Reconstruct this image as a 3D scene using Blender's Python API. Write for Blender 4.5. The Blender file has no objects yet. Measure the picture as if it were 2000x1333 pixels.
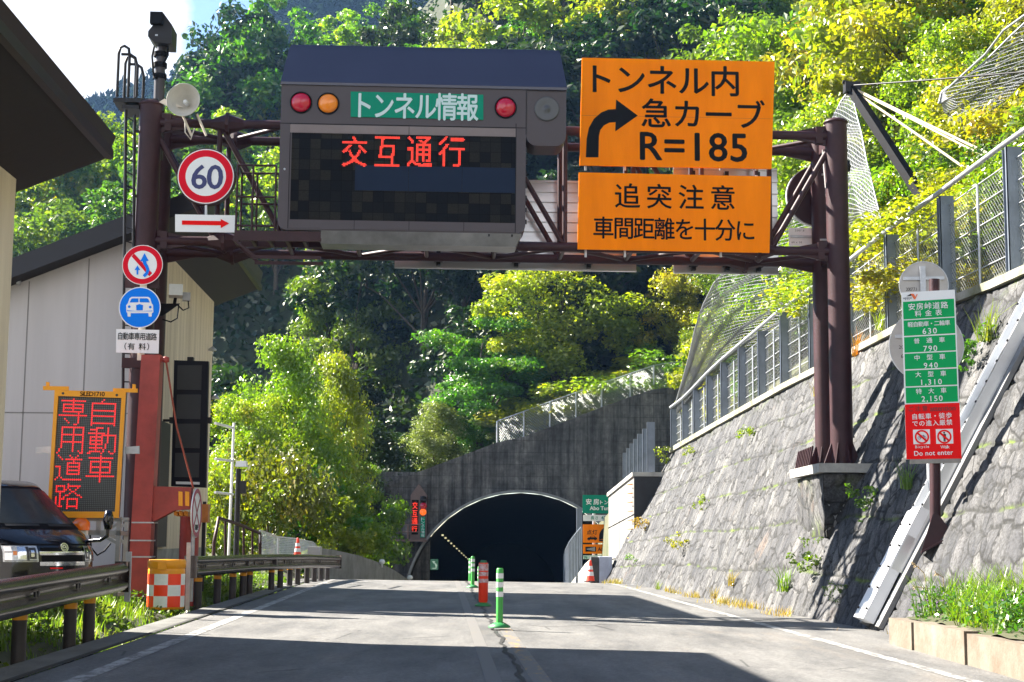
import bpy, math, random
import numpy as np
from mathutils import Vector, Matrix
R_ = math.radians
SC = bpy.context.scene
COL = SC.collection
rnd = random.Random(7)

# ------------------------------------------------------------------ camera
FPX = 3000.0; PITCH = R_(7.283); ROLL = 0.008; CAM = Vector((0, 0, 1.25))
_F = Vector((0, math.cos(PITCH), math.sin(PITCH)))
_u0 = Vector((0, -math.sin(PITCH), math.cos(PITCH))); _r0 = Vector((1, 0, 0))
_R = _r0*math.cos(ROLL) + _u0*math.sin(ROLL); _U = _u0*math.cos(ROLL) - _r0*math.sin(ROLL)
cd = bpy.data.cameras.new('camera'); cd.sensor_width = 36; cd.lens = FPX/2000*36; cd.clip_end = 3000; cd.clip_start = .1
co = bpy.data.objects.new('camera', cd); COL.objects.link(co); SC.camera = co
M = Matrix((_R, _U, -_F)).transposed().to_4x4(); M.translation = CAM; co.matrix_world = M

# ------------------------------------------------------------------ sun, sky, exposure
SUN = Vector((-1.15, .50, 1.0)).normalized()
EL = math.asin(SUN.z); AZ = math.atan2(SUN.x, SUN.y)
ld = bpy.data.lights.new('sun', 'SUN'); ld.energy = 5.0; ld.angle = R_(.5); ld.color = (1, .93, .82)
lo = bpy.data.objects.new('sun', ld); COL.objects.link(lo); lo.rotation_euler = SUN.to_track_quat('Z', 'Y').to_euler()
W = bpy.data.worlds.new('World'); SC.world = W; W.use_nodes = True
nt = W.node_tree; nt.nodes.clear()
def N(t, typ, **kw):
    n = t.nodes.new(typ)
    for k, v in kw.items():
        if k.startswith('i_'): n.inputs[int(k[2:])].default_value = v
        else: setattr(n, k, v)
    return n
out = N(nt, 'ShaderNodeOutputWorld'); bg = N(nt, 'ShaderNodeBackground'); bg.inputs[1].default_value = .05
sky = N(nt, 'ShaderNodeTexSky'); sky.sky_type = 'NISHITA'; sky.sun_disc = False
sky.sun_elevation = EL; sky.sun_rotation = AZ; sky.altitude = 1500; sky.air_density = 1.0; sky.dust_density = .4; sky.ozone_density = 1.5
tc = N(nt, 'ShaderNodeTexCoord'); mp = N(nt, 'ShaderNodeMapping'); mp.inputs[1].default_value = (.35, .2, 0)
mp.inputs[3].default_value = (1, 1, 2.2)
nz = N(nt, 'ShaderNodeTexNoise'); nz.inputs['Scale'].default_value = 2.3; nz.inputs['Detail'].default_value = 8; nz.inputs['Roughness'].default_value = .55
cr = N(nt, 'ShaderNodeValToRGB'); cr.color_ramp.elements[0].position = .53; cr.color_ramp.elements[1].position = .60
mx = N(nt, 'ShaderNodeMix'); mx.data_type = 'RGBA'; FILL_CLOUD = (6.0, 6.1, 6.3, 1)
L = nt.links.new
L(tc.outputs['Generated'], mp.inputs[0]); L(mp.outputs[0], nz.inputs['Vector'])
# cloud banks: one unseen, added low behind the road user to brighten sign fronts, one ahead on the left; elsewhere broken blue sky
def vdot(v):
    n = N(nt, 'ShaderNodeVectorMath', operation='DOT_PRODUCT'); n.inputs[1].default_value = v; L(tc.outputs['Generated'], n.inputs[0]); return n.outputs['Value']
def mrange(x, a, b):
    n = N(nt, 'ShaderNodeMapRange'); n.inputs[1].default_value = a; n.inputs[2].default_value = b; n.interpolation_type = 'SMOOTHSTEP'; L(x, n.inputs[0]); return n.outputs[0]
def mth(op, x, y):
    n = N(nt, 'ShaderNodeMath', operation=op)
    for i, q in enumerate((x, y)):
        if hasattr(q, 'links'): L(q, n.inputs[i])
        else: n.inputs[i].default_value = q
    return n.outputs[0]
bank = mth('MAXIMUM', mth('MULTIPLY', mrange(vdot((0, -1, 0)), .05, .55), mrange(vdot((0, 0, 1)), .75, .45)), mrange(vdot(Vector((-.42, .86, .30)).normalized()), .966, .986))
fac = mth('ADD', nz.outputs[0], mth('MULTIPLY', mth('SUBTRACT', bank, .5), .42))
L(fac, cr.inputs[0])
cm_ = N(nt, 'ShaderNodeMix'); cm_.data_type = 'RGBA'; cm_.inputs[6].default_value = (4.6, 4.7, 4.9, 1); cm_.inputs[7].default_value = FILL_CLOUD; L(mrange(vdot((0, -1, 0)), -.2, .5), cm_.inputs[0]); L(cm_.outputs[2], mx.inputs[7])
L(cr.outputs[0], mx.inputs[0]); L(sky.outputs[0], mx.inputs[6]); L(mx.outputs[2], bg.inputs[0]); L(bg.outputs[0], out.inputs[0])
SC.view_settings.view_transform = 'Standard'; SC.view_settings.look = 'None'; SC.view_settings.gamma = 1
SC.view_settings.exposure = 2.5
SC.render.film_transparent = False
SC.cycles.max_bounces = 6; SC.cycles.diffuse_bounces = 3; SC.cycles.glossy_bounces = 2; SC.cycles.transmission_bounces = 3
SC.cycles.transparent_max_bounces = 6; SC.cycles.volume_bounces = 0
SC.cycles.use_denoising = True; SC.cycles.sample_clamp_indirect = 6

# ------------------------------------------------------------------ pixel (2000 px photograph) -> world
def ray(px, py): return _F + _R*((px-1000)/FPX) + _U*((666.5-py)/FPX)
def atY(px, py, Y):
    d = ray(px, py); return CAM + d*(Y/d.y)
def atZ(px, py, z=0.0):
    d = ray(px, py); return CAM + d*((z-CAM.z)/d.z)
def project(p):
    w = Vector(p)-CAM; k = w.dot(_F); return 1000+FPX*w.dot(_R)/k, 666.5-FPX*w.dot(_U)/k

class Fr:
    """a local frame: x to the right, y away from the road user, z up"""
    def __init__(s, o, yaw=0, roll=0):
        x0 = Vector((math.cos(yaw), math.sin(yaw), 0)); z0 = Vector((0, 0, 1))
        s.o = Vector(o); s.y = Vector((-math.sin(yaw), math.cos(yaw), 0))
        s.x = x0*math.cos(roll)+z0*math.sin(roll); s.z = z0*math.cos(roll)-x0*math.sin(roll)
    def loc(s, px, py, y=0.0):
        d = ray(px, py); p0 = s.o+s.y*y; t = (p0-CAM).dot(s.y)/d.dot(s.y)
        p = CAM+d*t-s.o; return Vector((p.dot(s.x), y, p.dot(s.z)))
    def w(s, x, y, z): return s.o+s.x*x+s.y*y+s.z*z
    def mat(s):
        m = Matrix((s.x, s.y, s.z)).transposed().to_4x4(); m.translation = s.o; return m

# ------------------------------------------------------------------ mesh builder
class MB:
    def __init__(s): s.v = []; s.f = []; s.sm = []
    def add(s, vs, fs, smooth=False):
        b = len(s.v); s.v += [tuple(v) for v in vs]
        for f in fs: s.f.append(tuple(i+b for i in f)); s.sm.append(smooth)
        return s
    def box(s, x0, x1, y0, y1, z0, z1):
        vs = [(x0,y0,z0),(x1,y0,z0),(x1,y1,z0),(x0,y1,z0),(x0,y0,z1),(x1,y0,z1),(x1,y1,z1),(x0,y1,z1)]
        return s.add(vs, [(0,3,2,1),(4,5,6,7),(0,1,5,4),(1,2,6,5),(2,3,7,6),(3,0,4,7)])
    def hexa(s, a, b):
        """a, b: two quads (lists of 4 points) joined"""
        return s.add(list(a)+list(b), [(0,3,2,1),(4,5,6,7),(0,1,5,4),(1,2,6,5),(2,3,7,6),(3,0,4,7)])
    def bar(s, p, q, w, h, up=(0,0,1)):
        p = Vector(p); q = Vector(q); d = (q-p).normalized(); up = Vector(up)
        x = d.cross(up)
        if x.length < 1e-4: x = d.cross(Vector((1,0,0)))
        x.normalize(); z = x.cross(d); x *= w/2; z *= h/2
        return s.hexa([p-x-z, p+x-z, p+x+z, p-x+z], [q-x-z, q+x-z, q+x+z, q-x+z])
    def tube(s, pts, r, n=10, cap=True, smooth=True):
        pts = [Vector(p) for p in pts]; k = len(pts)
        rs = r if isinstance(r, (list, tuple)) else [r]*k
        vs = []; prev = None
        for i, p in enumerate(pts):
            d = (pts[min(i+1, k-1)]-pts[max(i-1, 0)]).normalized()
            if prev is None:
                a = d.cross(Vector((0,0,1)) if abs(d.z) < .9 else Vector((1,0,0))).normalized()
            else: a = (prev-d*prev.dot(d)).normalized()
            prev = a; b = d.cross(a)
            for j in range(n):
                t = 2*math.pi*j/n; vs.append(p+(a*math.cos(t)+b*math.sin(t))*rs[i])
        fs = [(i*n+j, i*n+(j+1) % n, (i+1)*n+(j+1) % n, (i+1)*n+j) for i in range(k-1) for j in range(n)]
        s.add(vs, fs, smooth)
        if cap:
            s.add(vs[:n], [tuple(range(n-1, -1, -1))]); s.add(vs[-n:], [tuple(range(n))])
        return s
    def cyl(s, p, q, r, n=16): return s.tube([p, q], r, n)
    def prism(s, pts, y0, y1):
        """polygon of (x, z) extruded along y"""
        n = len(pts)
        s.add([(x, y0, z) for x, z in pts], [tuple(range(n))]); s.add([(x, y1, z) for x, z in pts], [tuple(range(n-1, -1, -1))])
        vs = [(x, y0, z) for x, z in pts]+[(x, y1, z) for x, z in pts]
        return s.add(vs, [(i, i+n, (i+1) % n+n, (i+1) % n) for i in range(n)])
    def flat(s, pts, y): return s.add([(x, y, z) for x, z in pts], [tuple(range(len(pts)))])
    def ring(s, c, r0, r1, y0, y1, n=40):
        cx, cz = c; vs = []
        for rr, yy in ((r0, y0), (r1, y0), (r1, y1), (r0, y1)):
            vs += [(cx+rr*math.cos(2*math.pi*j/n), yy, cz+rr*math.sin(2*math.pi*j/n)) for j in range(n)]
        return s.add(vs, [(a*n+j, a*n+(j+1) % n, ((a+1) % 4)*n+(j+1) % n, ((a+1) % 4)*n+j) for a in range(4) for j in range(n)])
    def lathe(s, prof, n=24, c=(0,0,0), smooth=True):
        """prof: (r, z) about the z axis"""
        vs = [(c[0]+r*math.cos(2*math.pi*j/n), c[1]+r*math.sin(2*math.pi*j/n), c[2]+z) for r, z in prof for j in range(n)]
        k = len(prof)
        return s.add(vs, [(i*n+j, i*n+(j+1) % n, (i+1)*n+(j+1) % n, (i+1)*n+j) for i in range(k-1) for j in range(n)], smooth)
    def xf(s, m, start=0):
        s.v[start:] = [tuple(m @ Vector(v)) for v in s.v[start:]]; return s
    def mesh(s, name, m):
        me = bpy.data.meshes.new(name); me.from_pydata(s.v, [], s.f)
        me.polygons.foreach_set('use_smooth', s.sm); me.materials.append(m); me.update(); return me
    def build(s, name, m, parent=None, **kw):
        return obj(name, s.mesh(name, m), parent, **kw)

def obj(name, me, parent=None, label=None, cat=None, group=None, kind=None, loc=None):
    o = bpy.data.objects.new(name, me); COL.objects.link(o)
    if parent: o.parent = parent
    if loc: o.location = loc
    tag(o, label, cat, group, kind); return o
def tag(o, label=None, cat=None, group=None, kind=None):
    for k, v in (('label', label), ('category', cat), ('group', group), ('kind', kind)):
        if v: o[k] = v
    return o
def thing(name, label, cat, fr=None, loc=None, yaw=0, group=None):
    o = bpy.data.objects.new(name, None); COL.objects.link(o); o.empty_display_size = .2
    if fr: o.matrix_world = fr.mat()
    else: o.location = loc or (0, 0, 0); o.rotation_euler = (0, 0, yaw)
    return tag(o, label, cat, group)
def copy_tree(o, parent=None):
    c = o.copy(); COL.objects.link(c)
    if parent: c.parent = parent
    for ch in list(o.children): copy_tree(ch, c)
    return c
def np_mesh(name, V, Fq, m, smooth=False):
    """V (n,3), Fq (k,4) arrays"""
    me = bpy.data.meshes.new(name); V = np.asarray(V, np.float32); Fq = np.asarray(Fq, np.int32); k = len(Fq); w = Fq.shape[1]
    me.vertices.add(len(V)); me.vertices.foreach_set('co', V.ravel())
    me.loops.add(k*w); me.loops.foreach_set('vertex_index', Fq.ravel())
    me.polygons.add(k); me.polygons.foreach_set('loop_start', np.arange(k, dtype=np.int32)*w)
    me.polygons.foreach_set('use_smooth', np.full(k, smooth)); me.materials.append(m); me.update(calc_edges=True); return me
def grid_faces(nu, nv):
    i = np.arange(nu-1)[:, None]*nv+np.arange(nv-1)[None, :]
    return np.stack([i, i+nv, i+nv+1, i+1], -1).reshape(-1, 4)

# ------------------------------------------------------------------ materials (procedural)
MATS = {}
def pbr(name, col, rough=.6, metal=0, var=.25, scale=3, bump=0, bscale=30, spec=.5, dirt=None, coat=0, stretch=None):
    if name in MATS: return MATS[name]
    m = bpy.data.materials.new(name); m.use_nodes = True; t = m.node_tree; b = t.nodes['Principled BSDF']
    b.inputs['Roughness'].default_value = rough; b.inputs['Metallic'].default_value = metal
    b.inputs['Specular IOR Level'].default_value = spec; b.inputs['Coat Weight'].default_value = coat
    c = N(t, 'ShaderNodeTexCoord'); mpn = N(t, 'ShaderNodeMapping'); t.links.new(c.outputs['Object'], mpn.inputs[0])
    if stretch: mpn.inputs[3].default_value = stretch
    n = N(t, 'ShaderNodeTexNoise'); n.inputs['Scale'].default_value = scale; n.inputs['Detail'].default_value = 6; n.inputs['Roughness'].default_value = .65
    t.links.new(mpn.outputs[0], n.inputs['Vector'])
    r = N(t, 'ShaderNodeValToRGB'); e = r.color_ramp.elements
    e[0].position = .3; e[1].position = .7
    lo_ = dirt if dirt else [x*(1-var) for x in col]; e[0].color = (*lo_, 1); e[1].color = (*[min(1, x*(1+var*.5)) for x in col], 1)
    t.links.new(n.outputs[0], r.inputs[0]); t.links.new(r.outputs[0], b.inputs['Base Color'])
    if bump:
        n2 = N(t, 'ShaderNodeTexNoise'); n2.inputs['Scale'].default_value = bscale; n2.inputs['Detail'].default_value = 8
        bm = N(t, 'ShaderNodeBump'); bm.inputs['Strength'].default_value = bump; bm.inputs['Distance'].default_value = .02
        t.links.new(c.outputs['Object'], n2.inputs['Vector']); t.links.new(n2.outputs[0], bm.inputs['Height']); t.links.new(bm.outputs[0], b.inputs['Normal'])
    MATS[name] = m; return m
def emit(name, col, strength, base=(.02, .02, .02)):
    if name in MATS: return MATS[name]
    m = bpy.data.materials.new(name); m.use_nodes = True; b = m.node_tree.nodes['Principled BSDF']
    b.inputs['Base Color'].default_value = (*base, 1); b.inputs['Emission Color'].default_value = (*col, 1); b.inputs['Emission Strength'].default_value = strength
    MATS[name] = m; return m
def leafmat(name, c0, c1, c2, trans=.5, gloss=.35):
    """per-leaf random colour between c0, c1, c2; diffuse + translucent"""
    if name in MATS: return MATS[name]
    m = bpy.data.materials.new(name); m.use_nodes = True; t = m.node_tree; t.nodes.clear(); L = t.links.new
    o = N(t, 'ShaderNodeOutputMaterial'); g = N(t, 'ShaderNodeNewGeometry'); oi = N(t, 'ShaderNodeObjectInfo')
    r = N(t, 'ShaderNodeValToRGB'); e = r.color_ramp.elements; e[0].color = (*c0, 1); e[1].color = (*c2, 1); e[0].position = .05; e[1].position = .98
    k = r.color_ramp.elements.new(.6); k.color = (*c1, 1)
    tcx = N(t, 'ShaderNodeTexCoord'); n = N(t, 'ShaderNodeTexNoise'); n.inputs['Scale'].default_value = .55; n.inputs['Detail'].default_value = 3
    L(tcx.outputs['Object'], n.inputs['Vector'])
    ma = N(t, 'ShaderNodeMath', operation='MULTIPLY_ADD'); ma.inputs[1].default_value = .45; L(g.outputs['Random Per Island'], ma.inputs[0])
    mb = N(t, 'ShaderNodeMath', operation='MULTIPLY_ADD'); mb.inputs[1].default_value = 1.5; mb.inputs[2].default_value = -.5; L(n.outputs[0], mb.inputs[0]); L(mb.outputs[0], ma.inputs[2])
    L(ma.outputs[0], r.inputs[0])
    hs = N(t, 'ShaderNodeHueSaturation'); mr = N(t, 'ShaderNodeMapRange'); mr.inputs[3].default_value = .465; mr.inputs[4].default_value = .525
    L(oi.outputs['Random'], mr.inputs[0]); L(mr.outputs[0], hs.inputs['Hue']); L(r.outputs[0], hs.inputs['Color'])
    d = N(t, 'ShaderNodeBsdfDiffuse'); tr = N(t, 'ShaderNodeBsdfTranslucent'); gl = N(t, 'ShaderNodeBsdfGlossy'); gl.inputs['Roughness'].default_value = gloss
    gl.inputs['Color'].default_value = (.9, .9, .8, 1)
    br = N(t, 'ShaderNodeMixRGB', blend_type='MULTIPLY'); br.inputs[0].default_value = 1; br.inputs[2].default_value = (1.65, 1.85, .4, 1); L(hs.outputs[0], br.inputs[1])
    L(hs.outputs[0], d.inputs[0]); L(br.outputs[0], tr.inputs[0])
    m1 = N(t, 'ShaderNodeMixShader'); m1.inputs[0].default_value = trans; L(d.outputs[0], m1.inputs[1]); L(tr.outputs[0], m1.inputs[2])
    m2 = N(t, 'ShaderNodeMixShader'); m2.inputs[0].default_value = .06; L(m1.outputs[0], m2.inputs[1]); L(gl.outputs[0], m2.inputs[2]); L(m2.outputs[0], o.inputs[0])
    MATS[name] = m; return m

BROWN = pbr('brown_paint', (.038, .013, .017), .5, 0, .35, 3, .06, 40, spec=.3)
BOXBR = pbr('brown_cabinet', (.042, .030, .038), .42, 0, .12, 1.2, .02, 40)
REDP = pbr('red_paint', (.34, .045, .035), .5, 0, .35, 2.5, .08, 40)
GALV = pbr('galvanised_steel', (.45, .47, .5), .45, .6, .2, 6, .03, 50)
ALU = pbr('aluminium', (.62, .63, .66), .3, .85, .12, 2, .02, 20, stretch=(.3, 1, 3))
FENCE = pbr('fence_steel', (.17, .20, .25), .5, .5, .25, 2, .05, 60)
WIRE = pbr('wire', (.55, .57, .58), .45, .4, .2, 3)
WHITE = pbr('white_sheet', (.78, .79, .8), .4, 0, .05, 2)
CREAMP = pbr('cream_strap', (.66, .58, .48), .5, 0, .1, 3)
BLACK = pbr('black_sheet', (.008, .008, .010), .6, 0, .2, 3, spec=.08)
REDS = pbr('red_sheet', (.70, .006, .025), .5, 0, .06, 2, spec=.1)
REDB = pbr('bright_red_sheet', (.85, .006, .006), .5, 0, .05, 2, spec=.1)
DKRED = pbr('dark_red_ink', (.16, .01, .012), .5, 0, .1, 3)
BLUES = pbr('blue_sheet', (.004, .20, .85), .5, 0, .06, 2, spec=.1)
NAVY = pbr('navy_ink', (.012, .018, .13), .4, 0, .1, 2)
GREENS = pbr('green_sheet', (.004, .36, .10), .5, 0, .06, 2, spec=.1)
TEAL = pbr('teal_sheet', (.004, .24, .15), .5, 0, .1, 2, spec=.1)
TEALT = pbr('pale_lettering', (.5, .66, .68), .4, 0, .05, 2)
ORANGE = pbr('orange_sheet', (1.0, .24, .0005), .6, 0, .14, 1.4, spec=.05, stretch=(1.6, 1, .3))
YELLOW = pbr('yellow_plastic', (.85, .34, .01), .4, 0, .12, 3)
CONC = pbr('concrete', (.36, .35, .32), .85, 0, .35, 2.2, .25, 25, dirt=(.2, .2, .19))
CONCD = pbr('aged_concrete', (.2, .2, .2), .9, 0, .4, 1.6, .3, 20)
RUBBER = pbr('rubber', (.015, .015, .016), .7, 0, .2, 5)
BARK = pbr('bark', (.085, .065, .05), .9, 0, .4, 6, .4, 12)
BLKSTEEL = pbr('dark_steel', (.012, .011, .014), .45, 0, .2, 4, spec=.3)
LENSR = pbr('red_lens', (.5, .004, .03), .12, 0, .15, 9, .1, 30, coat=.6)
LENSA = pbr('amber_lens', (.9, .25, .008), .12, 0, .1, 9, .1, 30, coat=.6)
LEDRED = emit('red_led', (1, .035, .008), .26)
LEDRED2 = emit('red_led_bright', (1, .015, .018), .26)

# ------------------------------------------------------------------ lettering
_tc = bpy.data.curves.new('scratch', 'FONT'); _to = bpy.data.objects.new('scratch', _tc); COL.objects.link(_to)
def _text_raw(body, off, sp):
    _tc.body = body; _tc.size = 1; _tc.offset = off; _tc.space_character = sp; _tc.resolution_u = 3
    bpy.context.view_layer.update()
    me = bpy.data.meshes.new_from_object(_to.evaluated_get(bpy.context.evaluated_depsgraph_get()))
    v = [(p.co.x, p.co.y) for p in me.vertices]; f = [tuple(p.vertices) for p in me.polygons]
    bpy.data.meshes.remove(me); return v, f
def _line(body, off, sp): return _text_raw(body, 0, sp)
def text_into(mb, body, rect, y, off=.012, axis='x'):
    """rect = (x0, z0, x1, z1) in local metres; letters are fitted into it; spacing is opened or closed until they keep their shape"""
    x0, z0, x1, z1 = rect; asp = (x1-x0)/max(1e-6, z1-z0); sp = 1.0
    def size(sp):
        v, f = _line(body, off, sp); X = [p[0] for p in v]; Z = [p[1] for p in v]
        return v, f, min(X), max(X), min(Z), max(Z)
    v, f, a, b, c, d = size(1.0)
    if len(body) > 1:
        w1 = b-a; v2, f2, a2, b2, c2, d2 = size(1.5); w2 = b2-a2; need = asp*(d-c)
        if abs(w2-w1) > 1e-4:
            sp = min(3.0, max(.85, 1+(need-w1)/(w2-w1)*.5)); v, f, a, b, c, d = size(sp)
    sx = (x1-x0)/(b-a); sz = (z1-z0)/(d-c)
    # heavier strokes: the same outline laid down again a little to each side, each a hair in front of the last
    e = off*.9
    for i, (dx, dz) in enumerate(((0, 0), (-e, 0), (e, 0), (0, -e*.8), (0, e*.8)) if off > .003 else ((0, 0),)):
        mb.add([(x0+(p[0]-a+dx)*sx, y-.0006*i, z0+(p[1]-c+dz)*sz) for p in v], f)
    return mb

def dots_into(mb, body, rect, y, n=22, rows=None):
    """LED dots where the letter's outline covers the matrix"""
    x0, z0, x1, z1 = rect; v, f = _text_raw(body, 0, 1); A = np.array(v); lo = A.min(0); sz = A.max(0)-lo
    rows = rows or max(4, round(n*(z1-z0)/(x1-x0))); gx, gz = np.meshgrid((np.arange(n)+.5)/n, (np.arange(rows)+.5)/rows); cov = np.zeros(gx.shape, bool)
    for dx, dz in ((0, 0), (.25/n, 0), (-.25/n, 0), (0, .25/rows), (0, -.25/rows)):
        X = lo[0]+(gx+dx)*sz[0]; Z = lo[1]+(gz+dz)*sz[1]
        for q in f:
            P = A[list(q)]; ins = np.zeros(X.shape, bool); m_ = len(P)
            for i in range(m_):
                (xa, za), (xb, zb) = P[i], P[i-1]
                if za != zb: ins ^= ((za > Z) != (zb > Z)) & (X < (xb-xa)*(Z-za)/(zb-za)+xa)
            cov |= ins
    px_, pz_ = (x1-x0)/n, (z1-z0)/rows; hx = [(math.cos(j*math.pi/3)*.50, math.sin(j*math.pi/3)*.50) for j in range(6)]
    for r_, c_ in zip(*np.nonzero(cov)): mb.add([(x0+(c_+.5+a)*px_, y, z0+(r_+.5+b)*pz_) for a, b in hx], [(0, 1, 2, 3, 4, 5)])
    return mb
class Sign:
    """a flat board given by its four corners in the photograph (tl, tr, br, bl) and its distance"""
    def __init__(s, name, label, cat, tl, tr, br, bl, Y, yaw=0, thick=.03, mat=None, part='panel', back=None, group=None, rollmode=True, edge=None):
        c = atY((bl[0]+br[0])/2, (bl[1]+br[1])/2, Y)
        f0 = Fr(c, yaw); a = f0.loc(*tl); b = f0.loc(*tr); roll = math.atan2(b.z-a.z, b.x-a.x) if rollmode else 0
        s.fr = Fr(c, yaw, roll); s.root = thing(name, label, cat, s.fr, group=group)
        s.cor = [s.fr.loc(*q) for q in (tl, tr, br, bl)]; s.n = 0
        if mat: s.panel = MB().prism([(p.x, p.z) for p in s.cor][::-1], 0, thick).build(part, mat, s.root)
    def p(s, px, py): q = s.fr.loc(px, py); return (q.x, q.z)
    def poly(s, pts, mat, part, lay=1, parent=None):
        q = [s.p(*a) for a in pts]; return MB().prism(q, -.0035*lay-.002, -.0035*lay+.0015).build(part, mat, parent or s.root)
    def disc(s, c, r, mat, part, lay=1, n=48, parent=None, r0=None):
        a = s.p(*c); rr = (s.p(c[0]+r, c[1])[0]-a[0]); mb = MB(); y = -.0035*lay
        if r0: mb.ring(a, rr*r0/r, rr, y, y+.003, n)
        else: mb.prism([(a[0]+rr*math.cos(2*math.pi*j/n), a[1]+rr*math.sin(2*math.pi*j/n)) for j in range(n)], y, y+.003)
        return mb.build(part, mat, parent or s.root)
    def texts(s, items, mat, part='lettering', lay=2, off=.012, parent=None):
        mb = MB()
        for body, (x0, y0, x1, y1) in items:
            a = s.p((x0+x1)/2, y1); b = s.p((x0+x1)/2, y0); l = s.p(x0, (y0+y1)/2); r = s.p(x1, (y0+y1)/2)
            text_into(mb, body, (l[0], a[1], r[0], b[1]), -.0035*lay, off)
        return mb.build(part, mat, parent or s.root)
def zz(x, y, ox, oy, k): return (ox+x*k, oy+y*k)
def zr(r, ox, oy, k): return (ox+r[0]*k, oy+r[1]*k, ox+r[2]*k, oy+r[3]*k)

# ================================================================== SETTING
def sstep(a, b, x): t = np.clip((x-a)/(b-a), 0, 1); return t*t*(3-2*t)
def roadz(Y):
    Y = np.asarray(Y, float); a = np.clip(Y-42, 0, 13); return -.003*a*a-.0858*np.clip(Y-55, 0, 17)-.03*np.clip(Y-72, 0, 200)
def roadx(Y):
    Y = np.asarray(Y, float); t = np.clip((Y-46)/26, 0, 1)
    h = (2*t**3-3*t**2+1)*-1.30+(t**3-2*t**2+t)*26*-.045+(-2*t**3+3*t**2)*.35
    return np.where(Y < 46, .77-.045*Y, np.where(Y <= 72, h, .35-.01*(Y-72)))
def footx(Y): return 7.2-.086*np.asarray(Y, float)
WT_Y = [0, 14, 20, 25, 27, 32.6, 36.9, 42.4, 49.5]; WT_Z = [5.7, 5.6, 5.5, 5.4, 5.42, 5.1, 4.9, 4.5, 3.95]
def wtopz(Y): return np.interp(Y, WT_Y, WT_Z)
BAT = .54
def wtopx(Y): return footx(Y)+BAT*wtopz(Y)
def vnoise(x, y, s=0):
    """smooth value noise"""
    x = np.asarray(x, float); y = np.asarray(y, float); xi = np.floor(x).astype(int); yi = np.floor(y).astype(int); fx = x-xi; fy = y-yi
    h = lambda a, b: np.modf(np.abs(np.sin(a*127.1+b*311.7+s*74.7)*43758.5453))[0]
    fx = fx*fx*(3-2*fx); fy = fy*fy*(3-2*fy)
    return (h(xi, yi)*(1-fx)+h(xi+1, yi)*fx)*(1-fy)+(h(xi, yi+1)*(1-fx)+h(xi+1, yi+1)*fx)*fy

# ---- portal wall outline (photo pixels at the portal plane)
PY = 72.0
PTOP = [(700, 930), (752, 949), (838, 917), (971, 867), (1023, 856), (1074, 837), (1125, 818), (1175, 798), (1231, 778), (1277, 763), (1330, 757)]
def pw(px, py, Y=PY): p = atY(px, py, Y); return p.x, p.z
ptop = [pw(*q) for q in PTOP[1:]]
PT_X = [-40, -6.2]+[a for a, b in ptop]+[12, 40]; PT_Z = [.5, .6]+[b for a, b in ptop]+[8.6, 20]
# ---- terrain heights
def ground_z(X, Y):
    X = np.asarray(X, float); Y = np.asarray(Y, float); rz = roadz(Y); rx = roadx(Y)
    left = rx-4.6; z = rz-.3+0*X
    d = left-X
    lv = np.where(Y < 44, 0, sstep(44, 60, Y))  # verge stays up where the road dips
    lz = rz*(1-lv)+lv*.0 + .30*sstep(.7, 3.2, d)*sstep(12, 30, Y)+.35*sstep(2.5, 6, d)
    z = np.where(d > 0.5, (lz-.04)*sstep(.5, .9+2.2*lv, d)+z*(1-sstep(.5, .9+2.2*lv, d)), z)
    z = z + np.where(d > 8, (d-8)*.12*sstep(35, 60, Y), 0)
    # right of the wall: slope above the coping
    tx = wtopx(np.clip(Y, 0, 50)); tz = wtopz(np.clip(Y, 0, 50)); e = X-tx
    up = tz-.15+.72*np.clip(e, 0, None)+.5*vnoise(X*.3, Y*.3, 3)*sstep(.5, 3, e)
    r = np.where(e > 0, up, np.where(X > footx(Y)-.2, rz-.4, z))
    ef = X-3.95; far = np.where(ef > 0, 3.0-(Y-48.3)*.05+.62*np.clip(ef-.6, 0, None)+.3*vnoise(X*.4, Y*.4, 4)*sstep(.5, 2, ef), z)
    return np.where(Y < 48.6, r, far)
def ridge_z(X): return np.clip(33.5+.72*(X+20.8), 3, 400)+np.clip(X+16, 0, 40)*.9
def hill_z(X, Y):
    X = np.asarray(X, float); Y = np.asarray(Y, float)
    b = np.interp(X, PT_X, PT_Z)-.25
    off = np.clip(-3-X, 0, 14)*.95+np.clip(-17-X, 0, None)*.4
    s = Y-82-off+3.0*(vnoise(X*.08, Y*.08, 1)-.5)
    z = b+np.where(s < 0, 0, np.where(s < 8, s*1.75, 14+(s-8)*.86))
    right = b+.62*np.clip(X-9, 0, None)
    z = np.maximum(z, right)+2.2*(vnoise(X*.13, Y*.13, 2)-.5)*sstep(0, 10, s)
    back = np.clip(Y-136, 0, None)*.8
    rg = ridge_z(X)
    return np.where(z > rg, rg+(z-rg)*.05-back*.3*(X < 0), z)

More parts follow.
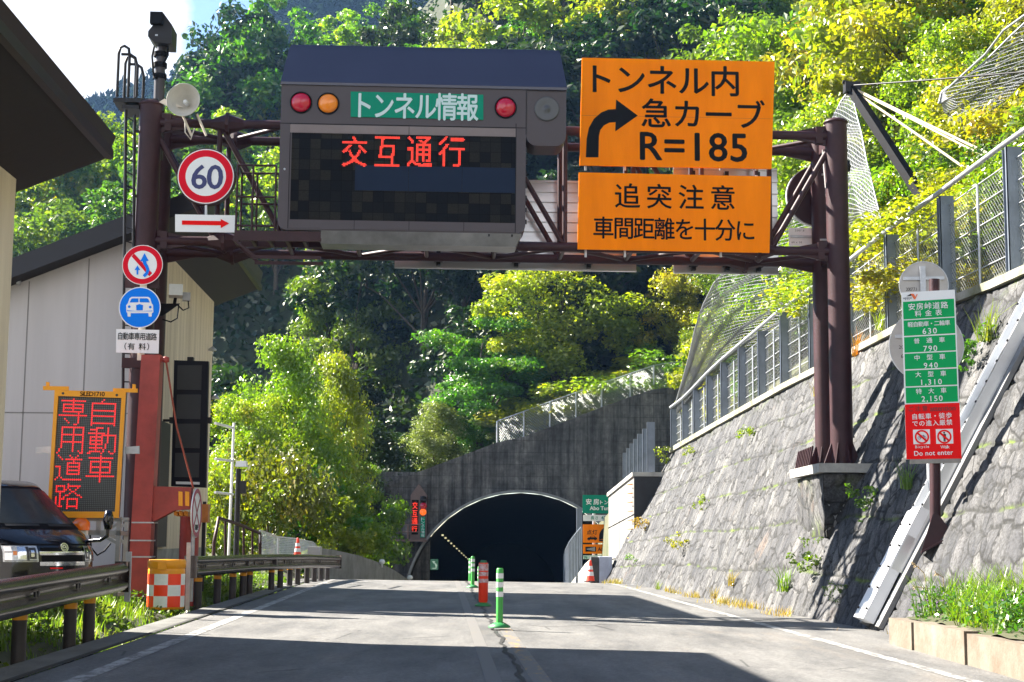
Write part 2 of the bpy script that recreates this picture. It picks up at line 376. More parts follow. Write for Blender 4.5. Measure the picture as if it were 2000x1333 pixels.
SOIL = pbr('soil', (.07, .062, .035), .95, 0, .5, .8, .4, 6, dirt=(.03, .045, .012))
FLOOR = pbr('forest_floor', (.022, .032, .010), .95, 0, .5, 1.5, .6, 3, dirt=(.010, .014, .005))
xs = np.concatenate([np.arange(-70, -12, 2.0), np.arange(-12, 14, .25), np.arange(14, 62, 1.5)]); ys = np.concatenate([np.arange(-60, 4, 4.0), np.arange(4, 72.2, .5)])
Xg, Yg = np.meshgrid(xs, ys, indexing='ij'); Zg = ground_z(Xg, Yg)
obj('ground', np_mesh('ground', np.stack([Xg, Yg, Zg], -1).reshape(-1, 3), grid_faces(len(xs), len(ys)), SOIL, True), kind='structure')
xs = np.arange(-110, 130, 1.6); ys = np.arange(72.9, 240, 1.6)
Xg, Yg = np.meshgrid(xs, ys, indexing='ij'); Zg = hill_z(Xg, Yg)
obj('hillside', np_mesh('hillside', np.stack([Xg, Yg, Zg], -1).reshape(-1, 3), grid_faces(len(xs), len(ys)), FLOOR, True), kind='structure')
# wide valley floor so that the ground reaches the horizon
obj('valley_floor', np_mesh('valley_floor', [(-1500, -1200, -6), (1500, -1200, -6), (1500, 1500, -6), (-1500, 1500, -6)], [(0, 1, 2, 3)], FLOOR), kind='structure')

# ---- far ridge, blue with distance
xs = np.arange(-300, 240, 7.0); ys = np.arange(330, 530, 8.0); Xg, Yg = np.meshgrid(xs, ys, indexing='ij')
def ridge2(X, Y):
    crest = np.interp(X, [-420, -200, -123, -100, -82, -65, -40, 60, 260], [85, 105, 122, 132, 143, 156, 176, 190, 190])
    return crest-np.abs(Y-430)*(.75)+10*(vnoise(X*.02, Y*.02, 5)-.5)
Zg = ridge2(Xg, Yg)
FARF = pbr('distant_forest', (.03, .05, .02), .95, 0, .45, .06, .6, .3)
obj('distant_hills', np_mesh('distant_hills', np.stack([Xg, Yg, Zg], -1).reshape(-1, 3), grid_faces(len(xs), len(ys)), FARF, True), kind='structure')

# ---- road
def asphalt():
    m = bpy.data.materials.new('asphalt'); m.use_nodes = True; t = m.node_tree; b = t.nodes['Principled BSDF']; L = t.links.new
    b.inputs['Roughness'].default_value = .72; b.inputs['Specular IOR Level'].default_value = .45
    g = N(t, 'ShaderNodeTexCoord')
    def noise(sc, det=5, st=(1, 1, 1), rough=.6):
        mp = N(t, 'ShaderNodeMapping'); mp.inputs[3].default_value = st; L(g.outputs['Object'], mp.inputs[0])
        n = N(t, 'ShaderNodeTexNoise'); n.inputs['Scale'].default_value = sc; n.inputs['Detail'].default_value = det; n.inputs['Roughness'].default_value = rough; L(mp.outputs[0], n.inputs['Vector']); return n.outputs[0]
    def ramp(x, a, b_, ca, cb):
        r = N(t, 'ShaderNodeValToRGB'); e = r.color_ramp.elements; e[0].position = a; e[1].position = b_; e[0].color = (*ca, 1); e[1].color = (*cb, 1); L(x, r.inputs[0]); return r.outputs[0]
    base = ramp(noise(.9, 8, (1.3, .3, 1), .7), .34, .66, (.075, .075, .076), (.20, .195, .185))
    dust = ramp(noise(.9, 6, (1, .25, 1), .7), .55, .75, (0, 0, 0), (1, 1, 1))
    m1 = N(t, 'ShaderNodeMixRGB'); m1.inputs[2].default_value = (.22, .185, .15, 1); L(base, m1.inputs[1])
    mm = N(t, 'ShaderNodeMath', operation='MULTIPLY'); mm.inputs[1].default_value = .6; L(dust, mm.inputs[0]); L(mm.outputs[0], m1.inputs[0])
    fine = ramp(noise(26, 6, (1, 1, 1), .8), .35, .7, (.5, .5, .5), (1.25, 1.25, 1.25))
    m2 = N(t, 'ShaderNodeMixRGB', blend_type='MULTIPLY'); m2.inputs[0].default_value = 1; L(m1.outputs[0], m2.inputs[1]); L(fine, m2.inputs[2])
    v = N(t, 'ShaderNodeTexVoronoi', feature='DISTANCE_TO_EDGE'); v.inputs['Scale'].default_value = .55
    wv = N(t, 'ShaderNodeMapping'); L(g.outputs['Object'], wv.inputs[0]); wn = N(t, 'ShaderNodeTexNoise'); wn.inputs['Scale'].default_value = 2.5; wn.inputs['Detail'].default_value = 6
    va = N(t, 'ShaderNodeMixRGB', blend_type='ADD'); va.inputs[0].default_value = .7; L(wv.outputs[0], va.inputs[1]); L(wn.outputs['Color'], va.inputs[2]); L(va.outputs[0], v.inputs['Vector'])
    crk = ramp(v.outputs[0], .004, .012, (.3, .3, .3), (1, 1, 1)); patch = ramp(noise(.35, 3), .56, .6, (1, 1, 1), (0, 0, 0))
    m3 = N(t, 'ShaderNodeMixRGB', blend_type='MULTIPLY'); L(m2.outputs[0], m3.inputs[1]); mxk = N(t, 'ShaderNodeMixRGB', blend_type='LIGHTEN'); mxk.inputs[0].default_value = 1; L(crk, mxk.inputs[1]); L(patch, mxk.inputs[2]); L(mxk.outputs[0], m3.inputs[2]); m3.inputs[0].default_value = .8
    L(m3.outputs[0], b.inputs['Base Color'])
    bm = N(t, 'ShaderNodeBump'); bm.inputs['Strength'].default_value = .5; bm.inputs['Distance'].default_value = .01; L(noise(90, 4), bm.inputs['Height']); L(bm.outputs[0], b.inputs['Normal'])
    return m
ASPH = asphalt()
def strip(name, ys, x0f, x1f, dz, mat, nx=2, kind='structure', crown=True):
    ys = np.asarray(ys); t = np.linspace(0, 1, nx)
    a = x0f(ys); b = x1f(ys); X = a[:, None]*(1-t)+b[:, None]*t; Y = np.repeat(ys[:, None], nx, 1)
    Z = roadz(Y)+dz-(.007*(X-roadx(Y)) if crown else 0)
    F = grid_faces(len(ys), nx)[:, ::-1]
    return obj(name, np_mesh(name, np.stack([X, Y, Z], -1).reshape(-1, 3), F, mat), kind=kind)
YS = np.concatenate([np.arange(-30, 72, .5), np.arange(72, 150, 1.0)])
RE = lambda Y: np.where(Y < 44, np.minimum(footx(Y)+.1, roadx(Y)+5.6), roadx(Y)+np.interp(Y, [44, 52], [4.6, 4.2]))
strip('road', YS, lambda Y: roadx(Y)-4.30, RE, 0, ASPH, 24)
def paint(name, col, wear):
    m = bpy.data.materials.new(name); m.use_nodes = True; t = m.node_tree; b = t.nodes['Principled BSDF']; b.inputs['Roughness'].default_value = .65
    g = N(t, 'ShaderNodeTexCoord'); mp_ = N(t, 'ShaderNodeMapping'); mp_.inputs[3].default_value = (1.5, .5, 1); t.links.new(g.outputs['Object'], mp_.inputs[0])
    n = N(t, 'ShaderNodeTexNoise'); n.inputs['Scale'].default_value = 5; n.inputs['Detail'].default_value = 8; n.inputs['Roughness'].default_value = .75; t.links.new(mp_.outputs[0], n.inputs['Vector'])
    r = N(t, 'ShaderNodeValToRGB'); e = r.color_ramp.elements; e[0].position = wear; e[1].position = wear+.12; e[0].color = (.13, .125, .12, 1); e[1].color = (*col, 1)
    t.links.new(n.outputs[0], r.inputs[0]); t.links.new(r.outputs[0], b.inputs['Base Color']); return m
LW = paint('line_paint', (.34, .34, .33), .44); LY = paint('yellow_line_paint', (.34, .2, .06), .52)
strip('edge_line', np.arange(2, 71, .5), lambda Y: roadx(Y)-3.90, lambda Y: roadx(Y)-3.74, .004, LW)
strip('edge_line', np.arange(2, 71, .5), lambda Y: roadx(Y)+4.05, lambda Y: roadx(Y)+4.20, .004, LW)
wob = lambda Y: .02*np.sin(Y*1.7)+.016*np.sin(Y*4.3)+.01*np.sin(Y*9.1)
strip('centre_line', np.arange(2, 71, .5), lambda Y: roadx(Y)+.05, lambda Y: roadx(Y)+.22, .004, LY)
strip('centre_line', np.arange(2, 71, .5), lambda Y: roadx(Y)-.36, lambda Y: roadx(Y)-.22, .004, paint('faded_yellow_paint', (.22, .16, .09), .6))
strip('road_crack', np.arange(2, 60, .1), lambda Y: roadx(Y)-.03+wob(Y)-.012-.006*np.sin(Y*3.1), lambda Y: roadx(Y)-.005+wob(Y)+.010+.01*np.sin(Y*2.3), .007, pbr('tar', (.018, .018, .018), .7, 0, .3, 9))
# gutter strip, left
GUT = pbr('gutter_concrete', (.13, .13, .12), .9, 0, .45, 2.5, .3, 30, stretch=(1, .4, 1))
strip('gutter', np.arange(-10, 60, .5), lambda Y: roadx(Y)-4.72, lambda Y: roadx(Y)-4.29, .012, GUT, 3)
strip('gutter_joint', np.arange(-10, 60, .5), lambda Y: roadx(Y)-4.36, lambda Y: roadx(Y)-4.30, .018, pbr('gutter_shadow_gap', (.03, .03, .028), .9, 0, .4, 6))

# ---- stone retaining wall
def worley(U, V, su, sv, seed, shear=0):
    """jittered-grid Voronoi: distance to the border and id"""
    u = (U+shear*V)/su; v = V/sv; ui = np.floor(u).astype(int); vi = np.floor(v).astype(int)
    h = lambda a, b, k: np.modf(np.abs(np.sin(a*127.1+b*311.7+k*74.7+seed*13.7)*43758.5453))[0]
    d1 = np.full(u.shape, 9.); d2 = np.full(u.shape, 9.); idv = np.zeros(u.shape)
    for i in (-1, 0, 1):
        for j in (-1, 0, 1):
            a = ui+i; b = vi+j; cx = a+.5+.85*(h(a, b, 1)-.5); cy = b+.5+.85*(h(a, b, 2)-.5)
            d = np.maximum(np.abs(u-cx), np.abs(v-cy))*.6+.4*np.hypot(u-cx, v-cy); n = d < d1; d2 = np.where(n, d1, np.minimum(d2, d)); idv = np.where(n, h(a, b, 3), idv); d1 = np.where(n, d, d1)
    return d2-d1, idv
def stone_mat():
    m = bpy.data.materials.new('stone_wall'); m.use_nodes = True; t = m.node_tree; b = t.nodes['Principled BSDF']; L = t.links.new; b.inputs['Roughness'].default_value = .9
    at = N(t, 'ShaderNodeAttribute'); at.attribute_name = 'stone'; sp = N(t, 'ShaderNodeSeparateColor'); L(at.outputs['Color'], sp.inputs[0])
    g = N(t, 'ShaderNodeTexCoord')
    def noise(sc, det=6, r=.6):
        n = N(t, 'ShaderNodeTexNoise'); n.inputs['Scale'].default_value = sc; n.inputs['Detail'].default_value = det; n.inputs['Roughness'].default_value = r; L(g.outputs['Object'], n.inputs['Vector']); return n.outputs[0]
    def ramp(x, a, b_, ca, cb):
        r = N(t, 'ShaderNodeValToRGB'); e = r.color_ramp.elements; e[0].position = a; e[1].position = b_; e[0].color = (*ca, 1); e[1].color = (*cb, 1); L(x, r.inputs[0]); return r.outputs[0]
    def mix(f, a, b_, typ='MIX'):
        x = N(t, 'ShaderNodeMixRGB', blend_type=typ)
        for k, q in ((0, f), (1, a), (2, b_)):
            if hasattr(q, 'links'): L(q, x.inputs[k])
            else: x.inputs[k].default_value = q
        return x.outputs[0]
    c = ramp(sp.outputs[0], 0, 1, (.036, .038, .042), (.094, .093, .095))
    c = mix(1.0, c, ramp(noise(1.1, 7), .3, .7, (.72, .72, .76), (1.3, 1.28, 1.25)), 'MULTIPLY')
    c = mix(1.0, c, ramp(noise(28, 4), .3, .7, (.42, .42, .42), (1.5, 1.5, 1.5)), 'MULTIPLY')
    c = mix(ramp(noise(.7, 6, .7), .6, .74, (0, 0, 0), (.7, .7, .7)), c, (.13, .085, .06, 1))      # rusty brown wash
    c = mix(ramp(sp.outputs[1], .1, .75, (0, 0, 0), (.95, .95, .95)), c, (.018, .018, .017, 1))   # dark joints
    mo = N(t, 'ShaderNodeMath', operation='MULTIPLY'); L(sp.outputs[2], mo.inputs[0]); L(ramp(noise(1.3, 5, .6), .5, .62, (0, 0, 0), (1, 1, 1)), mo.inputs[1])
    c = mix(mo.outputs[0], c, (.10, .15, .012, 1))                                               # moss on the ledges
    # thin dark joints between the fitted stones, running up the slope and broken by chisel cracks
    sx = N(t, 'ShaderNodeSeparateXYZ'); L(g.outputs['Object'], sx.inputs[0]); wn = N(t, 'ShaderNodeTexNoise'); wn.inputs['Scale'].default_value = 2.6; wn.inputs['Detail'].default_value = 4; L(g.outputs['Object'], wn.inputs['Vector'])
    def mt(op, a, b_=0.0, c_=0.0):
        n = N(t, 'ShaderNodeMath', operation=op)
        for i, q in enumerate((a, b_, c_)):
            if hasattr(q, 'links'): L(q, n.inputs[i])
            else: n.inputs[i].default_value = q
        return n.outputs[0]
    for su_, sv_, sh_, w_, gate in ((.46, .58, .55, .030, .30), (.20, .50, .9, .030, .52)):
        u = mt('MULTIPLY', mt('ADD', mt('MULTIPLY_ADD', sx.outputs[2], -sh_, sx.outputs[1]), mt('MULTIPLY', wn.outputs[0], .22)), 1/su_); v_ = mt('MULTIPLY', mt('ADD', sx.outputs[2], mt('MULTIPLY', wn.outputs[0], .16)), 1/sv_)
        cb = N(t, 'ShaderNodeCombineXYZ'); L(u, cb.inputs[0]); L(v_, cb.inputs[1]); vo = N(t, 'ShaderNodeTexVoronoi', feature='DISTANCE_TO_EDGE', voronoi_dimensions='2D'); vo.inputs['Scale'].default_value = 1; vo.inputs['Randomness'].default_value = .75; L(cb.outputs[0], vo.inputs['Vector'])
        cell = N(t, 'ShaderNodeTexVoronoi', voronoi_dimensions='2D'); cell.inputs['Scale'].default_value = 1; cell.inputs['Randomness'].default_value = .75; L(cb.outputs[0], cell.inputs['Vector']); sc_ = N(t, 'ShaderNodeSeparateColor'); L(cell.outputs['Color'], sc_.inputs[0])
        c = mix(1.0, c, ramp(sc_.outputs[0], 0, 1, (.72, .73, .76), (1.25, 1.24, 1.2)), 'MULTIPLY')
        c = mix(mt('MULTIPLY', ramp(vo.outputs['Distance'], w_*.5, w_*1.8, (.95, .95, .95), (0, 0, 0)), ramp(noise(1.7, 3), gate, gate+.1, (0, 0, 0), (1, 1, 1))), c, (.010, .010, .010, 1))
    L(c, b.inputs['Base Color'])
    bm = N(t, 'ShaderNodeBump'); bm.inputs['Strength'].default_value = .6; bm.inputs['Distance'].default_value = .035; mq = N(t, 'ShaderNodeMapping'); mq.inputs[2].default_value = (R_(25), R_(20), 0); mq.inputs[3].default_value = (1, 1.6, .55); L(g.outputs['Object'], mq.inputs[0]); nq = N(t, 'ShaderNodeTexNoise'); nq.inputs['Scale'].default_value = 9; nq.inputs['Detail'].default_value = 9; nq.inputs['Roughness'].default_value = .72; L(mq.outputs[0], nq.inputs['Vector']); L(nq.outputs[0], bm.inputs['Height']); L(bm.outputs[0], b.inputs['Normal'])
    return m
STONE = stone_mat()
def stone_sheet(name, P, uu, vv, seed, disp=.05, ledge=1.12, su=.55, sv=.42, shear=-.35, nrm=None):
    """P(u, v) -> xyz arrays; u along, v up the slope"""
    U, V = np.meshgrid(uu, vv, indexing='ij')
    Uw = U+.12*(vnoise(U*2.1, V*2.1, seed)-.5); Vw = V+.10*(vnoise(U*1.7, V*1.7, seed+1)-.5)
    e, idv = worley(Uw, Vw, su, sv, seed, shear); e2, id2 = worley(Uw, Vw, su*.45, sv*.6, seed+5, shear)
    j = np.exp(-(e/.085)**2)*(.35+.65*(vnoise(U*1.3, V*1.1, seed+7) > .25))+.7*np.exp(-(e2/.08)**2)*(vnoise(U*.9, V*.9, seed+9) > .5)
    lv = Vw+.05*np.sin(U*.6); fl = np.abs((lv/ledge) % 1-.5); lg = np.exp(-((fl-.5)/.025)**2)
    h = disp*(.75*(idv-.5)-1.1*np.exp(-(e/.06)**2)+.3*(id2-.5)*(vnoise(U*.9, V*.9, seed+9) > .5)+.45*(vnoise(U*7, V*5, seed+2)-.5)+.35*(vnoise(U*1.2, V*.8, seed+3)-.5)-.8*lg)
    X, Y, Z = P(U, V); n = nrm
    X = X+n[0]*h; Y = Y+n[1]*h; Z = Z+n[2]*h
    me = np_mesh(name, np.stack([X, Y, Z], -1).reshape(-1, 3), grid_faces(len(uu), len(vv)), STONE, True)
    a = me.attributes.new('stone', 'FLOAT_COLOR', 'POINT'); colr = np.ones((U.size, 4), np.float32)
    colr[:, 0] = (.6*idv+.4*id2).ravel(); colr[:, 1] = np.clip(np.maximum(j*.8, lg), 0, 1).ravel(); colr[:, 2] = np.clip(lg+.25*np.exp(-((V-V.max())/.25)**2), 0, 1).ravel()
    a.data.foreach_set('color', colr.ravel()); return me
W_Y0, W_Y1 = 7.0, 49.0
def wallP(U, V):
    k = V/math.hypot(1, BAT); zt = wtopz(U); z0 = roadz(U)-.25; f = V/6.55
    Z = z0+(zt-z0)*f; return footx(U)+BAT*(Z-roadz(U)*0), U, Z
WN = np.array([-.88, -.076, .47])
wroot = thing('stone_retaining_wall', 'long grey battered stone retaining wall with mossy courses beside the road', 'wall', loc=(0, 0, 0))
me = stone_sheet('stone_face', wallP, np.arange(W_Y0, W_Y1+.01, .04), np.linspace(0, 6.55, 180), 1, .034, 1.09, su=.36, sv=.62, shear=-.55, nrm=WN)
obj('stone_face', me, wroot)
mb = MB(); yy = np.arange(W_Y0, W_Y1+.1, 2.0)
for a, b in zip(yy[:-1], yy[1:]):
    q = []
    for Y in (a, b):
        x = float(wtopx(Y)); z = float(wtopz(Y)); q.append([(x-.10, Y, z-.02), (x+.42, Y, z-.02), (x+.42, Y, z+.12), (x-.10, Y, z+.12)])
    mb.hexa(q[0], q[1])
mb.build('coping', pbr('mossy_concrete', (.27, .26, .23), .9, 0, .5, 1.5, .4, 18, dirt=(.1, .1, .03)), wroot)
# solid end of the wall at its far end
mb = MB(); z0 = -.5; zt = float(wtopz(49)); mb.add([(float(footx(49))-.05, 49.02, z0), (float(wtopx(49)), 49.02, zt), (float(wtopx(49))+1, 49.02, zt), (float(wtopx(49))+1, 49.02, z0)], [(0, 1, 2, 3)]); mb.build('wall_end', CONCD, wroot)

# stone pedestal carrying the right gantry posts
px0, px1, pyn, pyf, pzb, pzt = 5.48, 8.2, 27.0, 29.6, 1.3, 2.42
ped = thing('stone_pedestal', 'stone block pedestal with concrete cap jutting from the sloped wall under gantry posts', 'pedestal', loc=(px0, pyn, pzb))
obj('stone_side', stone_sheet('pedestal_side', lambda U, V: (px0-px0+0*U, U, V), np.arange(0, pyf-pyn+.01, .05), np.arange(0, pzt-pzb+.01, .05), 11, .04, 9, .5, .55, 0, np.array([-1, 0, 0])), ped)
obj('stone_front', stone_sheet('pedestal_front', lambda U, V: (U, 0*U, V), np.arange(0, px1-px0, .05), np.arange(0, pzt-pzb+.01, .05), 12, .05, 9, .55, .5, 0, np.array([0, -1, 0])), ped)
mb = MB().box(.06, px1-px0, .06, pyf-pyn, 0, pzt-pzb-.01); mb.build('core', CONCD, ped)
MB().box(-.10, px1-px0, -.12, pyf-pyn+.1, pzt-pzb, pzt-pzb+.16).build('cap', CONC, ped)

# ---- tunnel portal
def portal_mat():
    m = bpy.data.materials.new('portal_concrete'); m.use_nodes = True; t = m.node_tree; b = t.nodes['Principled BSDF']; L = t.links.new; b.inputs['Roughness'].default_value = .9
    g = N(t, 'ShaderNodeTexCoord'); mp_ = N(t, 'ShaderNodeMapping'); mp_.inputs[2].default_value = (R_(90), 0, 0); L(g.outputs['Object'], mp_.inputs[0])
    br = N(t, 'ShaderNodeTexBrick', offset=0.0); br.inputs['Scale'].default_value = 1; br.inputs['Brick Width'].default_value = .62; br.inputs['Row Height'].default_value = .56; br.inputs['Mortar Size'].default_value = .012
    br.inputs['Color1'].default_value = (.105, .105, .108, 1); br.inputs['Color2'].default_value = (.08, .08, .084, 1); br.inputs['Mortar'].default_value = (.05, .05, .052, 1); br.inputs['Mortar Smooth'].default_value = .3
    L(mp_.outputs[0], br.inputs['Vector'])
    def noise(sc, st, det=7, r=.7):
        q = N(t, 'ShaderNodeMapping'); q.inputs[3].default_value = st; L(g.outputs['Object'], q.inputs[0])
        n = N(t, 'ShaderNodeTexNoise'); n.inputs['Scale'].default_value = sc; n.inputs['Detail'].default_value = det; n.inputs['Roughness'].default_value = r; L(q.outputs[0], n.inputs['Vector']); return n.outputs[0]
    def ramp(x, a, b_, ca, cb):
        r = N(t, 'ShaderNodeValToRGB'); e = r.color_ramp.elements; e[0].position = a; e[1].position = b_; e[0].color = (*ca, 1); e[1].color = (*cb, 1); L(x, r.inputs[0]); return r.outputs[0]
    c = br.outputs[0]
    for src, lo_, hi in ((ramp(noise(1.6, (2.2, 1, .16)), .36, .66, (.36, .36, .4), (1.8, 1.75, 1.7)), 0, 0), (ramp(noise(5, (1, 1, .8)), .3, .7, (.6, .6, .6), (1.35, 1.35, 1.35)), 0, 0), (ramp(noise(.5, (1, 1, 1)), .4, .62, (.5, .5, .52), (1.1, 1.1, 1.1)), 0, 0)):
        x = N(t, 'ShaderNodeMixRGB', blend_type='MULTIPLY'); x.inputs[0].default_value = 1; L(c, x.inputs[1]); L(src, x.inputs[2]); c = x.outputs[0]
    L(c, b.inputs['Base Color'])
    bm = N(t, 'ShaderNodeBump'); bm.inputs['Strength'].default_value = .5; bm.inputs['Distance'].default_value = .05; L(br.outputs['Fac'], bm.inputs['Height']); bm.invert = True; L(bm.outputs[0], b.inputs['Normal']); return m
PORT = portal_mat()
TCX, TCZ, TR = pw(1016, 1188)[0], pw(1016, 1188)[1], 222/3000*PY
ptroot = thing('tunnel_portal', 'dark stained concrete tunnel portal wall with slanting top and arched mouth', 'tunnel portal', loc=(TCX, PY, -3.2))
def portal_face():
    """wall with a round-headed hole, as a strip from the arch out to the outline; local to ptroot"""
    ox, oz = TCX, -3.2; mb = MB(); zb = -3.6
    xl = pw(752, 949)[0]; xr = 12.0
    A = []; n = 60
    ang = [math.pi*(1.08)-math.pi*1.16*i/n for i in range(n+1)]
    for a in ang: A.append((TCX+TR*math.cos(a), TCZ+TR*math.sin(a)))
    top = [(xl, pw(752, 949)[1])]+ptop[1:]+[(xr, 8.0)]
    def topz(x): return float(np.interp(x, [p[0] for p in top], [p[1] for p in top]))
    O = []
    for a, (x, z) in zip(ang, A):
        if x <= TCX-TR*.98 or math.cos(a) < -.985: O.append((xl, z))
        else:
            O.append((x, topz(x)))
    # columns of quads above the arch, plus side panels
    V = []; F = []
    for i in range(n):
        (x0, z0), (x1, z1) = A[i], A[i+1]
        if x1 <= x0+1e-6: continue
        V = [(x0-ox, 0, z0-oz), (x1-ox, 0, z1-oz), (x1-ox, 0, topz(x1)-oz), (x0-ox, 0, topz(x0)-oz)]; mb.add(V, [(0, 1, 2, 3)])
    lx = min(p[0] for p in A); rx = max(p[0] for p in A)
    # side walls with the arch's lower curve
    L_ = [p for p in A if p[1] <= TCZ+1e-6 and p[0] < TCX]; R2 = [p for p in A if p[1] <= TCZ+1e-6 and p[0] > TCX]
    mb.add([(xl-ox, 0, zb-oz), (lx-ox, 0, zb-oz), (lx-ox, 0, topz(lx)-oz), (xl-ox, 0, topz(xl)-oz)], [(0, 1, 2, 3)])
    seg = [rx]+[p[0] for p in top if p[0] > rx+.05]
    for a, b in zip(seg[:-1], seg[1:]): mb.add([(a-ox, 0, zb-oz), (b-ox, 0, zb-oz), (b-ox, 0, topz(b)-oz), (a-ox, 0, topz(a)-oz)], [(0, 1, 2, 3)])
    # coping edge
    for (a, za), (b, zb_) in zip(top[:-1], top[1:]): mb.hexa([(a-ox, -.04, za-oz-.12), (a-ox, 1.2, za-oz-.12), (a-ox, 1.2, za-oz+.06), (a-ox, -.04, za-oz+.06)], [(b-ox, -.04, zb_-oz-.12), (b-ox, 1.2, zb_-oz-.12), (b-ox, 1.2, zb_-oz+.06), (b-ox, -.04, zb_-oz+.06)])
    # left return of the wall
    z1 = top[0][1]; mb.add([(xl-ox, 0, zb-oz), (xl-ox, 3, zb-oz), (xl-ox, 3, z1-oz), (xl-ox, 0, z1-oz)], [(0, 1, 2, 3)])
    return mb
portal_face().build('wall_face', PORT, ptroot)
# lower-left wing set back
a = pw(728, 922, 73.4); mb = MB(); mb.box(a[0]-TCX-3, pw(842, 921, 73.4)[0]-TCX, 1.2, 1.9, -.6, a[1]+3.2); mb.build('wing_wall', PORT, ptroot)
# arch ring and the tube behind it
mb = MB(); n = 64
pr = []
for i in range(n+1):
    a = math.pi*1.08-math.pi*1.16*i/n; c, s_ = math.cos(a), math.sin(a)
    pr.append([((TR-.02)*c, -.45, (TR-.02)*s_+TCZ+3.2), ((TR+.09)*c, -.45, (TR+.09)*s_+TCZ+3.2), ((TR+.09)*c, .1, (TR+.09)*s_+TCZ+3.2), ((TR-.02)*c, .1, (TR-.02)*s_+TCZ+3.2)])
for a, b in zip(pr[:-1], pr[1:]): mb.hexa(a, b)
mb.build('arch_ring', pbr('pale_concrete', (.22, .23, .25), .85, 0, .3, 2, .2, 20), ptroot)
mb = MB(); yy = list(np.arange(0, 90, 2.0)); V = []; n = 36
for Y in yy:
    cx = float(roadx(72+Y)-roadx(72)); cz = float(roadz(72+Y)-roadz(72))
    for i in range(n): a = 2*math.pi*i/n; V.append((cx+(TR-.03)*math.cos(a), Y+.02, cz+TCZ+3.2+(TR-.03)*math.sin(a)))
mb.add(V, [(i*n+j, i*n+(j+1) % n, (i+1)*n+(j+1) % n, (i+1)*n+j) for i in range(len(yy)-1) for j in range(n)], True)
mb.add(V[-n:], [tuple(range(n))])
mb.build('tunnel_lining', pbr('dark_lining', (.012, .012, .013), .8, 0, .3, .5), ptroot)  # lining is near black all over
# row of lamps along the left of the vault
for i in range(15):
    Y = 75.5+i*4.2*(1+i*.07); lamp = MB().box(-.05, .05, -.07, .07, -.04, .04)
    lamp.build('tunnel_lamp', emit('tunnel_lamp', (1, .92, .5), .14), ptroot).location = (float(roadx(Y)-roadx(72))-3.75, Y-72, float(roadz(Y)-roadz(72))+TCZ+3.2+3.42)
es = MB().box(-.2, .2, 0, .08, -.26, .26); e_ = es.build('exit_sign', emit('exit_green', (.05, .16, .1), .12), ptroot); e_.location = atY(848, 1103, 76)-Vector((TCX, PY, -3.2))
mb = MB().prism([(x*.55, z*.55) for x, z in [(-.18, -.3), (.12, -.3), (.2, .05), (-.05, .1), (-.2, .3), (.1, .3), (.02, .18), (.28, -.05), (.18, -.38), (-.18, -.38)]], -.03, -.01); q_ = mb.build('exit_pictogram', emit('exit_white', (.6, .8, .65), .10), ptroot); q_.location = e_.location

# ---- portal-top fence
def chain_panel(P, nu, nv, r, step, mat, name, parent, kind=None):
    """P(u, v) on [0,nu]x[0,nv] metres; two families of diagonal wires"""
    mb = MB(); k = int((nu+nv)/step)
    for i in range(k+1):
        c = i*step
        for sgn in (1, -1):
            pts = []
            # line u = c - v  (sgn 1)  or  u = (c - nv) + v
            v0 = max(0, c-nu) if sgn == 1 else max(0, -(c-nv)); v1 = min(nv, c) if sgn == 1 else min(nv, nu-(c-nv))
            if v1-v0 < .02: continue
            f = (lambda v: c-v) if sgn == 1 else (lambda v: c-nv+v)
            mb.tube([P(f(v0), v0), P(f(v1), v1)], r, 3, False, False)
    return mb.build(name, mat, parent, kind=kind)
pf = [(971, 823, 867), (1023, 804, 856), (1074, 785, 837), (1125, 767, 818), (1175, 749, 798), (1231, 730, 778), (1277, 714, 763), (1330, 706, 757)]
froot = thing('chain_link_fence', 'chain link fence with thin grey posts climbing the top of the tunnel portal', 'fence', loc=atY(971, 867, PY+.6))
o0 = froot.location
for px, yt, yb in pf:
    b = atY(px, yb, PY+.6)-o0; t_ = atY(px, yt, PY+.6)-o0
    MB().tube([b-Vector((0, 0, .1)), t_], .045, 8).build('post', GALV, froot)
for (a, at, ab), (b, bt, bb) in zip(pf[:-1], pf[1:]):
    A0 = atY(a, ab, PY+.6)-o0; A1 = atY(a, at, PY+.6)-o0; B0 = atY(b, bb, PY+.6)-o0; B1 = atY(b, bt, PY+.6)-o0; w_ = (B0-A0).length; h_ = (A1-A0).length
    chain_panel(lambda u, v: (A0.lerp(B0, u/w_)).lerp(A1.lerp(B1, u/w_), v/h_), w_, h_, .006, .13, WIRE, 'wire_mesh', froot)
    MB().tube([A1, B1], .025, 6).build('top_rail', GALV, froot)
# ================================================================== GANTRY
GYAW = R_(2.6); g0 = atY(283, 1000, 27.5); G = Fr((g0.x, g0.y, .1), GYAW)
gan = thing('road_gantry', 'dark brown steel box truss gantry spanning the road on tubular posts', 'gantry', G)
BD = 1.2                                     # depth of the box truss
def gp(px, py, off=0.0): return G.loc(px, py, off)
uL = gp(284, 500).x; uR = gp(1637, 500).x; zt1 = gp(900, 252).z; zb1 = gp(900, 480).z
zPedTop = pzt+.16-G.o.z
def post(u, v, z0, z1, r):
    mb = MB().tube([(u, v, z0), (u, v, z1-.02)], r, 24); mb.lathe([(0, 0), (r*1.1, 0), (r*1.1, .03), (r*.9, .07), (0, .09)], 24, (u, v, z1-.02))
    return mb.build('post', BROWN, gan)
zLt = gp(284, 205).z; zRt = gp(1637, 240).z
post(uL, 0, -.4, zLt, .205); post(uL, BD, -.4, zLt-.05, .19)
post(uR, 0, zPedTop, zRt, .205); post(uR, BD, zPedTop, zRt-.02, .19)
